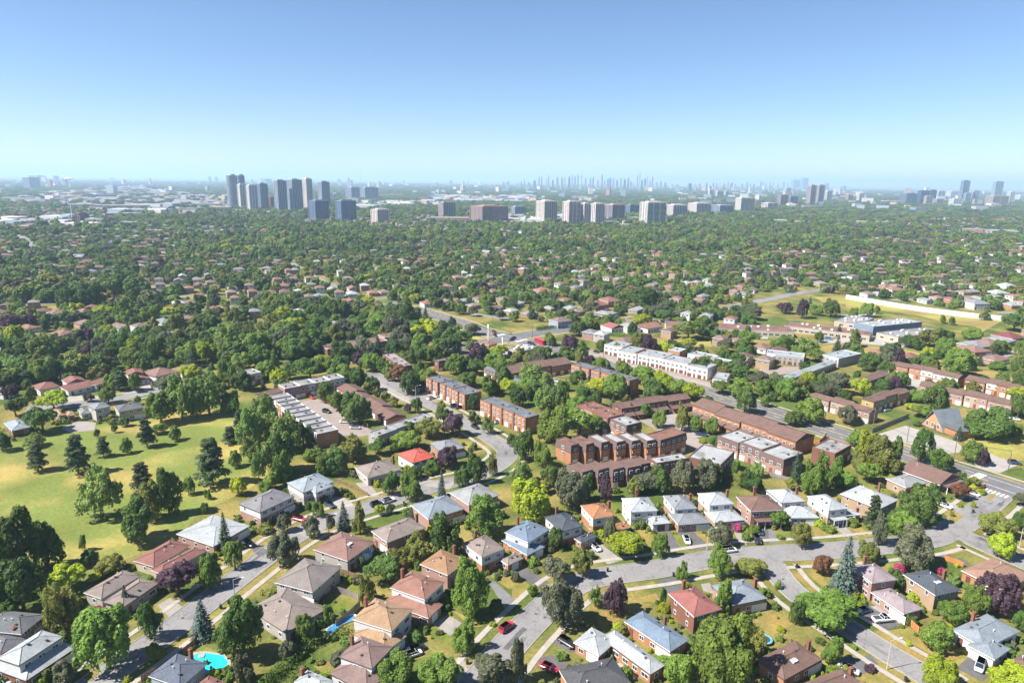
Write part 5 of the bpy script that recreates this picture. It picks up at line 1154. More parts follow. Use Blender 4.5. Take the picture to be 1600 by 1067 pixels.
FARLAB={0: 'mauve-roofed two-storey house among trees left of the pale row near the school', 1: 'dark brown-roofed two-storey house among trees right of the pale row behind', 2: 'salmon-roofed two-storey house among trees left of the road crossing', 3: 'mauve-roofed single-storey house among trees right against the long white townhouse row', 4: 'dark brown-roofed gabled house among trees behind the pale row near the school', 5: 'whitish-roofed two-storey house among trees left of the white house with red roof', 6: 'pinkish brown-roofed single-storey house among trees left of the pale row near the school', 7: 'grey-mauve-roofed two-storey house among trees left of the white house with red roof', 8: 'pinkish brown-roofed two-storey house among trees behind the pale row behind', 9: 'mauve-roofed two-storey house among trees behind the pale row behind', 10: 'red-brown-roofed single-storey house among trees behind the long white and orange row', 11: 'salmon-roofed single-storey house among trees right of the field below the strip mall', 12: 'dark brown-roofed two-storey house among trees right of the wide white terracotta house', 13: 'pale grey-roofed two-storey house among trees behind the long brown and grey row', 14: 'pinkish brown-roofed two-storey house among trees behind the long brown and grey row', 18: 'mauve-roofed single-storey house among trees behind the pale row behind the park grove', 19: 'mauve-roofed single-storey house among trees left of the long brown and grey row', 20: 'pinkish brown-roofed two-storey house among trees before the long low brown roof', 21: 'pale grey-roofed single-storey house among trees behind the long brown and grey row', 22: 'taupe-roofed gabled house among trees behind the long brown and grey row', 23: 'taupe-roofed gabled house among trees left of the blue-walled house near the crossing', 24: 'red-brown-roofed gabled house among trees behind the white house with grey roof', 25: 'mauve-roofed gabled house among trees left of the long brown and grey row', 26: 'salmon-roofed single-storey house among trees before the small salmon roof', 27: 'grey-roofed single-storey house among trees left of the blue-walled house near the crossing', 29: 'red-brown-roofed two-storey house among trees behind the pale row behind', 30: 'pale grey-roofed two-storey house among trees behind the pale row behind', 31: 'left of two whitish-roofed single-storey houses among trees left of the middle salmon house', 47: 'right of two whitish-roofed single-storey houses among trees left of the middle salmon house', 32: 'grey-mauve-roofed single-storey house among trees right of the blue-walled house near the crossing', 33: 'pale grey-roofed two-storey house among trees right of the wide white terracotta house', 34: 'pale grey-roofed two-storey house among trees behind the blue-walled house near the crossing', 35: 'left of two pinkish brown-roofed single-storey houses among trees right of the white two-level house', 64: 'right of two pinkish brown-roofed single-storey houses among trees right of the white two-level house', 36: 'mauve-roofed single-storey house among trees behind the road crossing', 37: 'grey-roofed two-storey house among trees behind the pale row behind the park grove', 38: 'whitish-roofed single-storey house among trees left of the long brown and grey row', 39: 'pale grey-roofed single-storey house among trees behind the blue-walled house near the crossing', 41: 'whitish-roofed gabled house among trees right of the long grey flat roof', 42: 'dark brown-roofed single-storey house among trees before the middle street', 43: 'taupe-roofed single-storey house among trees behind the road crossing', 60: 'left of two red-brown-roofed single-storey houses among trees right of the middle street', 46: 'right of two red-brown-roofed single-storey houses among trees right of the middle street', 48: 'mauve-roofed gabled house among trees right of the middle street', 49: 'red-brown-roofed single-storey house among trees right of the white two-level house', 50: 'taupe-roofed single-storey house among trees right of the white two-level house', 51: 'mauve-roofed single-storey house among trees right of the white two-level house', 52: 'red-brown-roofed two-storey house among trees behind the mauve-roofed white house', 53: 'mauve-roofed two-storey house among trees left of the middle salmon house', 54: 'grey-roofed single-storey house among trees left of the road crossing', 55: 'red-brown-roofed gabled house among trees left of the middle street', 56: 'salmon-roofed single-storey house among trees right of the middle salmon house', 57: 'red-brown-roofed gabled house among trees left of the small salmon roof', 59: 'dark brown-roofed single-storey house among trees left of the middle salmon house', 62: 'red-brown-roofed two-storey house among trees right of the wide white terracotta house', 63: 'grey-roofed single-storey house among trees left of the orange brick house with two roofs', 65: 'left of two salmon-roofed two-storey houses among trees right of the white two-level house', 121: 'right of two salmon-roofed two-storey houses among trees right of the white two-level house', 66: 'whitish-roofed single-storey house among trees behind the white two-level house', 67: 'mauve-roofed single-storey house among trees left of the middle salmon house', 68: 'grey-roofed single-storey house among trees left of the long brown and grey row', 69: 'salmon-roofed single-storey house among trees behind the wide white terracotta house', 70: 'mauve-roofed single-storey house among trees left of the middle street', 72: 'grey-roofed single-storey house among trees left of the middle street', 73: 'salmon-roofed gabled house among trees right of the pinkish pyramid roof', 149: 'leftmost of 3 salmon-roofed two-storey houses among trees left of the middle street', 151: 'second from left of 3 salmon-roofed two-storey houses among trees left of the middle street', 74: 'rightmost of 3 salmon-roofed two-storey houses among trees left of the middle street', 94: 'left of two whitish-roofed single-storey houses among trees left of the middle street', 75: 'right of two whitish-roofed single-storey houses among trees left of the middle street', 76: 'dark brown-roofed single-storey house among trees left of the white balcony house', 112: 'left of two red-brown-roofed single-storey houses right of the orange brick house with two roofs', 77: 'right of two red-brown-roofed single-storey houses right of the orange brick house with two roofs', 78: 'salmon-roofed single-storey house among trees before the middle street', 79: 'mauve-roofed single-storey house among trees before the middle street', 80: 'salmon-roofed gabled house among trees left of the small salmon roof', 81: 'pale grey-roofed two-storey house among trees right of the orange brick house with two roofs', 116: 'left of two pinkish brown-roofed single-storey houses among trees left of the middle salmon house', 82: 'right of two pinkish brown-roofed single-storey houses among trees left of the middle salmon house', 85: 'grey-roofed single-storey house among trees right of the wide white terracotta house', 86: 'left of two whitish-roofed single-storey houses among trees right of the middle street', 186: 'right of two whitish-roofed single-storey houses among trees right of the middle street', 87: 'salmon-roofed single-storey house among trees right of the white two-level house', 88: 'taupe-roofed two-storey house among trees right of the white two-level house', 89: 'pale grey-roofed single-storey house among trees behind the white two-level house', 90: 'red-brown-roofed two-storey house among trees right of the white two-level house', 91: 'red-brown-roofed single-storey house among trees left of the long brown and grey row', 92: 'dark brown-roofed single-storey house among trees left of the middle street', 93: 'pinkish brown-roofed two-storey house among trees right of the middle street', 95: 'pinkish brown-roofed single-storey house among trees right of the pinkish pyramid roof', 100: 'left of two salmon-roofed single-storey houses among trees left of the middle salmon house', 96: 'right of two salmon-roofed single-storey houses among trees left of the middle salmon house', 97: 'pinkish brown-roofed two-storey house among trees left of the middle street', 98: 'pinkish brown-roofed gabled house among trees behind the orange brick house with two roofs', 99: 'pale grey-roofed gabled house among trees left of the middle street', 101: 'taupe-roofed single-storey house among trees behind the wide white terracotta house', 102: 'pinkish brown-roofed gabled house among trees left of the middle street', 103: 'taupe-roofed single-storey house among trees left of the middle salmon house', 104: 'taupe-roofed two-storey house among trees left of the white balcony house', 105: 'whitish-roofed two-storey house among trees left of the middle street', 106: 'mauve-roofed gabled house among trees behind the small salmon roof', 107: 'red-brown-roofed gabled house among trees right of the orange brick house with two roofs', 108: 'grey-mauve-roofed single-storey house among trees right of the middle salmon house', 110: 'left of two mauve-roofed single-storey houses among trees right of the middle street', 227: 'right of two mauve-roofed single-storey houses among trees right of the middle street', 113: 'grey-roofed single-storey house among trees left of the strip mall', 114: 'pinkish brown-roofed two-storey house among trees right of the middle salmon house', 115: 'pinkish brown-roofed two-storey house among trees left of the strip mall', 117: 'dark brown-roofed two-storey house among trees behind the orange brick house with two roofs', 118: 'pinkish brown-roofed two-storey house among trees right of the dark wood', 119: 'salmon-roofed two-storey house among trees right of the dark wood', 120: 'grey-mauve-roofed gabled house among trees right of the white two-level house', 122: 'mauve-roofed single-storey house among trees before the dark wood', 123: 'pinkish brown-roofed single-storey house among trees left of the middle street', 124: 'dark brown-roofed gabled house among trees left of the middle street', 125: 'grey-roofed single-storey house among trees left of the middle salmon house', 126: 'salmon-roofed single-storey house among trees behind the pinkish pyramid roof', 127: 'left of two grey-mauve-roofed single-storey houses among trees left of the middle street', 131: 'right of two grey-mauve-roofed single-storey houses among trees left of the middle street', 128: 'taupe-roofed two-storey house among trees behind the white balcony house', 129: 'red-brown-roofed single-storey house among trees behind the wide white terracotta house', 130: 'mauve-roofed two-storey house among trees left of the orange brick house with two roofs', 132: 'red-brown-roofed two-storey house among trees right of the middle salmon house', 134: 'mauve-roofed gabled house among trees left of the strip mall', 135: 'grey-roofed gabled house among trees right of the orange brick house with two roofs', 136: 'whitish-roofed single-storey house among trees right against the middle street', 137: 'red-brown-roofed two-storey house among trees left of the strip mall', 139: 'pinkish brown-roofed single-storey house among trees left of the strip mall', 177: 'leftmost of 4 mauve-roofed two-storey houses among trees right of the dark wood', 145: 'second from left of 4 mauve-roofed two-storey houses among trees right of the dark wood', 141: 'third from left of 4 mauve-roofed two-storey houses among trees right of the dark wood', 212: 'rightmost of 4 mauve-roofed two-storey houses among trees right of the dark wood', 142: 'pinkish brown-roofed single-storey house among trees right of the dark wood', 143: 'whitish-roofed single-storey house among trees right of the dark wood', 144: 'whitish-roofed gabled house among trees right of the wide white terracotta house', 146: 'left of two red-brown-roofed two-storey houses among trees left of the middle street', 219: 'right of two red-brown-roofed two-storey houses among trees left of the middle street', 147: 'grey-roofed gabled house among trees behind the white noise wall', 148: 'pinkish brown-roofed single-storey house among trees behind the middle salmon house', 150: 'pale grey-roofed two-storey house among trees behind the wide white terracotta house', 152: 'grey-mauve-roofed two-storey house among trees behind the orange brick house with two roofs', 153: 'whitish-roofed single-storey house among trees behind the wide white terracotta house', 154: 'taupe-roofed gabled house among trees behind the middle salmon house', 155: 'grey-mauve-roofed single-storey house among trees left of the middle salmon house', 156: 'salmon-roofed two-storey house among trees behind the white noise wall', 221: 'left of two pinkish brown-roofed single-storey houses among trees right of the middle street', 157: 'right of two pinkish brown-roofed single-storey houses among trees right of the middle street', 158: 'mauve-roofed two-storey house among trees behind the orange brick house with two roofs', 159: 'mauve-roofed single-storey house among trees right of the left road', 160: 'taupe-roofed single-storey house among trees left of the middle street', 175: 'left of two mauve-roofed single-storey houses among trees left of the peach house beyond the wall', 161: 'right of two mauve-roofed single-storey houses among trees left of the peach house beyond the wall', 162: 'pale grey-roofed gabled house among trees left of the middle salmon house', 163: 'grey-roofed two-storey house among trees before the left road', 164: 'red-brown-roofed single-storey house among trees right of the white noise wall', 165: 'pale grey-roofed single-storey house among trees left of the peach house beyond the wall', 166: 'pale grey-roofed single-storey house among trees before the large pale house with red porch', 168: 'grey-roofed gabled house among trees right of the middle salmon house', 169: 'pinkish brown-roofed two-storey house among trees right of the large pale house with red porch', 170: 'mauve-roofed single-storey house among trees left of the white house beyond the wall', 171: 'red-brown-roofed gabled house among trees right of the middle street', 172: 'pale grey-roofed single-storey house among trees behind the orange brick house with two roofs', 173: 'red-brown-roofed single-storey house among trees right of the dark wood', 174: 'taupe-roofed single-storey house among trees right of the dark wood', 176: 'left of two grey-mauve-roofed gabled houses among trees right of the dark wood', 210: 'right of two grey-mauve-roofed gabled houses among trees right of the dark wood', 178: 'red-brown-roofed two-storey house among trees right of the dark wood', 179: 'dark brown-roofed two-storey house among trees right against the dark wood', 180: 'pale grey-roofed gabled house among trees right against the white house beyond the wall', 181: 'pale grey-roofed single-storey house among trees right of the wide white terracotta house', 182: 'taupe-roofed gabled house among trees left of the middle street', 183: 'taupe-roofed single-storey house among trees left of the dark wood', 184: 'dark brown-roofed single-storey house among trees left of the peach house beyond the wall', 187: 'grey-roofed single-storey house among trees behind the pinkish pyramid roof', 188: 'grey-roofed two-storey house among trees left of the middle street', 189: 'pale grey-roofed single-storey house among trees behind the white noise wall', 190: 'mauve-roofed single-storey house among trees behind the strip mall', 191: 'grey-roofed two-storey house among trees left of the large pale house with red porch', 199: 'left of two pinkish brown-roofed two-storey houses behind the orange brick house with two roofs', 192: 'right of two pinkish brown-roofed two-storey houses behind the orange brick house with two roofs', 193: 'dark brown-roofed two-storey house among trees before the left road', 195: 'red-brown-roofed single-storey house among trees left of the peach house beyond the wall', 200: 'left of two pinkish brown-roofed two-storey houses right of the orange brick house with two roofs', 196: 'right of two pinkish brown-roofed two-storey houses right of the orange brick house with two roofs', 197: 'mauve-roofed single-storey house among trees behind the white noise wall', 198: 'taupe-roofed two-storey house among trees left of the left road', 201: 'pinkish brown-roofed gabled house among trees behind the strip mall', 202: 'red-brown-roofed two-storey house among trees right against the peach house beyond the wall', 203: 'whitish-roofed two-storey house among trees right of the middle street', 204: 'salmon-roofed two-storey house among trees right of the large pale house with red porch', 205: 'whitish-roofed single-storey house among trees right of the middle salmon house', 207: 'salmon-roofed single-storey house among trees right of the orange brick house with two roofs', 208: 'taupe-roofed single-storey house among trees behind the school', 209: 'whitish-roofed two-storey house among trees behind the middle salmon house', 211: 'whitish-roofed gabled house among trees right of the dark wood', 213: 'pinkish brown-roofed two-storey house among trees right of the wide white terracotta house', 214: 'mauve-roofed two-storey house among trees left of the middle street', 215: 'red-brown-roofed two-storey house among trees right of the large pale house with red porch', 216: 'mauve-roofed single-storey house among trees right of the white noise wall', 217: 'mauve-roofed two-storey house among trees right against the peach house beyond the wall', 218: 'salmon-roofed two-storey house among trees left of the dark wood', 220: 'pale grey-roofed two-storey house among trees left of the middle street', 222: 'red-brown-roofed single-storey house among trees left of the middle salmon house', 223: 'red-brown-roofed single-storey house among trees behind the orange brick house with two roofs', 224: 'pale grey-roofed single-storey house among trees behind the pinkish pyramid roof', 226: 'mauve-roofed single-storey house among trees behind the wide white terracotta house', 228: 'pinkish brown-roofed single-storey house among trees left of the white house beyond the wall', 229: 'pinkish brown-roofed single-storey house among trees behind the strip mall', 230: 'pinkish brown-roofed two-storey house among trees right of the peach house beyond the wall', 231: 'mauve-roofed gabled house among trees right of the orange brick house with two roofs', 232: 'pinkish brown-roofed two-storey house among trees right against the left road', 233: 'salmon-roofed single-storey house among trees behind the middle salmon house'}
# ------------------------------------------------------------------ materials
def mat(name,rgb,rough=.85,var=.12,scale=.4,var2=.1,scale2=3.,spec=.2,rand=0.,coord='pos',metal=0.,crack=0.,alt=None,altscale=.05,alttight=.08,altmid=.5):
    m=bpy.data.materials.new(name); m.use_nodes=True; t=m.node_tree; N=t.nodes; L=t.links
    b=N['Principled BSDF']; b.inputs['Roughness'].default_value=rough; b.inputs['Specular IOR Level'].default_value=spec; b.inputs['Metallic'].default_value=metal
    if coord=='pos': co=N.new('ShaderNodeNewGeometry').outputs['Position']
    else: co=N.new('ShaderNodeTexCoord').outputs['Object']
    def noise(sc,lo,hi,det=3.,a=.3,bb=.7):
        n=N.new('ShaderNodeTexNoise'); n.inputs['Scale'].default_value=sc; n.inputs['Detail'].default_value=det
        L.new(co,n.inputs['Vector'])
        r=N.new('ShaderNodeMapRange'); L.new(n.outputs['Fac'],r.inputs['Value'])
        r.inputs['From Min'].default_value=a; r.inputs['From Max'].default_value=bb
        r.inputs['To Min'].default_value=lo; r.inputs['To Max'].default_value=hi
        return r.outputs['Result']
    def mul(a,c):
        n=N.new('ShaderNodeMath'); n.operation='MULTIPLY'; L.new(a,n.inputs[0]); L.new(c,n.inputs[1]); return n.outputs[0]
    f=noise(scale,1-var,1+var)
    if var2: f=mul(f,noise(scale2,1-var2,1+var2,2.))
    if rand:
        oi=N.new('ShaderNodeObjectInfo'); r=N.new('ShaderNodeMapRange'); L.new(oi.outputs['Random'],r.inputs['Value'])
        r.inputs['To Min'].default_value=1-rand; r.inputs['To Max'].default_value=1+rand; f=mul(f,r.outputs['Result'])
    if crack:
        v=N.new('ShaderNodeTexVoronoi'); v.feature='DISTANCE_TO_EDGE'; v.inputs['Scale'].default_value=.16
        nz=N.new('ShaderNodeTexNoise'); nz.inputs['Scale'].default_value=.5; L.new(co,nz.inputs['Vector'])
        mx=N.new('ShaderNodeMix'); mx.data_type='VECTOR'; mx.inputs['Factor'].default_value=.12
        L.new(co,mx.inputs[4]); sc_=N.new('ShaderNodeVectorMath'); sc_.operation='SCALE'; sc_.inputs['Scale'].default_value=30; L.new(nz.outputs['Color'],sc_.inputs[0]); L.new(sc_.outputs[0],mx.inputs[5])
        L.new(mx.outputs[1],v.inputs['Vector'])
        r=N.new('ShaderNodeMapRange'); L.new(v.outputs['Distance'],r.inputs['Value']); r.inputs['From Min'].default_value=.0; r.inputs['From Max'].default_value=.03
        r.inputs['To Min'].default_value=1-crack; r.inputs['To Max'].default_value=1; f=mul(f,r.outputs['Result'])
    base=N.new('ShaderNodeRGB'); base.outputs[0].default_value=(*rgb,1); c=base.outputs[0]
    if alt:
        fac=noise(altscale,0,1,6.,altmid-alttight,altmid+alttight)
        mx=N.new('ShaderNodeMix'); mx.data_type='RGBA'; L.new(fac,mx.inputs['Factor']); L.new(c,mx.inputs[6]); mx.inputs[7].default_value=(*alt,1); c=mx.outputs[2]
    s=N.new('ShaderNodeVectorMath'); s.operation='SCALE'; L.new(c,s.inputs[0]); L.new(f,s.inputs['Scale'])
    L.new(s.outputs[0],b.inputs['Base Color'])
    return m
def leafmat(name,rgb,tip=None,trans=.42):
    m=bpy.data.materials.new(name); m.use_nodes=True; t=m.node_tree; N=t.nodes; L=t.links
    b=N['Principled BSDF']; b.inputs['Roughness'].default_value=.55; b.inputs['Specular IOR Level'].default_value=.25
    g=N.new('ShaderNodeNewGeometry'); oi=N.new('ShaderNodeObjectInfo'); tc=N.new('ShaderNodeTexCoord')
    def mr(src,a,bb,f0=0,f1=1):
        r=N.new('ShaderNodeMapRange'); L.new(src,r.inputs['Value']); r.inputs['From Min'].default_value=f0; r.inputs['From Max'].default_value=f1
        r.inputs['To Min'].default_value=a; r.inputs['To Max'].default_value=bb; return r.outputs['Result']
    nz=N.new('ShaderNodeTexNoise'); nz.inputs['Scale'].default_value=5.; nz.inputs['Detail'].default_value=2
    L.new(tc.outputs['Object'],nz.inputs['Vector'])
    hs=N.new('ShaderNodeHueSaturation'); hs.inputs['Color'].default_value=(*rgb,1)
    L.new(mr(oi.outputs['Random'],.485,.512),hs.inputs['Hue'])
    v1=N.new('ShaderNodeMath'); v1.operation='MULTIPLY'; L.new(mr(g.outputs['Random Per Island'],.82,1.22),v1.inputs[0]); L.new(mr(nz.outputs['Fac'],.86,1.16,.3,.7),v1.inputs[1])
    sep=N.new('ShaderNodeMath'); sep.operation='MULTIPLY'; sep.inputs[1].default_value=7.31; L.new(oi.outputs['Random'],sep.inputs[0])
    fr=N.new('ShaderNodeMath'); fr.operation='FRACT'; L.new(sep.outputs[0],fr.inputs[0])
    v2=N.new('ShaderNodeMath'); v2.operation='MULTIPLY'; L.new(v1.outputs[0],v2.inputs[0]); L.new(mr(fr.outputs[0],.8,1.25),v2.inputs[1])
    L.new(v2.outputs[0],hs.inputs['Value']); L.new(mr(g.outputs['Random Per Island'],.9,1.08),hs.inputs['Saturation'])
    L.new(hs.outputs[0],b.inputs['Base Color'])
    tr=N.new('ShaderNodeBsdfTranslucent'); L.new(hs.outputs[0],tr.inputs['Color'])
    mx=N.new('ShaderNodeMixShader'); mx.inputs[0].default_value=trans
    L.new(b.outputs[0],mx.inputs[1]); L.new(tr.outputs[0],mx.inputs[2]); L.new(mx.outputs[0],N['Material Output'].inputs['Surface'])
    return m
M={}
for k,c in dict(pale=(.280,.296,.307),paleblue=(.217,.246,.273),palegrey=(.218,.222,.225),midgrey=(.172,.182,.198),greyblue=(.170,.195,.221),blueroof=(.129,.168,.221),blueslate=(.094,.109,.139),slate=(.111,.114,.122),darkslate=(.061,.071,.085),charcoal=(.067,.067,.073),
  taupe=(.194,.160,.144),greytaupe=(.175,.153,.143),greymauve=(.167,.160,.170),brown=(.135,.085,.071),mauve=(.170,.118,.108),pinkbrown=(.189,.115,.098),redbrown=(.190,.094,.080),redroof=(.214,.089,.079),vividred=(.40,.085,.065),salmon=(.217,.117,.091),tanorange=(.238,.142,.085),tan=(.262,.175,.109),orange=(.279,.137,.070),tansalmon=(.230,.143,.108),lavender=(.222,.183,.192),burgundy=(.153,.052,.057)).items():
    M['r_'+k]=mat('shingle_'+k,c,.9,.13,.35,.2,3.2,.12)
for k,c in dict(gravel=(.218,.206,.202),slateflat=(.116,.126,.142),brownflat=(.184,.095,.071),whiteflat=(.271,.280,.280),paleflat=(.234,.262,.280)).items():
    M['r_'+k]=mat('membrane_'+k,c,.9,.16,.22,.16,1.4,.15,alt=tuple(x*.62 for x in c),altscale=.16,alttight=.05,altmid=.6)
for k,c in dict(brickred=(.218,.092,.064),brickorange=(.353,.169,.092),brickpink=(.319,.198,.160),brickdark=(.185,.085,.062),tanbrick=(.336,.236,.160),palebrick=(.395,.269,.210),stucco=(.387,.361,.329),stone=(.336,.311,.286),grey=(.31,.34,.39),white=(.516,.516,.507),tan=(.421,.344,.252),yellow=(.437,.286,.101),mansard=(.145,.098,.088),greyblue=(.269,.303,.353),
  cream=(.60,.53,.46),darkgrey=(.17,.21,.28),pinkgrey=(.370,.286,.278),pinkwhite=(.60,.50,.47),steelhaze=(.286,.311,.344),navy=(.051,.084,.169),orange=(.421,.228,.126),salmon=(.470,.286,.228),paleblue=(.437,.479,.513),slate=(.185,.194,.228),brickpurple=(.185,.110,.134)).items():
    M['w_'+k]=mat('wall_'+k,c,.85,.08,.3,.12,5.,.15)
M['glass']=mat('window_glass',(.05,.065,.085),.08,.3,.5,0,1,.6)
M['darkglass']=mat('tower_glass_dark',(.05,.085,.15),.15,.25,.08,.2,.5,.5)
M['blueglass']=mat('tower_glass_blue',(.05,.10,.19),.15,.25,.08,.2,.5,.5)
M['tealglass']=mat('tower_glass_teal',(.03,.13,.19),.15,.25,.08,.2,.5,.5)
M['steel']=mat('tower_glass_steel',(.13,.16,.22),.25,.25,.08,.2,.5,.5)
M['trim']=mat('white_trim',(.78,.78,.76),.6,.05,.5,0)
M['darktrim']=mat('dark_trim',(.10,.085,.075),.6,.08,.5,0)
M['vent']=mat('roof_vent',(.09,.085,.085),.6,.1,1,0)
M['ventpale']=mat('roof_vent_pale',(.62,.63,.64),.5,.1,1,0)
M['door']=mat('door_paint',(.16,.07,.05),.5,.1,1,0,rand=.3)
M['garage']=mat('garage_door_white',(.74,.74,.73),.5,.06,1,0)
M['garagebrown']=mat('garage_door_brown',(.16,.075,.05),.5,.06,1,0)
M['awning']=mat('awning_blue',(.10,.33,.50),.6,.08,1,0)
M['asphalt']=mat('asphalt_drive',(.106,.102,.104),.9,.16,.25,.1,2.5,.15,crack=.2)
M['asphaltlight']=mat('asphalt_drive_worn',(.162,.157,.157),.9,.14,.25,.1,2.5,.15,crack=.25)
M['road']=mat('asphalt_road',(.206,.198,.196),.92,.10,.12,.10,1.6,.12,crack=.28,alt=(.16,.153,.153),altscale=.06,alttight=.03,altmid=.58)
M['roaddark']=mat('asphalt_arterial',(.132,.130,.134),.92,.10,.12,.10,1.6,.12,crack=.2)
M['concrete']=mat('concrete',(.252,.231,.210),.9,.1,.3,.1,2.5,.15,crack=.2)
M['concretelight']=mat('concrete_light',(.302,.281,.256),.9,.1,.2,.1,2.5,.15,crack=.15)
M['concretepink']=mat('concrete_pinkish',(.252,.210,.189),.9,.12,.1,.1,2.,.15,crack=.2)
M['yard']=mat('yard_gravel',(.198,.171,.171),.95,.2,.012,.2,.08,.1,alt=(.17,.19,.10),altscale=.008,alttight=.06,altmid=.56)
M['walk']=mat('sidewalk_concrete',(.318,.288,.249),.9,.1,.5,.12,3.,.15)
M['paint']=mat('road_paint',(.72,.72,.70),.7,.2,.6,0)
M['paintyellow']=mat('road_paint_yellow',(.60,.42,.06),.7,.2,.6,0)
GRASS=(.080,.112,.026); STRAW=(.195,.158,.052)
M['ground']=mat('lawn_ground',GRASS,.95,.22,.07,.22,1.1,.05,alt=STRAW,altscale=.035,alttight=.10,altmid=.50)
M['dry']=mat('dry_lawn',(.238,.172,.055),.95,.16,.2,.18,1.5,.05,alt=(.16,.155,.04),altscale=.13,alttight=.12,altmid=.56)
M['green']=mat('green_lawn',(.117,.144,.027),.95,.16,.2,.18,1.5,.05,alt=(.20,.175,.05),altscale=.15,alttight=.12,altmid=.56)
M['field']=mat('field_grass',(.241,.185,.065),.95,.16,.04,.14,.6,.05,alt=(.25,.24,.06),altscale=.02,alttight=.08,altmid=.55)
M['park']=mat('park_grass',(.140,.168,.042),.95,.17,.05,.16,.9,.05,alt=(.29,.23,.075),altscale=.028,alttight=.07,altmid=.55)
M['water']=mat('lake_water',(.05,.13,.24),.3,.05,.01,0,1,.4)
M['pool']=mat('pool_water',(.02,.50,.62),.15,.12,.6,.1,2,.5)
M['poolblue']=mat('pool_water_blue',(.04,.22,.50),.2,.12,.6,.1,2,.5)
M['board']=mat('fence_brown',(.23,.135,.085),.9,.2,.5,.15,4)
M['greyboard']=mat('fence_grey',(.21,.185,.165),.9,.2,.5,.15,4)
M['orangeboard']=mat('fence_orange',(.45,.19,.065),.9,.15,.5,.15,4)
M['noisewall']=mat('noise_wall_panel',(.66,.68,.69),.8,.08,.2,.1,1.5)
M['pole']=mat('pole_concrete',(.42,.40,.37),.8,.1,1,0)
M['wood']=mat('pole_wood',(.17,.13,.10),.9,.15,1,0)
M['mastwhite']=mat('mast_white',(.78,.79,.80),.5,.05,1,0)
M['wire']=mat('cable_black',(.05,.05,.055),.6,.05,1,0)
M['rubber']=mat('tyre_rubber',(.025,.025,.027),.9,.1,5,0,coord='obj')
M['rim']=mat('wheel_rim',(.45,.45,.46),.35,.05,5,0,coord='obj',metal=.7)
M['carglass']=mat('car_glass',(.02,.026,.032),.05,.1,2,0,coord='obj',spec=.7)
M['lens']=mat('headlamp_lens',(.75,.76,.78),.15,.05,5,0,coord='obj',spec=.6)
M['tail']=mat('tail_lamp',(.35,.02,.02),.25,.05,5,0,coord='obj',spec=.6)
for k,c in dict(white=(.78,.79,.80),silver=(.42,.45,.49),bluegrey=(.26,.34,.44),navy=(.035,.055,.12),black=(.022,.022,.026),red=(.50,.025,.055),darkred=(.24,.03,.035),blue=(.05,.24,.55)).items():
    M['c_'+k]=mat('car_paint_'+k,c,.28,.03,1,0,1,.6,coord='obj')
M['bin']=mat('bin_plastic',(.03,.035,.05),.5,.1,2,0)
M['bark']=mat('bark',(.13,.10,.08),.95,.25,8,.2,20,coord='obj')
M['hedge']=leafmat('hedge_leaf',(.09,.15,.02))
LEAF={'D':(.094,.159,.034),'G':(.155,.237,.040),'Y':(.314,.375,.027),'O':(.202,.218,.049),'P':(.096,.054,.072),'S':(.067,.108,.056),'B':(.121,.174,.148),'N':(.087,.121,.052),'L':(.207,.286,.074),'K':(.137,.150,.083),'R':(.235,.123,.062),'M':(.426,.067,.146),'C':(.090,.157,.039)}
LM_={k:leafmat('leaf_'+n,LEAF[k]) for k,n in dict(D='dark_green',G='mid_green',Y='lime',O='olive',P='plum',S='spruce',B='blue_spruce',N='pine',L='pale_green',K='grey_green',R='rusty',M='magenta',C='cypress').items()}
# ------------------------------------------------------------------ mesh helpers
class MB:
    def __init__(s): s.v=[]; s.f=[]; s.m=[]
    def poly(s,pts,mi=0):
        i=len(s.v); s.v.extend(pts); s.f.append(tuple(range(i,i+len(pts)))); s.m.append(mi)
    def prism(s,pts,z0,z1,mi=0,tmi=None,bottom=False):
        n=len(pts)
        for k in range(n):
            a,b=pts[k],pts[(k+1)%n]
            s.poly([(a[0],a[1],z0),(b[0],b[1],z0),(b[0],b[1],z1),(a[0],a[1],z1)],mi)
        s.poly([(p[0],p[1],z1) for p in pts],mi if tmi is None else tmi)
        if bottom: s.poly([(p[0],p[1],z0) for p in reversed(pts)],mi)
    def box(s,c,d,rz=0,mi=0,z0=None):
        ca,sa=math.cos(rz),math.sin(rz); hx,hy=d[0]/2,d[1]/2
        pts=[(c[0]+x*ca-y*sa,c[1]+x*sa+y*ca) for x,y in ((-hx,-hy),(hx,-hy),(hx,hy),(-hx,hy))]
        zz=c[2]-d[2]/2 if z0 is None else z0
        s.prism(pts,zz,zz+d[2],mi,bottom=True)
    def tube(s,p0,p1,r0,r1,n=8,mi=0,cap=True):
        p0,p1=Vector(p0),Vector(p1); d=(p1-p0).normalized()
        a=d.orthogonal().normalized(); b=d.cross(a)
        i=len(s.v)
        for p,r in ((p0,r0),(p1,r1)):
            for k in range(n):
                t=2*PI*k/n; s.v.append(tuple(p+a*(math.cos(t)*r)+b*(math.sin(t)*r)))
        for k in range(n):
            k2=(k+1)%n; s.f.append((i+k,i+k2,i+n+k2,i+n+k)); s.m.append(mi)
        if cap: s.f.append(tuple(range(i+n,i+2*n))); s.m.append(mi)
    def mesh(s,name,mats,off=(0,0,0)):
        me=bpy.data.meshes.new(name)
        me.from_pydata([(x-off[0],y-off[1],z-off[2]) for x,y,z in s.v],[],s.f)
        for m in mats: me.materials.append(m)
        if len(mats)>1: me.polygons.foreach_set('material_index',s.m)
        me.update(); return me
def obj(name,me,parent=None,loc=(0,0,0)):
    o=bpy.data.objects.new(name,me); COL.objects.link(o); o.location=loc
    if parent is not None: o.parent=parent
    return o
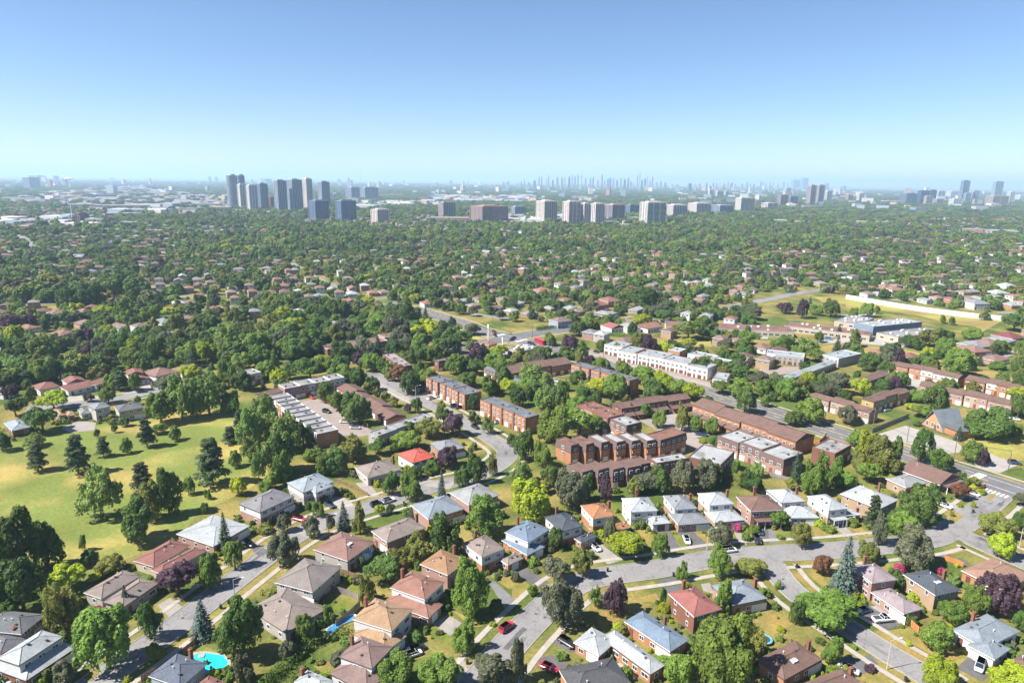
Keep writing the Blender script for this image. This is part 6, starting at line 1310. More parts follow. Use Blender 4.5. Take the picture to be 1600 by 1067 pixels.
def thing(name,label,cat,loc=(0,0,0),group=None):
    o=bpy.data.objects.new(name,None); COL.objects.link(o); o.location=loc; o['label']=label; o['category']=cat; o.empty_display_size=.5
    if group: o['group']=group
    return o
def setting(name,mb,mats):
    o=obj(name,mb.mesh(name,mats)); o['kind']='structure'; return o
def tri_fill(mb,pts,z,mi=0):
    from mathutils.geometry import tessellate_polygon
    vs=[Vector((x,y,0)) for x,y in pts]
    for t in tessellate_polygon([vs]):
        a=[pts[i] for i in t]
        if (a[1][0]-a[0][0])*(a[2][1]-a[0][1])-(a[1][1]-a[0][1])*(a[2][0]-a[0][0])<0: a.reverse()
        mb.poly([(x,y,z) for x,y in a],mi)
def smooth(pts,step=3.0):
    P=[pts[0]]+list(pts)+[pts[-1]]; out=[]
    for i in range(1,len(P)-2):
        p0,p1,p2,p3=P[i-1],P[i],P[i+1],P[i+2]
        n=max(2,int(math.hypot(p2[0]-p1[0],p2[1]-p1[1])/step))
        for k in range(n):
            t=k/n
            out.append(tuple(.5*((2*p1[j])+(-p0[j]+p2[j])*t+(2*p0[j]-5*p1[j]+4*p2[j]-p3[j])*t*t+(-p0[j]+3*p1[j]-3*p2[j]+p3[j])*t**3) for j in (0,1)))
    out.append(tuple(pts[-1])); return out
def normals(P):
    N=[]
    for i in range(len(P)):
        a=P[max(0,i-1)]; b=P[min(len(P)-1,i+1)]; dx,dy=b[0]-a[0],b[1]-a[1]; l=math.hypot(dx,dy) or 1
        N.append((-dy/l,dx/l))
    return N
def inside(p,poly):
    x,y=p; r=False; n=len(poly)
    for i in range(n):
        x1,y1=poly[i]; x2,y2=poly[i-1]
        if (y1>y)!=(y2>y) and x<(x2-x1)*(y-y1)/(y2-y1)+x1: r=not r
    return r
# ------------------------------------------------------------------ sky-side setting: ground, lake, haze
mb=MB()
xs=[-62000,-20000,-6000,-2000,-700,-200,200,700,2000,6000,20000,62000]; ys=[-900,-100,120,300,600,1200,2500,6000,15000,62000]
for i in range(len(xs)-1):
    for j in range(len(ys)-1): mb.poly([(xs[i],ys[j],0),(xs[i+1],ys[j],0),(xs[i+1],ys[j+1],0),(xs[i],ys[j+1],0)])
setting('ground',mb,[M['ground']])
mb=MB(); mb.poly([(-61000,13000,.6),(-14000,17500,.6),(-5000,19500,.6),(1500,24000,.6),(9000,40000,.6),(9500,61000,.6),(-61000,61000,.6)])
setting('lake_water',mb,[M['water']])
hm=bpy.data.materials.new('haze_air'); hm.use_nodes=True; hm.node_tree.nodes.remove(hm.node_tree.nodes['Principled BSDF'])
pv=hm.node_tree.nodes.new('ShaderNodeVolumePrincipled'); pv.inputs['Color'].default_value=(.54,.74,1,1); pv.inputs['Density'].default_value=HAZE_DENSITY; pv.inputs['Anisotropy'].default_value=.1
hm.node_tree.links.new(pv.outputs[0],hm.node_tree.nodes['Material Output'].inputs['Volume'])
mb=MB(); mb.box((0,30550,0),(126000,63100,351),z0=-1.0)
hz=obj('haze',mb.mesh('haze',[hm])); hz['kind']='stuff'; hz.display_type='WIRE'
mb=MB(); tri_fill(mb,PARK,.012); setting('park_grass',mb,[M['park']])
mb=MB(); 
mats=[M['dry'],M['green'],M['field']]
for n,(k,p) in enumerate(LAWNS): tri_fill(mb,p,.018+.0012*n,['dry','green','field'].index(k))
setting('lawn_ground',mb,mats)
# ------------------------------------------------------------------ roads
CL=[(n,w,smooth(p)) for n,w,p in ROADS]
def on_other(p,skip,extra):
    for k,(n,w,P) in enumerate(CL):
        if k==skip: continue
        for q in P[::2]:
            if (p[0]-q[0])**2+(p[1]-q[1])**2<(w/2+extra)**2: return True
    return False
def ribbon(mb,P,N,o0,o1,z,keep=None,mi=0,h=None):
    for i in range(len(P)-1):
        if keep and not(keep[i] and keep[i+1]): continue
        a,b,na,nb=P[i],P[i+1],N[i],N[i+1]
        q=[(a[0]+na[0]*o0,a[1]+na[1]*o0),(b[0]+nb[0]*o0,b[1]+nb[1]*o0),(b[0]+nb[0]*o1,b[1]+nb[1]*o1),(a[0]+na[0]*o1,a[1]+na[1]*o1)]
        if o1<o0: q.reverse()
        if h: mb.prism(q if o1<o0 or True else q,z,z+h,mi)
        else: mb.poly([(x,y,z) for x,y in (q[::-1] if o1>o0 else q[::-1])],mi)
for k,(n,w,P) in enumerate(CL):
    N=normals(P); mb=MB()
    ribbon(mb,P,N,-w/2,w/2,.05+.006*k)
    setting(n,mb,[M['roaddark' if n in('arterial_road','cross_street') else 'road']])
    if k<7:
        kb=MB(); sw=MB()
        for s in (-1,1):
            for (o0,o1,kind) in ((w/2,w/2+.22,'k'),(w/2+2.6,w/2+4.1,'s')):
                kp=[not on_other((p[0]+nn[0]*s*o0,p[1]+nn[1]*s*o0),k,.3 if kind=='k' else .6) for p,nn in zip(P,N)]
                if kind=='k': ribbon(kb,P,N,s*o0,s*o1,0,kp,0,.15)
                else: ribbon(sw,P,N,s*o0,s*o1,.10,kp)
        setting('kerb',kb,[M['concretelight']]); setting('sidewalk',sw,[M['walk']])
# markings
mk=MB()
def dashes(P,N,off,wd_,on,offl,mi,z=.115):
    d=0; i=0
    acc=0
    for i in range(len(P)-1):
        l=math.hypot(P[i+1][0]-P[i][0],P[i+1][1]-P[i][1]); ph=acc%(on+offl); acc+=l
        if ph<on: ribbon(mk,P[i:i+2],N[i:i+2],off-wd_/2,off+wd_/2,z,None,mi)
art=[c for c in CL if c[0]=='arterial_road'][0]; P=smooth(ROADS[4][2],1.5); N=normals(P); cr=(CL[5][2])
far=[min((p[0]-q[0])**2+(p[1]-q[1])**2 for q in CL[5][2])>11**2 and min((p[0]-q[0])**2+(p[1]-q[1])**2 for q in CL[1][2][-8:])>9**2 for p in P]
for o in (-.22,.22): ribbon(mk,P,N,o-.09,o+.09,.115,far,1)
segs=[]; 
dashes([p for p,f in zip(P,far) if f],[n for n,f in zip(N,far) if f],-3.6,.2,3,5,0); dashes([p for p,f in zip(P,far) if f],[n for n,f in zip(N,far) if f],3.6,.2,3,5,0)
# zebra bars at the near junction and the far crossing
def zebra(c,ang,n,blen,bw,gap):
    ca,sa=math.cos(ang),math.sin(ang)
    for i in range(n):
        t=(i-(n-1)/2)*(bw+gap); mk.box((c[0]+ca*t,c[1]+sa*t,.12),(bw,blen,.012),ang,0,z0=.112)
junc=CL[1][2][-1]; an=math.atan2(N[-30][0],N[-30][1])
i0=min(range(len(P)),key=lambda i:(P[i][0]-junc[0])**2+(P[i][1]-junc[1])**2)
tx,ty=P[i0+1][0]-P[i0][0],P[i0+1][1]-P[i0][1]; ta=math.atan2(ty,tx)
for off in (-10.5,9.5): zebra((P[i0][0]+math.cos(ta)*off,P[i0][1]+math.sin(ta)*off),ta+PI/2,8,3.2,.6,.75)
zebra((P[i0][0]+N[i0][0]*(-9.2),P[i0][1]+N[i0][1]*(-9.2)),ta,6,3.,.6,.75)
xc=ROADS[4][2][5]
i1=min(range(len(P)),key=lambda i:(P[i][0]-xc[0])**2+(P[i][1]-xc[1])**2); ta1=math.atan2(P[i1+1][1]-P[i1][1],P[i1+1][0]-P[i1][0])
for off in (-11.,11.): zebra((P[i1][0]+math.cos(ta1)*off,P[i1][1]+math.sin(ta1)*off),ta1+PI/2,9,3.,.6,.7)
setting('road_marking',mk,[M['paint'],M['paintyellow']])
pr=random.Random(9); pm=MB()
for k in (0,1,2,3):
    n,w,P=CL[k]; N_=normals(P)
    for q in range(int(len(P)/4)):
        i=pr.randrange(2,len(P)-3); L_=pr.choice((1,1,2,3)); o=pr.uniform(-w/2+.6,w/2-2.2); ribbon(pm,P[i:i+L_+1],N_[i:i+L_+1],o,o+pr.uniform(.6,2.0),.075+.006*k+.0004*q,None,pr.choice((0,0,1)))
        if pr.random()<.6:
            c=P[i]; t=pr.uniform(-2,2); pm.poly([(c[0]+N_[i][0]*t+.42*math.cos(2*PI*z/10),c[1]+N_[i][1]*t+.42*math.sin(2*PI*z/10),.105+.006*k+.0004*q) for z in range(10)],2)
setting('road_patch',pm,[M['asphaltlight'],M['asphalt'],M['vent']])
for i,(n,m,z,p) in enumerate(PAVED):
    mb=MB(); tri_fill(mb,p,z+.004*i*.5); setting(n,mb,[M[m]])
dn=[]
mb=MB(); dm=['asphalt','concrete','concretelight','asphaltlight']
for i,(m,p) in enumerate(DRIVES): tri_fill(mb,p,.028+.0008*i,dm.index(m))
setting('driveway',mb,[M[k] for k in dm])
# ------------------------------------------------------------------ shared building parts
CACHE={}
def win_mesh(w,h):
    k=('win',round(w,1),round(h,1))
    if k not in CACHE:
        f=MB(); t=.09; d=.10
        for (cx,cz,sx,sz) in ((-w/2+t/2,0,t,h),(w/2-t/2,0,t,h),(0,h/2-t/2,w-2*t,t),(0,-h/2+t/2,w-2*t,t)): f.box((cx,0,cz),(sx,d,sz))
        if w>1.3: f.box((0,0,0),(t*.7,d*.8,h-2*t))
        p=MB(); p.poly([(-w/2+.03,-.015,-h/2+.03),(w/2-.03,-.015,-h/2+.03),(w/2-.03,-.015,h/2-.03),(-w/2+.03,-.015,h/2-.03)])
        CACHE[k]=(f.mesh('window',[M['trim']]),p.mesh('pane',[M['glass']]))
    return CACHE[k]
def garage_mesh(w,h,brown):
    k=('gar',round(w,1),h,brown)
    if k not in CACHE:
        g=MB(); n=4; ph=h/n
        for i in range(n): g.box((0,-.04,ph*(i+.5)),(w,.08,ph-.05))
        g.box((0,.0,h/2),(w,.04,h))
        CACHE[k]=g.mesh('garage_door',[M['garagebrown' if brown else 'garage']])
    return CACHE[k]
def door_mesh():
    if 'door' not in CACHE:
        g=MB(); g.box((0,-.03,1.03),(.95,.08,2.06)); g.box((-.52,0,1.05),(.09,.12,2.1)); g.box((.52,0,1.05),(.09,.12,2.1)); g.box((0,0,2.12),(1.13,.12,.1)); g.box((0,-.3,.08),(1.6,.9,.16))
        CACHE['door']=g.mesh('door',[M['door']])
    return CACHE['door']
def place(o,x,y,z,ang): o.location=(x,y,z); o.rotation_euler=(0,0,ang)
def add_window(root,x,y,z,ang,w,h,sub=True):
    f,p=win_mesh(w,h)
    if sub:
        o=obj('window',f,root); place(o,x,y,z,ang); obj('pane',p,o)
    else:
        o=obj('window',f,root); place(o,x,y,z,ang); obj('pane',p,o)
def faces(b):
    """near corner n, direction th (v), lengths a (u side) and b (v side): the four wall faces as (p0, dir, length, outward normal)"""
    nx,ny,th,a,bb=b[:5]; v=(math.cos(th),math.sin(th)); u=(-v[1],v[0])
    P=[(nx,ny),(nx+v[0]*bb,ny+v[1]*bb),(nx+v[0]*bb+u[0]*a,ny+v[1]*bb+u[1]*a),(nx+u[0]*a,ny+u[1]*a)]
    return P,[(P[0],v,bb,(-u[0],-u[1]),'R'),(P[1],u,a,v,'E'),(P[2],(-v[0],-v[1]),bb,u,'B'),(P[3],(-u[0],-u[1]),a,(-v[0],-v[1]),'L')]
def seen(f):
    (p,d,l,n,_)=f; cx,cy=p[0]+d[0]*l/2,p[1]+d[1]*l/2
    return (0-cx)*n[0]+(0-cy)*n[1]>0
def shrink(b,o):
    nx,ny,th,a,bb=b[:5]; v=(math.cos(th),math.sin(th)); u=(-v[1],v[0])
    return (nx+(u[0]+v[0])*o,ny+(u[1]+v[1])*o,th,a-2*o,bb-2*o)
def roof_mesh(b,z,kind,pitch,base,lv=None):
    P,_=faces(b); nx,ny,th,a,bb=b[:5]; v=(math.cos(th),math.sin(th)); u=(-v[1],v[0])
    mb=MB(); t=.22
    long_v=bb>=a if lv is None else lv; half=min(a,bb)/2 if lv is None else (a if lv else bb)/2; rise=half*pitch
    inset=half*.96 if kind!='gable' else 0.
    if long_v:
        c0=(P[0][0]+u[0]*half,P[0][1]+u[1]*half); R0=(c0[0]+v[0]*inset,c0[1]+v[1]*inset); R1=(c0[0]+v[0]*(bb-inset),c0[1]+v[1]*(bb-inset))
        S_=[(P[0],P[1],R1,R0),(P[1],P[2],R1),(P[2],P[3],R0,R1),(P[3],P[0],R0)]
    else:
        c0=(P[0][0]+v[0]*half,P[0][1]+v[1]*half); R0=(c0[0]+u[0]*inset,c0[1]+u[1]*inset); R1=(c0[0]+u[0]*(a-inset),c0[1]+u[1]*(a-inset))
        S_=[(P[0],P[1],R0),(P[1],P[2],R1,R0),(P[2],P[3],R1),(P[3],P[0],R0,R1)]
    zr=z+rise
    def P3(q): return (q[0],q[1],zr if (q==R0 or q==R1) else z)
    for s_ in S_:
        mb.poly([P3(q) for q in s_],0)
    mb.poly([(p[0],p[1],z-t) for p in reversed(P)],0)
    fa=MB()
    for k in range(4):
        p,q=P[k],P[(k+1)%4]; fa.poly([(p[0],p[1],z-t),(q[0],q[1],z-t),(q[0],q[1],z),(p[0],p[1],z)])
    rc=MB(); rc.tube((R0[0],R0[1],zr+.02),(R1[0],R1[1],zr+.02),.10,.10,6) if (R0!=R1 and math.dist(R0,R1)>.4) else None
    if kind!='gable':
        ends=[(P[0],R0),(P[3],R0),(P[1],R1),(P[2],R1)] if long_v else [(P[0],R0),(P[1],R0),(P[2],R1),(P[3],R1)]
        for p,r in ends: rc.tube((p[0],p[1],z+.02),(r[0],r[1],zr+.02),.09,.09,5)
    def height(s,tt):   # s along u (0..a), tt along v (0..b)
        d=min(s,a-s,tt,bb-tt) if kind!='gable' else (min(s,a-s) if long_v else min(tt,bb-tt))
        return z+d*pitch
    def at(s,tt): return (nx+u[0]*s+v[0]*tt,ny+u[1]*s+v[1]*tt)
    return mb,fa,rc,height,at,(R0,R1,zr)
RNG=random.Random(11)
def vent_mesh(k):
    key=('vent',k)
    if key not in CACHE:
        m=MB()
        if k==0: m.box((0,0,.12),(.42,.42,.34)); m.box((0,0,.32),(.5,.5,.06))
        else: m.tube((0,0,-.1),(0,0,.55),.09,.09,8); m.tube((0,0,.5),(0,0,.58),.14,.14,8)
        CACHE[key]=m.mesh('vent',[M['vent'] if k==0 else M['ventpale']])
    return CACHE[key]
def build_house(label,rc,wc,front,opts,blocks,detail=2,group='houses of the near streets'):
    blocks=[shrink(b,-.035*min(b[3],b[4]))+b[5:] for b in blocks]
    b0=blocks[-1]; bx,by=b0[0]+math.cos(b0[2])*b0[4]/2-math.sin(b0[2])*b0[3]/2, b0[1]+math.sin(b0[2])*b0[4]/2+math.cos(b0[2])*b0[3]/2
    root=thing('house',label,'house',(bx,by,0),group); off=(bx,by,0)
    for bi,b in enumerate(blocks):
        z=b[5]; kind=b[6]; pitch=.20 if kind=='low' else .40 if kind=='hip' else .36
        upper='s' in opts and z>4.5
        over=.40
        wb=shrink(b,over); P,F=faces(wb)
        w=MB(); zb=z if not upper else 2.75
        w.prism(P,0,zb-.05)
        if kind=='gable':
            nx,ny,th,a,bb=wb[:5]; half=min(b[3],b[4])/2
            ends=[(P[1],P[2]),(P[3],P[0])] if bb>=a else [(P[0],P[1]),(P[2],P[3])]
            zap=z+(half-.4)*pitch-.1
            for e0,e1 in ends: w.poly([(e0[0],e0[1],z-.06),(e1[0],e1[1],z-.06),((e0[0]+e1[0])/2,(e0[1]+e1[1])/2,zap)])
        obj('wall',w.mesh('wall',[M['w_'+wc]],off),root)
        if upper:
            s=MB(); P2,_=faces(shrink(b,over-.12)); s.prism(P2,2.72,z-.05,bottom=True); obj('siding',s.mesh('siding',[M['w_white']],off),root)
        rm,fa,rcap,height,at,_r=roof_mesh(b,z+(.012 if bi else 0),kind,pitch,off)
        ro=obj('roof',rm.mesh('roof',[M['r_'+rc]],off),root)
        obj('fascia',fa.mesh('fascia',[M['trim'] if RNG.random()<.7 else M['darktrim']],off),ro)
        if rcap.v: obj('ridge_cap',rcap.mesh('ridge_cap',[M['r_'+rc]],off),ro)
        a,bb=b[3],b[4]
        if 'v' in opts:
            for k in range(RNG.choice((2,3,3,4))):
                s,t=RNG.uniform(.2,.8)*a,RNG.uniform(.2,.8)*bb; q=at(s,t)
                o=obj('vent',vent_mesh(k%2),ro); place(o,q[0]-bx,q[1]-by,height(s,t),b[2])
        if 'c' in opts and bi==len(blocks)-1:
            s,t=(a*.5,bb-.25) if RNG.random()<.5 else (a-.25,bb*.55); q=at(s,t)
            c=MB(); ztop=z+min(a,bb)/2*pitch+.9; c.box((q[0],q[1],0),(.8,.6,ztop),b[2],z0=0); c.box((q[0],q[1],0),(.95,.75,.14),b[2],z0=ztop)
            c.tube((q[0],q[1],ztop+.1),(q[0],q[1],ztop+.45),.13,.11,8)
            obj('chimney',c.mesh('chimney',[M['w_brickred' if wc!='brickdark' else 'w_brickdark']],off),ro)
        if 'k' in opts and bi==len(blocks)-1:
            s,t=a*.3,bb*.45; q=at(s,t); hz_=height(s,t); m=MB(); m.box((q[0],q[1],hz_+.05),(1.6,1.1,.3),b[2]); obj('skylight',m.mesh('skylight',[M['ventpale']],off),ro)
        # openings on the walls that face the street side or the camera
        single=z<4.2; garage_block=(len(blocks)>1 and bi==0)
        for f in F:
            (p,d,l,n,nm)=f
            if l<2.2 or not seen(f): continue
            o2=.13 if upper else .01
            ang=math.atan2(d[1],d[0])
            isf=nm==front
            lev=[1.55] if single else [1.5,4.15]
            for li,zc in enumerate(lev):
                zc=min(zc,z-.85)
                cnt=max(1,int(l/(2.9 if isf else 4.2)))
                if detail<2: cnt=max(1,int(l/4.5))
                off_=(o2+.03 if li==1 and upper else .03)
                for k in range(cnt):
                    t=(k+.5)/cnt*l
                    if li==0 and isf and k==cnt-1 and l>4 and detail>1:
                        if garage_block or len(blocks)==1 and l>8:
                            g=obj('garage_door',garage_mesh(min(4.6,l*.5) if l>6 else 2.5,2.15,'b' in opts),root); place(g,p[0]+d[0]*t-bx+n[0]*.03,p[1]+d[1]*t-by+n[1]*.03,0.03,ang); continue
                    if li==0 and isf and k==0 and detail>1 and not garage_block:
                        g=obj('door',door_mesh(),root); place(g,p[0]+d[0]*t-bx+n[0]*.03,p[1]+d[1]*t-by+n[1]*.03,0.02,ang); continue
                    if not isf and RNG.random()<.3: continue
                    ww=RNG.choice((1.5,1.8,2.1)) if isf else RNG.choice((.9,1.2))
                    add_window(root,p[0]+d[0]*t-bx+n[0]*off_,p[1]+d[1]*t-by+n[1]*off_,zc,ang,ww,1.2,detail>1)
        if 'p' in opts and bi==0:
            f=[q for q in F if q[4]==front][0]; (p,d,l,n,nm)=f; ang=math.atan2(d[1],d[0])
            m=MB(); cx,cy=p[0]+d[0]*l*.5+n[0]*1.25,p[1]+d[1]*l*.5+n[1]*1.25; m.box((cx,cy,2.75),(l*.8,2.4,.22),ang); obj('porch_roof',m.mesh('porch_roof',[M['r_'+rc]],off),root)
            for q in (-.38,-.13,.13,.38):
                m=MB(); m.box((cx+d[0]*l*q+n[0]*.9,cy+d[1]*l*q+n[1]*.9,0),(.18,.18,2.64),ang,z0=0); obj('porch_post',m.mesh('porch_post',[M['trim']],off),root)
    return root
for h in HOUSES: build_house(*h,group='houses of the near streets')
# house extras
def house_of(s): return [o for o in COL.objects if o.get('label')==HOUSES[s][0]][0]
aw=house_of(7); b=HOUSES[7][5][0]; P,F=faces(shrink(b,.4)); (p,d,l,n,_)=F[0]; m=MB()
for k in range(3):
    t=l*(.45+.17*k); x,y=p[0]+d[0]*t,p[1]+d[1]*t
    m.poly([(x-d[0]*.75+n[0]*.02,y-d[1]*.75+n[1]*.02,2.9),(x-d[0]*.75+n[0]*1.9,y-d[1]*.75+n[1]*1.9,2.3),(x+d[0]*.75+n[0]*1.9,y+d[1]*.75+n[1]*1.9,2.3),(x+d[0]*.75+n[0]*.02,y+d[1]*.75+n[1]*.02,2.9)],k%2)
    m.poly([(x-d[0]*.75+n[0]*1.9,y-d[1]*.75+n[1]*1.9,2.3),(x-d[0]*.75+n[0]*1.9,y-d[1]*.75+n[1]*1.9,2.1),(x+d[0]*.75+n[0]*1.9,y+d[1]*.75+n[1]*1.9,2.1),(x+d[0]*.75+n[0]*1.9,y+d[1]*.75+n[1]*1.9,2.3)],k%2)
obj('awning',m.mesh('awning',[M['awning'],M['ventpale']],tuple(aw.location)),aw)
# ------------------------------------------------------------------ townhouse rows
def flat_roof(b,z,mats,off,root,rimmat):
    P,_=faces(b); m=MB(); rim=.28
    m.poly([(p[0],p[1],z) for p in P])
    ro=obj('roof',m.mesh('roof',mats,off),root)
    Pi,_=faces(shrink(b,rim)); m=MB()
    for k in range(4):
        a,b_,c,d=P[k],P[(k+1)%4],Pi[(k+1)%4],Pi[k]
        m.prism([a,b_,c,d],z+.003,z+.32)
    obj('parapet',m.mesh('parapet',[rimmat],off),ro)
    return ro
def build_row(label,style,roof,wall,trim,units,h,front,blocks):
    b0=blocks[0]; bx,by=b0[0],b0[1]; off=(bx,by,0)
    root=thing('townhouse_row',label,'townhouses',(bx,by,0),'townhouse rows')
    rr=random.Random(len(label))
    if len(blocks)==1 and units>=5 and style in('gable','gableporch','mansard','pier','flat'):
        nx,ny,th,a,bb=blocks[0]; k=3 if units<8 else 4; new=[]; v=(math.cos(th),math.sin(th)); u=(-v[1],v[0]); lead_v=(front=='R')
        for q in range(k):
            o=(.0,.9,.25,1.1)[q]*(.7 if style in('pier','flat') else 1)
            if lead_v: new.append((nx+v[0]*bb*q/k+u[0]*o,ny+v[1]*bb*q/k+u[1]*o,th,a,bb/k-.02))
            else: new.append((nx+u[0]*a*q/k+v[0]*o,ny+u[1]*a*q/k+v[1]*o,th,a/k-.02,bb))
        blocks=new
    H0=h
    for bi,b in enumerate(blocks):
        h=H0+((0,.35,-.2,.25)[bi%4] if style in('gable','gableporch','mansard') and len(blocks)>1 else 0)
        nx,ny,th,a,bb=b; rk=roof
        if roof=='mix': rk='brownflat' if bi in(0,1,6) else 'whiteflat'
        v=(math.cos(th),math.sin(th)); u=(-v[1],v[0]); long_v=(front=='R'); ll=bb if long_v else a
        nun=units if len(blocks)==1 else max(1,round(units*ll/sum((q[4] if long_v else q[3]) for q in blocks))) if units>1 else 1
        gable=style in('gable','gableporch')
        wb=shrink(b,.25 if gable else .02); P,F=faces(wb)
        w=MB(); ztop=h-.02; zlow=ztop
        if style.startswith('mansard'): zlow=h-2.75
        w.prism(P,0,zlow)
        if gable:
            half=(a if long_v else bb)/2; ends=[(P[1],P[2]),(P[3],P[0])] if long_v else [(P[0],P[1]),(P[2],P[3])]
            for e0,e1 in ends: w.poly([(e0[0],e0[1],h-.03),(e1[0],e1[1],h-.03),((e0[0]+e1[0])/2,(e0[1]+e1[1])/2,h+(half-.25)*.30)])
        obj('wall',w.mesh('wall',[M['w_'+wall]],off),root)
        if style.startswith('mansard'):
            m=MB(); Po,_=faces((nx-(u[0]+v[0])*.25,ny-(u[1]+v[1])*.25,th,a+.5,bb+.5)); Pt,_=faces(shrink(b,.12))
            for k in range(4):
                p,q,r,s=Po[k],Po[(k+1)%4],Pt[(k+1)%4],Pt[k]
                m.poly([(p[0],p[1],zlow),(q[0],q[1],zlow),(r[0],r[1],h),(s[0],s[1],h)])
            m.poly([(p[0],p[1],zlow) for p in reversed(Po)])
            obj('mansard',m.mesh('mansard',[M['w_mansard']],off),root)
            ro=flat_roof(shrink(b,.12),h+.01,[M['r_'+rk]],off,root,M['w_mansard'])
        elif gable:
            rm,fa,rcap,height,at,_=roof_mesh(b,h,'gable',.30,off,long_v)
            ro=obj('roof',rm.mesh('roof',[M['r_'+roof]],off),root); obj('fascia',fa.mesh('fascia',[M['darktrim']],off),ro)
            if len(rcap.v): obj('ridge_cap',rcap.mesh('ridge_cap',[M['r_'+roof]],off),ro)
        else:
            ro=flat_roof(b,h,[M['r_'+rk]],off,root,M['w_'+trim] if style!='pier' else M['w_mansard'])
        # units
        for k in range(nun):
            t0,t1=ll*k/nun,ll*(k+1)/nun
            def pt(s,t): return (nx+u[0]*s+v[0]*t,ny+u[1]*s+v[1]*t) if long_v else (nx+u[0]*t+v[0]*s,ny+u[1]*t+v[1]*s)
            dep=a if long_v else bb
            if style in('saw','gable','flat') and k>0 and style!='flat':
                q0,q1=pt(-.06,t0),pt(dep+.06,t0); m=MB(); cx,cy=(q0[0]+q1[0])/2,(q0[1]+q1[1])/2
                ang=math.atan2(q1[1]-q0[1],q1[0]-q0[0])
                if style=='saw':
                    m.box((cx,cy,0),(dep+.3,.35,.95),ang,z0=h-.1); obj('party_wall',m.mesh('party_wall',[M['w_'+trim]],off),root)
                    m=MB(); q2,q3=pt(.3,t0+.25),pt(dep-.3,t0+.25); q4,q5=pt(.3,t0+1.9),pt(dep-.3,t0+1.9)
                    m.poly([(q2[0],q2[1],h+.85),(q3[0],q3[1],h+.85),(q5[0],q5[1],h+.05),(q4[0],q4[1],h+.05)]); obj('shed_roof',m.mesh('shed_roof',[M['r_gravel']],off),ro)
            if style=='pier':
                q=pt(-.05,t0 if k else t0+.3); m=MB(); m.box((q[0],q[1],0),(.9,.9,h+.5),th,z0=0); obj('pier',m.mesh('pier',[M['w_brickdark']],off),root)
            if style in('flat','pier','mansard','saw') and rr.random()<.8:
                q=pt(dep*rr.uniform(.3,.7),(t0+t1)/2); o=obj('vent',vent_mesh(0),ro); place(o,q[0]-bx,q[1]-by,h,th); o.scale=(2.2,1.6,1.5)
                q=pt(dep*rr.uniform(.2,.8),t0*.7+t1*.3); o=obj('vent',vent_mesh(1),ro); place(o,q[0]-bx,q[1]-by,h,th)
        # facade on visible sides
        for f in F:
            (p,d,l,n,nm)=f
            if l<2.5 or not seen(f): continue
            ang=math.atan2(d[1],d[0]); lead=(nm==('R' if front=='R' else 'L'))
            if lead and style in('flat','saw','gable','gableporch') and trim!=wall and h>4 and wall!='white':
                nb=nun
                for k in range(nb):   # light upper cladding on alternate units
                    if rr.random()<.55:
                        x=l*(k+.5)/nb; m=MB(); m.box((p[0]+d[0]*x+n[0]*.06,p[1]+d[1]*x+n[1]*.06,0),(l/nb-.12,.12,h-3.0-.06),ang,z0=2.95); obj('cladding',m.mesh('cladding',[M['w_'+trim]],off),root)
            nst=2 if h<7 else 3
            cnt=max(1,round(l/(3.0 if lead else 6.5)))
            if not lead: cnt=min(cnt,1)
            for s_ in range(nst):
                zc=1.5+s_*(h-.9)/nst
                if h<4 and s_: continue
                for k in range(cnt):
                    x=l*(k+.5)/cnt
                    if s_==0 and lead:
                        if k%2==0:
                            g=obj('garage_door',garage_mesh(2.3,2.1,wall in('white','stone')),root); place(g,p[0]+d[0]*x-bx+n[0]*.05,p[1]+d[1]*x-by+n[1]*.05,.02,ang)
                        else:
                            g=obj('door',door_mesh(),root); place(g,p[0]+d[0]*x-bx+n[0]*.05,p[1]+d[1]*x-by+n[1]*.05,.02,ang)
                        continue
                    if not lead and s_==0: continue
                    o_=.16 if not(style.startswith('mansard') and zc>zlow) else .22
                    add_window(root,p[0]+d[0]*x-bx+n[0]*o_,p[1]+d[1]*x-by+n[1]*o_,zc,ang,1.5,1.25,False)
            if lead and style=='gableporch':
                for k in range(nun):
                    x=l*(k+.5)/nun; wd_=l/nun*.92; c=(p[0]+d[0]*x,p[1]+d[1]*x); m=MB()
                    a0=(c[0]-d[0]*wd_/2+n[0]*.02,c[1]-d[1]*wd_/2+n[1]*.02); a1=(c[0]+d[0]*wd_/2+n[0]*.02,c[1]+d[1]*wd_/2+n[1]*.02)
                    e=3.0; b0_=(a0[0]+n[0]*e,a0[1]+n[1]*e); b1_=(a1[0]+n[0]*e,a1[1]+n[1]*e)
                    m.poly([(b0_[0],b0_[1],2.6),(b1_[0],b1_[1],2.6),(a1[0],a1[1],3.7),(a0[0],a0[1],3.7)]); m.poly([(a0[0],a0[1],3.6),(a1[0],a1[1],3.6),(b1_[0],b1_[1],2.45),(b0_[0],b0_[1],2.45)]); m.poly([(b0_[0],b0_[1],2.45),(b1_[0],b1_[1],2.45),(b1_[0],b1_[1],2.6),(b0_[0],b0_[1],2.6)])
                    obj('porch_roof',m.mesh('porch_roof',[M['r_brown']],off),root)
                    m=MB(); q=(c[0]+n[0]*1.3,c[1]+n[1]*1.3); m.box((q[0],q[1],0),(wd_*.45,2.5,2.5),ang,z0=0); obj('porch_wall',m.mesh('porch_wall',[M['w_'+wall]],off),root)
    return root
for r in ROWS: build_row(*r)
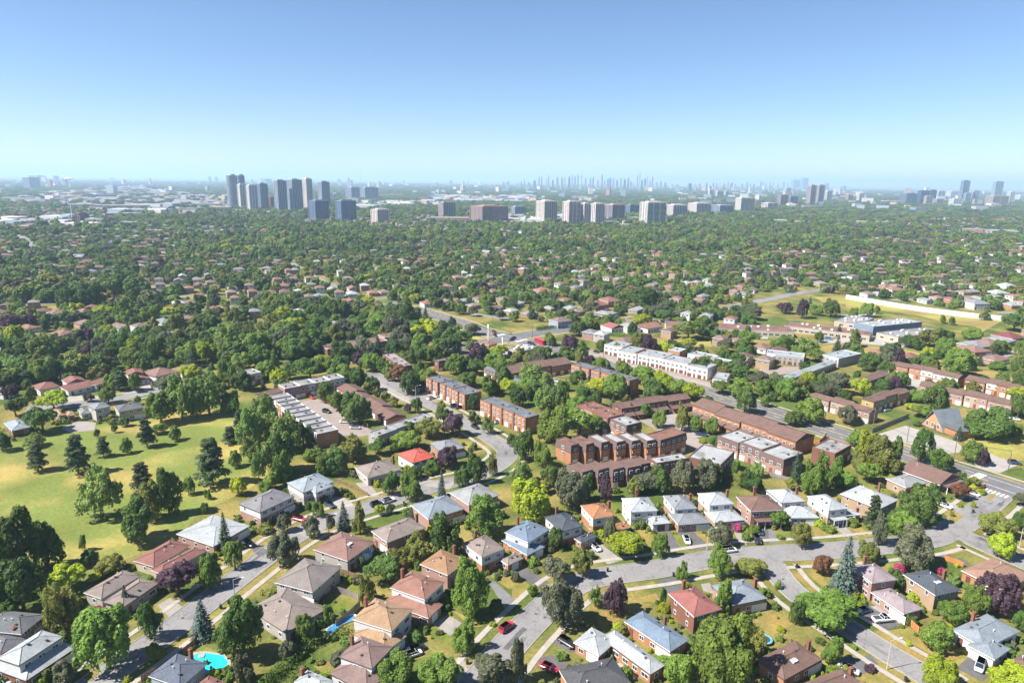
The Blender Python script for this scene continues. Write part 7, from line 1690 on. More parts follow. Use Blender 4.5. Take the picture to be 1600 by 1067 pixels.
# ------------------------------------------------------------------ school, strip mall, station, chapel, noise wall
def low_block(name,label,cat,blocks,wall,roofm,wins):
    b0=blocks[0]; root=thing(name,label,cat,(b0[0],b0[1],0)); off=(b0[0],b0[1],0); rr=random.Random(3)
    for b in blocks:
        h=b[5]; P,F=faces(b[:5]); m=MB(); m.prism(P,0,h-.02); obj('wall',m.mesh('wall',[M['w_'+wall]],off),root)
        ro=flat_roof(b[:5],h,[M['r_'+roofm]],off,root,M['w_darkgrey'])
        v=(math.cos(b[2]),math.sin(b[2])); u=(-v[1],v[0])
        for k in range(10):
            s,t=rr.uniform(.15,.85)*b[3],rr.uniform(.08,.92)*b[4]; m=MB(); m.box((b[0]+u[0]*s+v[0]*t,b[1]+u[1]*s+v[1]*t,0),(rr.uniform(1,2.4),rr.uniform(1,1.8),rr.uniform(.6,1.3)),b[2],z0=h); obj('roof_unit',m.mesh('roof_unit',[M['ventpale']],off),ro)
        for f in F:
            (p,d,l,n,nm)=f
            if not seen(f): continue
            for k in range(int(l/wins)):
                x=(k+.5)*wins+ (l-int(l/wins)*wins)/2; add_window(root,p[0]+d[0]*x-b0[0]+n[0]*.04,p[1]+d[1]*x-b0[1]+n[1]*.04,1.9,math.atan2(d[1],d[0]),3.0 if wins>4 else 2.0,1.7,False)
    return root
def cap(b,a,c): return b[:3]+(min(b[3],a),min(b[4],c))+b[5:]
low_block('school_building','low school with grey gravel wings before the field','school',[cap(SCHOOL[0],18,34)],'tan','gravel',7)
low_block('school_hall','dark grey school hall with wide white flat roof','school',[cap(SCHOOL[1],20,52)],'darkgrey','whiteflat',9)
low_block('school_wing','beige low school wing with cluttered roof by the dark trees','school',[cap(SCHOOL[2],18,50)],'tan','gravel',8)
low_block('strip_mall','long strip mall with taupe flat roof and shop windows','strip mall',[MALL[0][:3]+(min(MALL[0][3],90),18,4.5),MALL[1][:3]+(min(MALL[1][3],75),16,4.5)],'tan','brownflat',4.2)
low_block('gas_station','beige gas station kiosk with grey flat roof at the crossing','gas station',[STATION[0]+(4.5,)],'tan','gravel',5)
c=CHAPEL[0]; cx,cy=sum(p[0] for p in c)/4,sum(p[1] for p in c)/4
root=thing('chapel','A-frame chapel with blue-grey roof and orange triangular gable','chapel',(cx,cy,0)); off=(cx,cy,0)
fl,fr=c[0],c[1]; dx,dy=fr[0]-fl[0],fr[1]-fl[1]; fw=math.hypot(dx,dy); d=(dx/fw,dy/fw); n=(-d[1],d[0]); fw=min(fw,15); dep=13.; hh=9.
fm=((c[0][0]+c[1][0])/2,(c[0][1]+c[1][1])/2)
A=(fm[0]-d[0]*fw/2,fm[1]-d[1]*fw/2); B=(fm[0]+d[0]*fw/2,fm[1]+d[1]*fw/2); A2=(A[0]+n[0]*dep,A[1]+n[1]*dep); B2=(B[0]+n[0]*dep,B[1]+n[1]*dep); T=(fm[0]-n[0]*1.2,fm[1]-n[1]*1.2); T2=(fm[0]+n[0]*dep,fm[1]+n[1]*dep)
m=MB(); m.poly([(A[0],A[1],0),(B[0],B[1],0),(fm[0],fm[1],hh-.3)]); m.poly([(B2[0],B2[1],0),(A2[0],A2[1],0),(T2[0],T2[1],hh-.3)]); obj('wall',m.mesh('wall',[M['w_orange']],off),root)
m=MB()
def ext(p,q,s): return (p[0]+(p[0]-q[0])*s,p[1]+(p[1]-q[1])*s)
for (p,p2,s_) in ((A,A2,-1),(B,B2,1)):
    e=(p[0]+d[0]*s_*.5,p[1]+d[1]*s_*.5); e2=(p2[0]+d[0]*s_*.5,p2[1]+d[1]*s_*.5)
    for dz in (0,-.3): m.poly([(e[0],e[1],.2+dz),(T[0],T[1],hh+dz),(T2[0],T2[1],hh+dz),(e2[0],e2[1],.2+dz)])
    m.poly([(e[0],e[1],-.1),(T[0],T[1],hh-.3),(T[0],T[1],hh),(e[0],e[1],.2)])
obj('roof',m.mesh('roof',[M['r_greyblue']],off),root)
for s_ in (-.25,0,.25):
    add_window(root,fm[0]+d[0]*fw*s_-cx-n[0]*.05,fm[1]+d[1]*fw*s_-cy-n[1]*.05,1.8,math.atan2(d[1],d[0]),1.4,2.2)
g=obj('door',door_mesh(),root); place(g,fm[0]+d[0]*fw*.12-cx-n[0]*.05,fm[1]+d[1]*fw*.12-cy-n[1]*.05,0.02,math.atan2(d[1],d[0]))
m=MB(); m.box((B[0]+n[0]*5+d[0]*4,B[1]+n[1]*5+d[1]*4,0),(8,9,3.2),math.atan2(d[1],d[0]),z0=0); obj('annex',m.mesh('annex',[M['w_brickorange']],off),root)
m=MB(); m.box((B[0]+n[0]*5+d[0]*4,B[1]+n[1]*5+d[1]*4,0),(9,10,.3),math.atan2(d[1],d[0]),z0=3.2); obj('annex_roof',m.mesh('annex_roof',[M['r_slate']],off),root)
root=thing('noise_wall','long pale grey panelled noise wall along the far edge of the field','wall',(*WALL[0],0)); off=(*WALL[0],0)
W_=smooth(WALL,4.6)
for i in range(len(W_)-1):
    p,q=W_[i],W_[i+1]; l=math.dist(p,q); a=math.atan2(q[1]-p[1],q[0]-p[0])
    k=('nw',round(l,1))
    if k not in CACHE:
        m=MB(); 
        for z in range(4): m.box((0,0,.5+z*1.06),(l-.3,.16,1.03))
        CACHE[k]=m.mesh('wall_panel',[M['noisewall']])
        m=MB(); m.box((0,0,2.25),(.34,.34,4.5)); CACHE['nwp']=m.mesh('wall_post',[M['pole']])
    o=obj('wall_panel',CACHE[k],root); place(o,(p[0]+q[0])/2-off[0],(p[1]+q[1])/2-off[1],0,a)
    o=obj('wall_post',CACHE['nwp'],root); place(o,p[0]-off[0],p[1]-off[1],0,a)
# ------------------------------------------------------------------ fences
for lab,mk_,pts,h in FENCES:
    P=smooth(pts,2.4); root=thing('fence',lab,'fence',(*pts[0],0),'garden fences'); mm=M[{'board':'board','greyboard':'greyboard','orange':'orangeboard'}[mk_]]
    for i in range(len(P)-1):
        p,q=P[i],P[i+1]; l=math.dist(p,q); a=math.atan2(q[1]-p[1],q[0]-p[0]); k=('fp',round(l,1),h,mk_)
        if k not in CACHE:
            m=MB(); nb=max(3,int(l/.3))
            for j in range(nb): m.box((-l/2+l*(j+.5)/nb,.03*(j%2),h/2+.02*(j%3)),(l/nb-.03,.04,h-.1))
            m.box((0,.06,h*.25),(l,.05,.09)); m.box((0,.06,h*.8),(l,.05,.09))
            CACHE[k]=m.mesh('fence_panel',[mm])
            m=MB(); m.box((0,0,(h+.12)/2),(.13,.13,h+.12)); CACHE[('fpost',h,mk_)]=m.mesh('fence_post',[mm])
        o=obj('fence_panel',CACHE[k],root); place(o,(p[0]+q[0])/2-pts[0][0],(p[1]+q[1])/2-pts[0][1],0,a)
        o=obj('fence_post',CACHE[('fpost',h,mk_)],root); place(o,p[0]-pts[0][0],p[1]-pts[0][1],0,a)
# ------------------------------------------------------------------ pools, trampoline
def ringpool(name,lab,pts,water,zz,rimm,rimw):
    cx,cy=sum(p[0] for p in pts)/len(pts),sum(p[1] for p in pts)/len(pts); root=thing(name,lab,'swimming pool',(cx,cy,0)); off=(cx,cy,0)
    m=MB(); tri_fill(m,pts,zz); obj('pool_water',m.mesh('pool_water',[water],off),root)
    m=MB(); n_=len(pts)
    for k in range(n_):
        a,b=pts[k],pts[(k+1)%n_]
        ao=(cx+(a[0]-cx)*rimw,cy+(a[1]-cy)*rimw); bo=(cx+(b[0]-cx)*rimw,cy+(b[1]-cy)*rimw)
        q=[a,b,bo,ao]
        m.prism(q,0.03,zz+.08)
    obj('pool_rim',m.mesh('pool_rim',[rimm],off),root); return root
r_=ringpool('swimming_pool','turquoise faceted pool with pale rim in the rear garden',POOL,M['pool'],.10,M['concretelight'],1.18)
m=MB(); a=POOL[1]; 
for k in range(3): m.box((a[0]+.9+.5*k,a[1]-.7,.12),(.45,1.3,.1+.06*k),.2,z0=.1)
obj('pool_step',m.mesh('pool_step',[M['concretelight']],tuple(r_.location)),r_)
ringpool('garden_pool','narrow blue garden pool with dark cover end beside the light tan house',POOL2,M['poolblue'],.35,M['ventpale'],1.12)
root=thing('trampoline','round blue-edged trampoline beside the brown brick house','trampoline',(*TRAMP,0))
m=MB(); 
for k in range(20):
    t0,t1=2*PI*k/20,2*PI*(k+1)/20; m.prism([(1.5*math.cos(t0),1.5*math.sin(t0)),(2.0*math.cos(t0),2.0*math.sin(t0)),(2.0*math.cos(t1),2.0*math.sin(t1)),(1.5*math.cos(t1),1.5*math.sin(t1))],.75,.82,bottom=True)
obj('edge_pad',m.mesh('edge_pad',[M['awning']]),root)
m=MB(); m.poly([(1.5*math.cos(2*PI*k/20),1.5*math.sin(2*PI*k/20),.77) for k in range(20)]); obj('jumping_mat',m.mesh('jumping_mat',[M['wire']]),root)
for k in range(6):
    m=MB(); t=2*PI*k/6; m.tube((1.8*math.cos(t),1.8*math.sin(t),0),(1.8*math.cos(t),1.8*math.sin(t),.75),.04,.04,6); obj('leg',m.mesh('leg',[M['rim']]),root)
# ------------------------------------------------------------------ cars
CARMESH={}
def car_proto(kind):
    if kind in CARMESH: return CARMESH[kind]
    D={'sedan':(4.7,1.82,.30,.88,1.42,(-.30,.16),(-.40,.34)),'suv':(4.7,1.9,.36,1.02,1.68,(-.40,.12),(-.46,.26)),'van':(5.2,1.98,.34,1.05,1.86,(-.46,.22),(-.48,.36)),'pickup':(5.7,1.98,.42,1.08,1.78,(-.06,.14),(-.10,.28))}[kind]
    L,W,zb,zs,zt,top,bot=D; parts=[]
    # body lower shell: stations along x with rounded section
    st=[(-.5,.80,.62),(-.485,.92,.9),(-.40,.985,1.0),(-.15,1.,1.0),(.15,1.,1.0),(.36,.985,.95),(.47,.92,.84),(.5,.78,.62)]
    m=MB(); rings=[]
    for fx,fw,fz in st:
        x=fx*L; hw=W/2*fw; z1=zb+(zs-zb)*fz
        rings.append([(x,-hw*.9,zb),(x,-hw,zb+.22),(x,-hw*.985,z1-.10),(x,-hw*.86,z1),(x,0,z1+.03),(x,hw*.86,z1),(x,hw*.985,z1-.10),(x,hw,zb+.22),(x,hw*.9,zb)])
    for i in range(len(rings)-1):
        for j in range(8): m.poly([rings[i][j],rings[i+1][j],rings[i+1][j+1],rings[i][j+1]])
        m.poly([rings[i][8],rings[i+1][8],rings[i+1][0],rings[i][0]])
    m.poly(rings[0]); m.poly(rings[-1][::-1])
    # roof panel + pillars
    t0,t1=top[0]*L,top[1]*L; b0,b1=bot[0]*L,bot[1]*L; wt,wb=W/2*.74,W/2*.88
    z0=zs-.02
    def q(x,y,z): return (x,y,z)
    m.poly([q(t0,-wt,zt),q(t1,-wt,zt),q(t1,wt,zt),q(t0,wt,zt)])
    m.box(((t0+t1)/2,0,zt-.04),(t1-t0+.1,2*wt+.06,.08))
    for sx in (-1,1):
        for (xb,xt) in ((b0,t0),(b1,t1),((b0+b1)/2-.05,(t0+t1)/2-.05)): m.tube((xb,sx*wb,z0),(xt,sx*wt,zt-.03),.055,.05,5)
    if kind=='pickup':
        m.box((-.30*L,0,zs+.06),(.36*L,W*.92,.12)); 
    me=m.mesh('body',[M['c_white']]); me.materials[0]=None; parts.append(('body',me,(0,0,0),None))
    def gl(name,pts):
        g=MB(); g.poly(pts); parts.append((name,g.mesh(name,[M['carglass']]),(0,0,0),None))
    e=.97
    gl('windscreen',[q(b1,-wb*e,z0),q(b1,wb*e,z0),q(t1,wt*e,zt-.06),q(t1,-wt*e,zt-.06)])
    gl('rear_window',[q(b0,wb*e,z0),q(b0,-wb*e,z0),q(t0,-wt*e,zt-.06),q(t0,wt*e,zt-.06)])
    gl('side_window',[q(b0,-wb*.985,z0),q(b1,-wb*.985,z0),q(t1,-wt*.985,zt-.06),q(t0,-wt*.985,zt-.06)])
    gl('side_window',[q(b1,wb*.985,z0),q(b0,wb*.985,z0),q(t0,wt*.985,zt-.06),q(t1,wt*.985,zt-.06)])
    if kind=='pickup':
        g=MB(); g.box((-.31*L,0,zs+.09),(.33*L,W*.80,.10)); parts.append(('bed',g.mesh('bed',[M['wire']]),(0,0,0),None))
    r=.34 if kind in('sedan','van') else .39
    g=MB(); g.tube((0,-.11,0),(0,.11,0),r,r,14,0); g.f.append(tuple(range(14))[::-1]); g.m.append(0); wm=g.mesh('wheel',[M['rubber']])
    g=MB(); g.tube((0,-.13,0),(0,.13,0),r*.58,r*.58,10,0); g.f.append(tuple(range(10))[::-1]); g.m.append(0); rm=g.mesh('rim',[M['rim']])
    for sx in (-.31,.32):
        for sy in (-1,1): parts.append(('wheel',wm,(sx*L,sy*(W/2-.10),r),rm))
    g=MB(); g.box((0,0,0),(.12,.34,.14)); hl=g.mesh('headlight',[M['lens']]); g=MB(); g.box((0,0,0),(.10,.32,.14)); tl=g.mesh('tail_light',[M['tail']])
    for sy in (-1,1): parts.append(('headlight',hl,(.485*L,sy*W*.31,zs-.26),None)); parts.append(('tail_light',tl,(-.49*L,sy*W*.31,zs-.20),None))
    CARMESH[kind]=parts; return parts
for ty,col,x,y,a,lab in CARS:
    nm={'sedan':'parked_car','suv':'parked_car','van':'parked_van','pickup':'pickup_truck'}[ty]
    root=thing(nm,lab,{'van':'van','pickup':'pickup truck'}.get(ty,'car'),(x,y,.09),'cars on drives, lots and roads'); root.rotation_euler=(0,0,a)
    for (pn,me,loc,sub) in car_proto(ty):
        o=obj(pn,me,root,loc)
        if pn=='body': o.material_slots[0].link='OBJECT'; o.material_slots[0].material=M['c_'+col]
        if sub: obj('rim',sub,o)
# the articulated red bus on the arterial
P=smooth(ROADS[4][2],2.0); bx,by=BUS[:2]; ba=BUS[2]
root=thing('city_bus','long red bus on the arterial just past the crossing','bus',(bx,by,.1)); root.rotation_euler=(0,0,ba)
m=MB(); m.box((0,0,1.75),(12,2.5,2.7)); m.box((0,0,3.15),(11.6,2.3,.2)); obj('body',m.mesh('body',[M['c_red']]),root)
for sy in (-1,1):
    for k in range(6):
        m=MB(); m.box((-5+2*k,sy*1.26,2.15),(1.7,.05,.95)); obj('side_window',m.mesh('side_window',[M['carglass']]),root)
m=MB(); m.box((6.02,0,2.0),(.05,2.2,1.5)); obj('windscreen',m.mesh('windscreen',[M['carglass']]),root)
for sx in (-3.6,3.9):
    for sy in (-1,1):
        m=MB(); m.tube((sx,sy*1.0,.5),(sx,sy*1.28,.5),.5,.5,12); obj('wheel',m.mesh('wheel',[M['rubber']]),root)
# ------------------------------------------------------------------ poles, bins
for k,x,y,h,lab in POLES:
    if k=='lamp':
        h=max(h,6.5); root=thing('street_lamp',lab,'street lamp',(x,y,0),'street lamps'); m=MB(); m.tube((0,0,0),(0,0,h),.13,.08,8); obj('pole',m.mesh('pole',[M['pole']]),root)
        m=MB(); m.tube((0,0,h-.1),(1.1,.2,h+.35),.05,.05,6); m.tube((1.1,.2,h+.35),(2.1,.35,h+.4),.05,.04,6); obj('arm',m.mesh('arm',[M['pole']]),root)
        m=MB(); m.box((2.35,.38,h+.38),(.75,.3,.16),.15); obj('lamp_head',m.mesh('lamp_head',[M['ventpale']]),root)
    elif k=='mast':
        root=thing('light_mast',lab,'mast',(x,y,0)); m=MB(); m.tube((0,0,0),(0,0,h),.32,.26,10); obj('pole',m.mesh('pole',[M['mastwhite']]),root)
        m=MB(); m.box((0,0,h-1.0),(.5,1.6,2.2),.4); obj('sign_board',m.mesh('sign_board',[M['mastwhite']]),root)
    else:
        h=max(h,8.5); root=thing('utility_pole',lab,'utility pole',(x,y,0),'utility poles'); m=MB(); m.tube((0,0,0),(0,0,h),.16,.11,8); obj('pole',m.mesh('pole',[M['wood']]),root)
        m=MB(); m.box((0,0,h-.6),(2.2,.12,.14),1.0); obj('cross_arm',m.mesh('cross_arm',[M['wood']]),root)
        for q in (-1,0,1):
            m=MB(); m.tube((q*.5,q*.85,h-.55),(q*.5,q*.85,h-.2),.05,.03,6); obj('insulator',m.mesh('insulator',[M['ventpale']]),root)
def wire(a,b,h0,h1,lab,n=3):
    root=thing('power_line',lab,'cables',(*a,0))
    for k in range(n):
        o=(k-(n-1)/2)*.9; m=MB(); prev=None
        for i in range(13):
            t=i/12; p=(a[0]+(b[0]-a[0])*t+o*.5-a[0],a[1]+(b[1]-a[1])*t+o*.8-a[1],h0+(h1-h0)*t-4*t*(1-t)*1.0)
            if prev: m.tube(prev,p,.045,.045,4,cap=False)
            prev=p
        obj('cable',m.mesh('cable',[M['wire']]),root)
def pol(s): return [p for p in POLES if s in p[4]][0]
def wires(s,t,lab):
    p,q=pol(s),pol(t); wire((p[1],p[2]),(q[1],q[2]),max(p[3],8.5)-.25,max(q[3],8.5)-.25,lab)
wires('beside the leftmost arterial trees','by the tan brick row','sagging cables along the tan brick row')
wires('by the tan brick row','left of the chapel lot','sagging cables from the tan brick row to the chapel lot')
wires('left of the chapel lot','before the chapel lot','sagging cables in front of the chapel lot')
wires('before the chapel lot','at the corner lot','sagging cables above the corner lot')
for x,y,lab in BINS:
    root=thing('waste_bin',lab,'waste bin',(x,y,.1),'waste bins at the kerb'); m=MB()
    m.prism([(-.25,-.3),(.25,-.3),(.25,.3),(-.25,.3)],.06,.95); obj('body',m.mesh('body',[M['bin']]),root)
    m=MB(); m.box((0,.03,1.0),(.6,.72,.1)); obj('lid',m.mesh('lid',[M['bin']]),root)
    for sx in (-1,1):
        m=MB(); m.tube((sx*.24,.28,.1),(sx*.3,.28,.1),.1,.1,8); obj('wheel',m.mesh('wheel',[M['rubber']]),root)
# ------------------------------------------------------------------ far towers and halls
def tower_parts(root,w,h,style,wall,glass,yaw,lf,detail=True):
    al=math.radians(55); a=w*lf/math.cos(al); b=w*(1-lf)/math.sin(al)
    v=(math.sin(al),math.cos(al)); u=(-math.cos(al),math.sin(al))
    ca,sa=math.cos(yaw),math.sin(yaw)
    v=(v[0]*ca-v[1]*sa,v[0]*sa+v[1]*ca); u=(u[0]*ca-u[1]*sa,u[0]*sa+u[1]*ca)
    px=-(u[0]*a+v[0]*b)/2*1.0; 
    n0=(px,-(u[1]*a+v[1]*b)/2)
    th=math.atan2(v[1],v[0]); B=(n0[0],n0[1],th,a,b)
    if style=='round':
        m=MB(); n=28; r=w/2*.97; m.tube((0,0,0),(0,0,h*.96),r,r,n); obj('shaft',m.mesh('shaft',[M[glass]]),root)
        m=MB(); k=0; z=3.2
        while z<h*.96:
            m.prism([(w/2*math.cos(2*PI*i/20),w/2*math.sin(2*PI*i/20)) for i in range(20)],z,z+.7,bottom=True); z+=3.2
        o=obj('balcony_slab',m.mesh('balcony_slab',[M['w_grey']]),root); o['kind']='stuff'
        m=MB(); m.tube((0,0,h*.955),(0,0,h),r*.72,r*.6,20); obj('penthouse',m.mesh('penthouse',[M['w_grey']]),root)
        return
    P,F=faces(B); Pi,_=faces(shrink(B,.7)); m=MB(); m.prism(Pi,0,h*.965); obj('shaft',m.mesh('shaft',[M[glass]]),root)
    if style=='pier':
        m=MB()
        for (p,d,l,n,nm) in F:
            k=max(2,int(l/5.5))
            for i in range(k+1):
                x=l*i/k; q=(p[0]+d[0]*x-n[0]*.5,p[1]+d[1]*x-n[1]*.5); m.box((q[0],q[1],0),(l/k*(.42 if nm in('L','E') else .22),1.6,h*.97),math.atan2(d[1],d[0]),z0=0)
        o=obj('pier',m.mesh('pier',[M['w_'+wall if wall!='darkglass' else 'w_darkgrey']]),root); o['kind']='stuff'
        m=MB(); z=3
        while z<h*.96:
            m.prism(faces(shrink(B,.25))[0],z,z+.45,bottom=True); z+=3.0
        o=obj('floor_slab',m.mesh('floor_slab',[M['w_'+wall if wall!='darkglass' else 'w_darkgrey']]),root); o['kind']='stuff'
    else:
        m=MB(); z=2.2
        while z<h*.965:
            m.prism(P,z,z+(1.05 if style=='balcony' else .9),bottom=True); z+=3.0
        o=obj('balcony_slab' if style=='balcony' else 'floor_slab',m.mesh('floor_slab',[M['w_'+wall]]),root); o['kind']='stuff'
        m=MB()
        for (p,d,l,n,nm) in F:
            for x in ((0,l/3,2*l/3,l) if style=='balcony' else (0,l/2,l)): m.box((p[0]+d[0]*x-n[0]*.3,p[1]+d[1]*x-n[1]*.3,0),(1.6 if style=='slab' else 2.6,1.2,h*.967),math.atan2(d[1],d[0]),z0=0)
        o=obj('pier',m.mesh('pier',[M['w_'+wall]]),root); o['kind']='stuff'
    m=MB(); m.prism(faces(shrink(B,.3))[0],h*.965,h*.985); m.prism(faces(shrink(B,min(a,b)*.28))[0],h*.985,h+1.5); obj('penthouse',m.mesh('penthouse',[M['w_'+(wall if wall not in('darkglass',) else 'grey')]]),root)
for (x,y,w,h,style,wall,glass,lab) in TOWERS:
    root=thing('apartment_tower',lab,'tower',(x,y,0)); rr=random.Random(int(x)); lf=rr.uniform(.25,.42)
    tower_parts(root,w,h,style,wall,glass,-math.atan2(x,y)*.9,lf)
for (x,y,w,h,colr,lab) in LOWS:
    hh=min(h*.6,13); h2=min(max(h,hh+.5),CAM_H*.8); dep=min(max(y*((CAM_H-hh)/(CAM_H-h2)-1),12),max(60,w*.6))
    root=thing('industrial_hall',lab,'hall',(x,y,0)); yaw=-math.atan2(x,y)*.6
    m=MB(); ca,sa=math.cos(yaw),math.sin(yaw); R=lambda p:(p[0]*ca-p[1]*sa,p[0]*sa+p[1]*ca)
    P=[R(p) for p in ((-w/2,0),(w/2,0),(w/2,dep),(-w/2,dep))]
    m.prism(P,0,hh); obj('wall',m.mesh('wall',[M['w_'+colr]]),root)
    m=MB(); Q=[R(p) for p in ((-w/2-.4,-.4),(w/2+.4,-.4),(w/2+.4,dep+.4),(-w/2-.4,dep+.4))]; m.prism(Q,hh+.01,hh+.6,bottom=True); obj('roof',m.mesh('roof',[M['r_whiteflat' if colr in('white','paleblue','pinkwhite') else 'r_gravel']]),root)
    m=MB(); k=max(2,int(w/9))
    for i in range(k):
        p=R(((i+.5)/k*w-w/2,-.06)); m.box((p[0],p[1],hh*.45),(w/k*.5,.2,hh*.4),yaw)
    o=obj('window_bay',m.mesh('window_bay',[M['darkglass']]),root); o['kind']='stuff'
rr=random.Random(8)
TALL=sorted(sorted(range(len(DOWN)),key=lambda i:-DOWN[i][3])[:12],key=lambda i:DOWN[i][0]/DOWN[i][1])
NTH=('leftmost','second from left','third from left','fourth from left','fifth from left','sixth from left','seventh from left','eighth from left','ninth from left','tenth from left','eleventh from left','rightmost')
for i,(x,y,w,h) in enumerate(DOWN):
    root=thing('skyscraper',NTH[TALL.index(i)]+' of the twelve tall towers rising above the hazy downtown skyline' if i in TALL else 'slim pale blue tower in the hazy downtown skyline','tower',(x,y,0),'towers of the hazy downtown skyline')
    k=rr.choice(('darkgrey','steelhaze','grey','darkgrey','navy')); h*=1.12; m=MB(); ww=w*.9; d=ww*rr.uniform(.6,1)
    m.box((0,0,0),(ww,d,h*.86),rr.uniform(-.3,.3),z0=0); obj('shaft',m.mesh('shaft',[M['w_'+k]]),root)
    m=MB(); m.box((ww*rr.uniform(-.1,.1),0,0),(ww*rr.uniform(.5,.8),d*.7,h*.14),0,z0=h*.86); obj('crown',m.mesh('crown',[M['w_'+k]]),root)
x,y,w,h=CNT; root=thing('telecom_tower','needle-thin telecom tower with bulge, tallest point of the skyline','tower',(x,y,0))
m=MB(); m.tube((0,0,0),(0,0,h*.62),11,5,12); m.tube((0,0,h*.62),(0,0,h*.8),5,4,10); obj('shaft',m.mesh('shaft',[M['w_steelhaze']]),root)
m=MB(); m.tube((0,0,h*.60),(0,0,h*.64),7,15,16); m.tube((0,0,h*.64),(0,0,h*.67),15,9,16); obj('pod',m.mesh('pod',[M['w_steelhaze']]),root)
m=MB(); m.tube((0,0,h*.8),(0,0,h),2.6,.8,8); obj('antenna',m.mesh('antenna',[M['w_steelhaze']]),root)
for (x,y,w,h,lab) in MASTS:
    root=thing('chimney_stack',lab,'chimney',(x,y,0)); r=max(w/2*.55,.8); m=MB(); m.tube((0,0,0),(0,0,h),r,r*.7,10); obj('shaft',m.mesh('shaft',[M['w_steelhaze'] if y>3000 else M['mastwhite']]),root)
    m=MB(); m.tube((0,0,h),(0,0,h+r*.6),r*.85,r*.85,10); obj('rim',m.mesh('rim',[M['w_darkgrey']]),root)
x,y,w,h=WATERTOWER; root=thing('water_tower','white mushroom-shaped water tower on the left ridge','water tower',(x,y,0))
m=MB(); m.tube((0,0,0),(0,0,h*.86),5.5,3.6,14); obj('stem',m.mesh('stem',[M['mastwhite']]),root)
m=MB(); m.tube((0,0,h*.84),(0,0,h*.9),5,w/2,24); m.tube((0,0,h*.9),(0,0,h*.95),w/2,w/2*.96,24); m.tube((0,0,h*.95),(0,0,h),w/2*.96,w*.12,24); obj('tank',m.mesh('tank',[M['mastwhite']]),root)
# ------------------------------------------------------------------ trees
TR=np.random.default_rng(3)
def leaf_mesh(name,C,Nn,size,elong=1.0,T=None,droop=None):
    n=len(C); rnd=TR.normal(size=(n,3))
    if T is None: T=rnd
    Nn=Nn/np.linalg.norm(Nn,axis=1,keepdims=True)
    T=T-Nn*(T*Nn).sum(1,keepdims=True); T/=np.linalg.norm(T,axis=1,keepdims=True)+1e-9
    Bt=np.cross(Nn,T); s=(size*TR.uniform(.65,1.35,n))[:,None]
    a=T*s*elong; b=Bt*s
    V=np.stack([C-a-b*.55,C-a*.1-b+Nn*s*.15,C+a-b*.1,C+a*.15+b+Nn*s*.1],1).reshape(-1,3)
    me=bpy.data.meshes.new(name); me.vertices.add(4*n); me.vertices.foreach_set('co',V.astype(np.float32).ravel())
    me.loops.add(4*n); me.polygons.add(n)
    me.loops.foreach_set('vertex_index',np.arange(4*n,dtype=np.int32)); me.polygons.foreach_set('loop_start',np.arange(0,4*n,4,dtype=np.int32)); me.polygons.foreach_set('loop_total',np.full(n,4,dtype=np.int32))
    me.update(calc_edges=True); me.validate(); return me
def unit(n): d=TR.normal(size=(n,3)); return d/np.linalg.norm(d,axis=1,keepdims=True)
def lobed(nl,rl,n,size,cz=.57,sx=.5,sz=.43,shell=(.45,.72),flat=1.0,jit=.30,core=.0):
    d=unit(nl); d[:,2]=np.abs(d[:,2])*.9-.25*(TR.random(nl)<.45); 
    r=TR.uniform(*shell,nl)[:,None]; c=d*r*np.array([sx,sx,sz])+np.array([0,0,cz])
    c=np.vstack([c,[[0,0,cz]]]); R=np.append(TR.uniform(*rl,nl),rl[1]*1.25)
    ns=5; sd=unit((nl+1)*ns); sd[:,2]=np.where(sd[:,2]<-.3,-sd[:,2],sd[:,2]); ci=np.repeat(np.arange(nl+1),ns)
    c=np.vstack([c,c[ci]+sd*(R[ci]*TR.uniform(.55,1.0,len(ci)))[:,None]]); R=np.append(R*.86,R[ci]*TR.uniform(.34,.60,len(ci))); nl=len(R)-1
    R=R*np.where(TR.random(len(R))<.10,.45,1.)
    li=TR.choice(nl+1,size=n*4,p=R**2/(R**2).sum()); dd=unit(n*4); dd[:,2]=np.where(dd[:,2]<-.35,-dd[:,2],dd[:,2])
    p=c[li]+dd*(R[li]*TR.uniform(.78,1.10,n*4))[:,None]*np.array([1,1,flat])
    keep=np.ones(len(p),bool)
    for k in range(nl+1):
        q=(p-c[k])/np.array([1,1,flat]); keep&=~((np.linalg.norm(q,axis=1)<R[k]*.72)&(li!=k))
    kk=np.flatnonzero(keep); kk=TR.permutation(kk)[:n]; p,dd=p[kk],dd[kk]
    e=p[:,:2]; rr_=np.linalg.norm(e,axis=1); 
    # normalise the crown to the unit box
    p[:,:2]*=.5/np.percentile(rr_,99.5); top=np.percentile(p[:,2],99.8); bot=p[:,2].min()
    p[:,2]=(p[:,2]-bot)/(top-bot)*(1.0-(cz-sz))+(cz-sz)
    Nn=dd+TR.normal(size=dd.shape)*jit
    return p,Nn
def spruce(n,wh=26,tight=.5):
    C=[];Nn=[];T=[]
    for w in range(wh):
        z=.06+.92*(w/wh)**.93; R=.5*(1-z)**.88+.012; nb=int(8+20*(1-z))
        for b in range(nb):
            a=TR.uniform(0,2*PI); L=R*TR.uniform(.7,1.08); k=max(2,int(n*L/ (wh*3.2)))
            for i in range(k):
                t=TR.uniform(.25,1); rr=L*t; x,y=math.cos(a),math.sin(a)
                sp=TR.normal()*.05*(t)*L*2
                C.append((x*rr-y*sp,y*rr+x*sp,z-.10*L*t*1.2+TR.normal()*.004+.02*(1-t))); T.append((x,y,-.25)); Nn.append((x*.35+TR.normal()*.25,y*.35+TR.normal()*.25,1))
    return np.array(C),np.array(Nn),np.array(T)
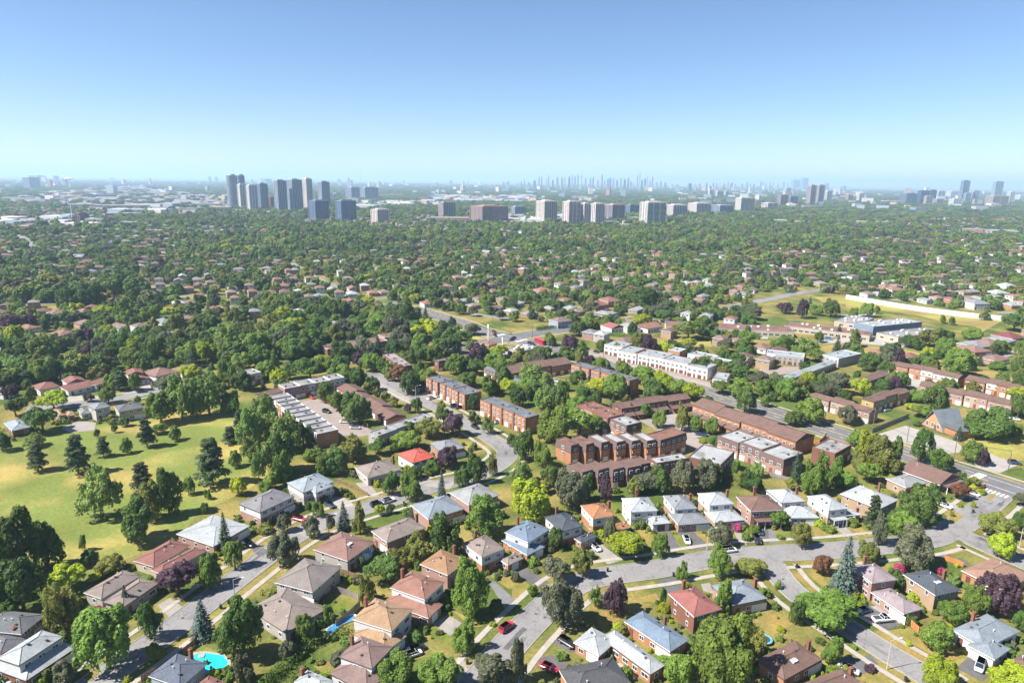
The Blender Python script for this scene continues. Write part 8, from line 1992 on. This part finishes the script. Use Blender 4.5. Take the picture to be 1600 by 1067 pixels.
def pine(n):
    C=[];Nn=[]
    for k in range(44):
        z=.16+.80*(k/44); R=(.50*(1-z)**.55+.05)*TR.uniform(.35,1.0); a=k*2.4+TR.uniform(-.5,.5); c=np.array([math.cos(a)*R*.75,math.sin(a)*R*.75,z]); r=.09+.13*(1-z)
        m=int(n/44); d=unit(m); d[:,2]=np.abs(d[:,2])*.9-.1; C.append(c+d*np.array([r,r,r*.42])*TR.uniform(.6,1,m)[:,None]); Nn.append(d+np.array([0,0,.5])+TR.normal(size=(m,3))*.35)
    return np.vstack(C),np.vstack(Nn)
CROWN={'round':[],'tall':[],'loose':[],'spruce':[],'pine':[],'column':[],'wide':[]}
for i in range(5): p,nn=lobed(int(TR.integers(12,20)),(.13,.29),6400,.026,shell=(.5,.85)); CROWN['round'].append(leaf_mesh('crown',p,nn,.025))
for i in range(3): p,nn=lobed(17,(.11,.24),6400,.024,sz=.46,cz=.53,shell=(.55,.95),jit=.35); CROWN['tall'].append(leaf_mesh('crown',p,nn,.023))
for i in range(3): p,nn=lobed(34,(.10,.16),4600,.020,shell=(.45,.9),jit=.5); CROWN['loose'].append(leaf_mesh('crown',p,nn,.022,1.3))
for i in range(3): p,nn=lobed(20,(.14,.22),4600,.026,cz=.66,sz=.32,shell=(.5,.8)); CROWN['wide'].append(leaf_mesh('crown',p,nn,.028))
for i in range(3): p,nn,t=spruce(2600,34); CROWN['spruce'].append(leaf_mesh('crown',p,nn,.020,1.8,t))
for i in range(3): p,nn=pine(6000); CROWN['pine'].append(leaf_mesh('crown',p,nn,.022,1.2))
for i in range(1): p,nn=lobed(26,(.16,.24),3600,.024,cz=.5,sz=.48,shell=(.3,.8)); CROWN['column'].append(leaf_mesh('crown',p,nn,.022))
SHRUB=[]
for i in range(3): p,nn=lobed(12,(.2,.3),1500,.05,cz=.5,sz=.48,shell=(.4,.7)); SHRUB.append(leaf_mesh('foliage',p,nn,.05))
TRUNK=[]
for i in range(3):
    m=MB(); lean=(TR.uniform(-.02,.02),TR.uniform(-.02,.02)); pts=[(0,0,-.01),(lean[0],lean[1],.2),(lean[0]*1.8,lean[1]*1.8,.45),(lean[0]*2,lean[1]*2,.75)]; rad=[.042,.030,.022,.008]
    for k in range(3): m.tube(pts[k],pts[k+1],rad[k],rad[k+1],7)
    for k in range(6):
        a=TR.uniform(0,2*PI); z=TR.uniform(.2,.5); q=(math.cos(a)*TR.uniform(.18,.32),math.sin(a)*TR.uniform(.18,.32),z+TR.uniform(.15,.3)); m.tube((lean[0]*1.5,lean[1]*1.5,z),q,.014,.005,5)
    TRUNK.append(m.mesh('trunk',[M['bark']]))
m=MB(); m.tube((0,0,-.01),(0,0,.9),.03,.006,7); STEM=m.mesh('trunk',[M['bark']])
for lst in list(CROWN.values())+[SHRUB]:
    for me in lst: me.materials.append(LM_['G'])
SH={'D':'round','G':'round','Y':'round','O':'round','P':'round','S':'spruce','B':'spruce','N':'pine','L':'loose','K':'round','R':'round','M':'round','C':'column'}
rr=random.Random(21)
def put_leaf(o,k): o.material_slots[0].link='OBJECT'; o.material_slots[0].material=LM_[k]
for (x,y,h,w,k,sh,lab) in TREES:
    if sh:
        o=obj('shrub',rr.choice(SHRUB),None,(x,y,-.05*h)); o.scale=(w,w,h*1.05); o.rotation_euler=(0,0,rr.uniform(0,6.28)); put_leaf(o,k); o['label']=lab; o['category']='shrub'; o['group']='garden shrubs'; continue
    s=SH[k]
    if s=='round': s='tall' if h>w*1.35 else 'wide' if (h<w*.95 and rr.random()<.5) else 'round'
    if k=='O' and rr.random()<.35: s='loose'
    root=thing({'spruce':'spruce_tree','pine':'pine_tree','column':'cypress_tree'}.get(s,'broadleaf_tree'),lab,'tree',(x,y,0),'individual trees')
    root.scale=(w,w,h); root.rotation_euler=(0,0,rr.uniform(0,6.28))
    o=obj('crown',rr.choice(CROWN[s]),root); put_leaf(o,k)
    obj('trunk',STEM if s in('spruce','pine','column') else rr.choice(TRUNK),root)
# hedges
for hi,(pts,lab,w,h) in enumerate(zip(HEDGES,('long clipped bright green hedge beside the mauve two-tier house','dark clipped hedge beside the crossing','long dark hedge behind the white row field'),(2.6,2.0,2.5),(2.2,2.2,2.6))):
    P=smooth(pts,1.5); n=int(len(P)*90) if hi==0 else int(len(P)*40); ii=TR.integers(0,len(P),n); base=np.array(P)[ii]; 
    a=TR.uniform(0,PI,n); c=np.stack([base[:,0]+TR.normal(size=n)*.4,base[:,1]+TR.normal(size=n)*.4,np.zeros(n)],1); d=unit(n); d[:,2]=np.abs(d[:,2])
    pw=np.sign(d)*np.abs(d)**.6; c+=pw*np.array([w/2,w/2,h])
    me=leaf_mesh('foliage',c,d+TR.normal(size=d.shape)*.3,.22); me.materials.append(M['hedge'] if hi==0 else LM_['D'])
    o=obj('hedge',me); o['label']=lab; o['category']='hedge'
# ------------------------------------------------------------------ the suburb beyond: houses and woods
def near_road(x,y,extra):
    for n,w,P in CL:
        for q in P[::3]:
            if (x-q[0])**2+(y-q[1])**2<(w/2+extra)**2: return True
    return False
def street_at(x,y,w):
    for (th,x0,x1) in DISTRICTS:
        if x0<x<x1:
            m=-math.sin(th)*x+math.cos(th)*(y-420); q=(m-18)/72.; return abs(q-round(q))*72<w
    return False
def blocked(x,y,extra=0.):
    if inside((x,y),PARK): return True
    for q in NOAUTO:
        if inside((x,y),q): return True
    for q in PAVED:
        if inside((x,y),q[3]): return True
    for q in LAWNS:
        if q[0]=='field' and inside((x,y),q[1]): return True
    for bs in BLOCKS:
        nx,ny,th,a,b=bs; dx,dy=x-nx,y-ny; v=(math.cos(th),math.sin(th)); t=dx*v[0]+dy*v[1]; s=-dx*v[1]+dy*v[0]
        if -extra<t<b+extra and -extra<s<a+extra: return True
    return False
BLOCKS=[b[:5] for h in HOUSES for b in h[5]]+[b[:5] for r in ROWS for b in r[8]]+[b[:5] for b in SCHOOL]+[(MALL[0][:3]+(90,18)),(MALL[1][:3]+(75,16))]+[STATION[0][:5]]
DISTRICTS=((.42,-2400,-40),(-.62,-40,260),(.18,260,2400))
def suburb(x,y): return math.sin(x/120+1.3)*math.sin(y/165+.5)+.6*math.sin((x+1.4*y)/95)+.5*math.sin((x-.7*y)/210+2)
def far_house_list():
    r=random.Random(77); out=[]
    for (th,x0,x1) in DISTRICTS:
        e=(math.cos(th),math.sin(th)); m=(-e[1],e[0])
        for j in range(-70,150):
            jj=j*36+(2 if j%2 else -2)
            for i in range(-200,200):
                ii=i*15.5+r.uniform(-5,5); x=e[0]*ii+m[0]*jj; y=420+e[1]*ii+m[1]*jj
                u1,u2,u3,u4,u5=r.random(),r.random(),r.random(),r.random(),r.random()
                if not(x0<x<x1 and 395<y<2300 and abs(x)<y*.80+30): continue
                k=suburb(x,y); p=.80 if k>.1 else .48 if k>-.5 else .08
                if y>720: p*=.5
                if y<1250 and any(inside((x,y),q) for q in THIN): p=max(p,.42)
                if u1>p: continue
                if near_road(x,y,10) or blocked(x,y,11): continue
                if y<640 and any((x-t[0])**2+(y-t[1])**2<(5+t[3]*.3)**2 for t in TREES if not t[5]): continue
                out.append((round(x,1),round(y,1),round(th+(PI if j%2 else 0)+(u2-.5)*.2,2),int(u3*6),u4,u5))
    out.sort(key=lambda h:h[1]*h[1]+h[0]*h[0])
    return out
FH=far_house_list()
FR=('pinkbrown','mauve','redbrown','salmon','midgrey','palegrey','pale','taupe','brown','greymauve'); FCUM=(.2,.34,.48,.58,.68,.77,.84,.91,.96,1.01)
FW=('brickpink','white','tanbrick','brickorange','stucco','white')
def pickroof(u):
    for k,c in zip(FR,FCUM):
        if u<c: return k
SIZES=((9,11,3.2,'hip'),(10,12.5,3.3,'hip'),(8.5,10,5.4,'hip'),(9,13,3.2,'gable'),(9,10,5.6,'hip'),(10,14,3.4,'hip'))
FM=[]
for (a,b,z,kd) in SIZES:
    B=(-a/2+0,-b/2,PI/2,a,b); B=(a/2,-b/2,PI/2,a,b)
    rm,fa,rc,_h,_a,_r=roof_mesh(B,z,kd,.40,None)
    P,F=faces(shrink(B,.4)); w=MB(); w.prism(P,0,z-.05)
    if kd=='gable':
        half=min(a,b)/2
        for e0,e1 in ((P[1],P[2]),(P[3],P[0])): w.poly([(e0[0],e0[1],z-.06),(e1[0],e1[1],z-.06),((e0[0]+e1[0])/2,(e0[1]+e1[1])/2,z+(half-.4)*.4-.1)])
    FM.append((w.mesh('wall',[M['w_white']]),rm.mesh('roof',[M['r_brown']]),fa.mesh('fascia',[M['trim']]),F,z))
n_ind=0
for i,(x,y,th,sz,u4,u5) in enumerate(FH):
    if i not in FARLAB: continue
    wm,rm,fm,F,z=FM[sz]; root=thing('house',FARLAB[i],'house',(x,y,0),'houses of the wooded suburb'); root.rotation_euler=(0,0,th)
    o=obj('wall',wm,root); o.material_slots[0].link='OBJECT'; o.material_slots[0].material=M['w_'+FW[int(u5*6)]]
    ro=obj('roof',rm,root); ro.material_slots[0].link='OBJECT'; ro.material_slots[0].material=M['r_'+pickroof(u4)]
    obj('fascia',fm,ro)
    for f in F:
        (p,d,l,n,nm)=f; cx,cy=p[0]+d[0]*l/2,p[1]+d[1]*l/2; ca,sa=math.cos(th),math.sin(th)
        wn=(n[0]*ca-n[1]*sa,n[0]*sa+n[1]*ca)
        if wn[0]*(-x)+wn[1]*(-y)<=0: continue
        for q in (.28,.72):
            o=obj('window',win_mesh(2.0,1.2)[0],root); place(o,p[0]+d[0]*l*q+n[0]*.04,p[1]+d[1]*l*q+n[1]*.04,z-1.4,math.atan2(d[1],d[0])); obj('pane',win_mesh(2.0,1.2)[1],o)
# suburb streets between the house fronts
mb=MB()
for (th,x0,x1) in DISTRICTS:
    e=(math.cos(th),math.sin(th)); m=(-e[1],e[0])
    for j in range(-35,75):
        jj=j*72+18; run=[]
        for i in range(-190,190):
            x=e[0]*i*16+m[0]*jj; y=420+e[1]*i*16+m[1]*jj
            if x0<x<x1 and 420<y<2300 and abs(x)<y*.85+60 and suburb(x,y)>-.5 and not blocked(x,y,6) and not near_road(x,y,2): run.append((x,y))
            else:
                if len(run)>3: ribbon(mb,run,normals(run),-3.8,3.8,.03)
                run=[]
setting('suburb_street',mb,[M['road']])
# all further houses as one joined mesh
dm=[M['w_white'],M['w_brickpink']]+[M['r_'+k] for k in FR]; mb=MB()
for i,(x,y,th,sz,u4,u5) in enumerate(FH):
    if i in FARLAB: continue
    a,b,z,kd=SIZES[sz]; v=(math.cos(th),math.sin(th)); u=(-v[1],v[0]); B=(x-(u[0]*a+v[0]*b)/2,y-(u[1]*a+v[1]*b)/2,th,a,b)
    P,_=faces(shrink(B,.4)); mb.prism(P,0,z-.05,0 if u5<.5 else 1)
    rm,fa,rc,_h,_a,_r=roof_mesh(B,z,kd,.40,None); ri=2+FR.index(pickroof(u4))
    for f in rm.f: mb.poly([rm.v[k] for k in f],ri)
o=obj('distant_houses',mb.mesh('distant_houses',dm)); o['kind']='stuff'
# ------------------------------------------------------------------ woods as instanced crowns
KC=bpy.data.collections.new('foliage_kinds')
KIND=[]
def kind(me,k):
    o=bpy.data.objects.new('crown_kind_%03d'%len(KIND),me); KC.objects.link(o); put_leaf(o,k); KIND.append(k)
def proto(shape):
    if shape=='round': p,nn=lobed(int(TR.integers(9,14)),(.15,.28),950,.07,shell=(.5,.85))
    elif shape=='loose': p,nn=lobed(24,(.12,.18),800,.07,shell=(.45,.88),jit=.5)
    elif shape=='pine': p,nn=pine(800)
    else:
        p,nn,t=spruce(260,18); return leaf_mesh('crown',p,nn,.035,1.5,t)
    return leaf_mesh('crown',p,nn,.062 if shape!='pine' else .05)
PR=[proto('round') for _ in range(4)]; PL=[proto('loose') for _ in range(2)]; PN=[proto('pine')]; PS=[proto('spruce') for _ in range(2)]
for me in PR+PL+PN+PS: me.materials.append(LM_['G'])
HI=[]; LO=[]
for i,k in enumerate('DDGGOLKYPD'): HI.append(len(KIND)); kind((CROWN['round']+CROWN['wide'])[i%8] if k!='L' else CROWN['loose'][i%3],k)
for i,k in enumerate('SN'): HI.append(len(KIND)); kind(CROWN['spruce' if k=='S' else 'pine'][i],k)
for i,k in enumerate('DDDDGGGGOOLLKKYPR'): LO.append(len(KIND)); kind(PL[i%2] if k=='L' else PR[i%4],k)
for i,k in enumerate('SSN'): LO.append(len(KIND)); kind(PS[i%2] if k=='S' else PN[0],k)
def scatter(name,pts,sc,ki,kind_='stuff'):
    n=len(pts); me=bpy.data.meshes.new(name); me.vertices.add(n); me.vertices.foreach_set('co',np.asarray(pts,np.float32).ravel())
    a=me.attributes.new('sc','FLOAT_VECTOR','POINT'); a.data.foreach_set('vector',np.asarray(sc,np.float32).ravel())
    a=me.attributes.new('rz','FLOAT','POINT'); a.data.foreach_set('value',TR.uniform(0,6.28,n).astype(np.float32))
    a=me.attributes.new('ki','INT','POINT'); a.data.foreach_set('value',np.asarray(ki,np.int32))
    o=obj(name,me); o['kind']=kind_
    g=bpy.data.node_groups.new(name,'GeometryNodeTree'); g.interface.new_socket('Geometry',in_out='INPUT',socket_type='NodeSocketGeometry'); g.interface.new_socket('Geometry',in_out='OUTPUT',socket_type='NodeSocketGeometry')
    N=g.nodes; gi=N.new('NodeGroupInput'); go=N.new('NodeGroupOutput'); ip=N.new('GeometryNodeInstanceOnPoints'); ci=N.new('GeometryNodeCollectionInfo')
    ci.inputs['Collection'].default_value=KC; ci.inputs['Separate Children'].default_value=True; ci.inputs['Reset Children'].default_value=True
    def na(nm,ty):
        x=N.new('GeometryNodeInputNamedAttribute'); x.data_type=ty; x.inputs['Name'].default_value=nm; return x.outputs['Attribute']
    cx=N.new('ShaderNodeCombineXYZ'); er=N.new('FunctionNodeEulerToRotation')
    g.links.new(gi.outputs[0],ip.inputs['Points']); g.links.new(ci.outputs[0],ip.inputs['Instance']); ip.inputs['Pick Instance'].default_value=True
    g.links.new(na('ki','INT'),ip.inputs['Instance Index']); g.links.new(na('rz','FLOAT'),cx.inputs['Z']); g.links.new(cx.outputs[0],er.inputs[0]); g.links.new(er.outputs[0],ip.inputs['Rotation']); g.links.new(na('sc','FLOAT_VECTOR'),ip.inputs['Scale'])
    g.links.new(ip.outputs[0],go.inputs[0]); md=o.modifiers.new('woods','NODES'); md.node_group=g
    return o
R_=random.Random(5)
ORDER=(17,18,0,1,19,2,3,12,13,15,4,5,0,6,7,8,9,10,11,14)
HGRID={}
for h in FH: HGRID.setdefault((int(h[0]//20),int(h[1]//20)),[]).append(h)
TGRID={}
for t in TREES: 
    if not t[5]: TGRID.setdefault((int(t[0]//15),int(t[1]//15)),[]).append(t)
def near_house(x,y):
    gx,gy=int(x//20),int(y//20)
    for i in (-1,0,1):
        for j in (-1,0,1,2):
            for h in HGRID.get((gx+i,gy+j),()):
                dx,dy=x-h[0],y-h[1]
                if dx*dx+dy*dy<49: return 2
                d=math.hypot(h[0],h[1]); al=-(dx*h[0]+dy*h[1])/d; la=abs(dx*h[1]-dy*h[0])/d
                if 0<al<20 and la<6.5: return 1
    return 0
pts=[];sc=[];ki=[]; hp=[];hs=[];hk=[]
YARD=[q[3] for q in PAVED if 'yard' in q[0]]
for (x,y,h,w,k) in MINOR:
    hp.append((x,y,0)); hs.append((w,w,h)); hk.append(HI[{'D':0,'G':2,'O':4,'L':5,'K':6,'Y':7,'P':8,'S':10,'N':11,'R':8,'B':10}.get(k,0)])
towers=[(t[0],t[1],t[2]) for t in TOWERS]+[(t[0],t[1]+10,t[2]) for t in LOWS]
TW={}
for t in towers: TW.setdefault(int(math.atan2(t[0],t[1])*40),[]).append(t)
d=330.
while d<15000:
    s=9.6 if d<1000 else d*.0096
    na_=int(1.62*d/s)
    for i in range(na_):
        az=-.81+1.62*(i+R_.random())/na_; dd=d+R_.random()*s; x,y=math.sin(az)*dd,math.cos(az)*dd
        u,u2,u3=R_.random(),R_.random(),R_.random()
        px=800+1067*x/(y*.973+25)
        if y<400 and -40<px<1640 and (y<325 or u3>.86 and x>-150 or inside((x,y),PARK)): continue
        k=suburb(x,y); wood=k<-.1
        if y>1150: wood=k<.45
        if u>(.95 if wood else .78): continue
        if y<1300 and (near_road(x,y,1.5) or blocked(x,y,3)): continue
        if y<2300 and k>-.45 and street_at(x,y,5.5) and u2<.85: continue
        if y<2400:
            nh=near_house(x,y)
            if nh==2 or nh==1 and u2<.55: continue
        if y>1300:
            if any(inside((x,y),q) for q in YARD) and u2<.86: continue
            b=int(az*40); bad=False
            for bb in (b-1,b,b+1):
                for t in TW.get(bb,()):
                    dx,dy=x-t[0],y-t[1]
                    if abs(dx)<t[2]*.7 and -t[2]*.45<dy<t[2]*.7: bad=True
            if bad: continue
        if y<700:
            gx,gy=int(x//15),int(y//15)
            if any((x-t[0])**2+(y-t[1])**2<(t[3]*.42+1.5)**2 for a in (-1,0,1) for b in (-1,0,1) for t in TGRID.get((gx+a,gy+b),())): continue
        if y<400 and near_road(x,y,3): continue
        thin=y<1250 and any(inside((x,y),q) for q in THIN)
        if thin and u3>.88: continue
        if thin: u3/=.88; wood=False
        h=(R_.uniform(9,15.5) if wood and y>400 else R_.uniform(5.,10.5)); w=h*R_.uniform(.85,1.5)
        if thin: h*=.95
        if R_.random()<.13: h*=1.3; w*=1.4
        if d>900: w=max(w,s*R_.uniform(.95,1.35))
        if d>2500: h*=.85
        if dd<620:
            j=int(u3*12); 
            if j in(7,8) and u2<(.9 if j==8 else .6): j=1
            hp.append((x,y,-.06*h)); hs.append((w*(.7 if j>9 else 1),w*(.7 if j>9 else 1),h)); hk.append(HI[j])
        else:
            cl=math.sin(x/61+2)*math.cos(y/83)+.5*math.sin((x-y)/37); u3=min(max(u3*.75+.125+cl*.13,0),.999); j=ORDER[int(u3*20)]
            if j in(14,15,16) and u2<(.8 if j==15 else .5): j=4
            if j>=17: w=min(w,h*.6)
            pts.append((x,y,-.1*h)); sc.append((w,w,h)); ki.append(LO[j])
    d+=s
print('forest',len(hp),len(pts),'houses',len(FH))
scatter('suburb_woods',hp,hs,hk)
scatter('distant_woods',pts,sc,ki)

# low planting round the houses and along the yards
gp=[];gs=[];gk=[]
SB=len(KIND)
for k in 'DGGOYK': kind(SHRUB[len(KIND)%3],k)
def taken(x,y):
    for q in DRIVES:
        if inside((x,y),q[1]): return True
    return near_road(x,y,4.6) or blocked(x,y,.5)
for h in HOUSES[:52]:
    for b in h[5]:
        nx,ny,th,a,bb=b[:5]; v=(math.cos(th),math.sin(th)); u=(-v[1],v[0])
        for q in range(34):
            s_=R_.uniform(-5,a+5); t_=R_.uniform(-5,bb+5)
            if R_.random()<.6: 
                e=R_.choice((0,1,2,3)); g=R_.uniform(.1,1.2)
                s_,t_=((-g,t_),(a+g,t_),(s_,-g),(s_,bb+g))[e]
            x,y=nx+u[0]*s_+v[0]*t_,ny+u[1]*s_+v[1]*t_
            if taken(x,y): continue
            sz=R_.uniform(.5,1.7) if R_.random()<.85 else R_.uniform(1.7,3.0); gp.append((x,y,-.1)); gs.append((sz*R_.uniform(.9,1.5),sz*R_.uniform(.9,1.5),sz)); gk.append(SB+int(R_.random()*6))
print('planting',len(gp))
scatter('garden_planting',gp,gs,gk)

# sheds in the yards and low blocks of the distant city, too small to pick apart
mb=MB(); dm=[M['w_'+k] for k in('white','pinkwhite','grey','tan','steelhaze','brickpink','darkgrey','paleblue')]
for q in YARD:
    x0,x1=min(p[0] for p in q),max(p[0] for p in q); y0,y1=min(p[1] for p in q),max(p[1] for p in q)
    n=int(min(260,(x1-x0)*(y1-y0)/5500))
    for k in range(n):
        x,y=R_.uniform(x0,x1),R_.uniform(y0,y1)
        if inside((x,y),q): mb.box((x,y,0),(R_.uniform(12,70),R_.uniform(12,60),R_.uniform(5,13)),R_.uniform(-.3,.1),R_.choice((0,0,0,1,2,3,5,7,7)),z0=0)
for k in range(620):
    az=R_.uniform(-.72,.74); dd=R_.uniform(3200,13500)
    if az<-.12 and R_.random()<.55: continue
    x,y=math.sin(az)*dd,math.cos(az)*dd; hh=R_.uniform(9,30) if R_.random()<.72 else R_.uniform(30,min(95,20+dd*.008)); w_=R_.uniform(18,60)
    if dd<4500: hh=min(hh,20)
    mb.box((x,y,0),(w_,R_.uniform(14,40),hh),R_.uniform(-.6,.2),int(R_.random()*8),z0=0)
o=obj('distant_buildings',mb.mesh('distant_buildings',dm)); o['kind']='stuff'
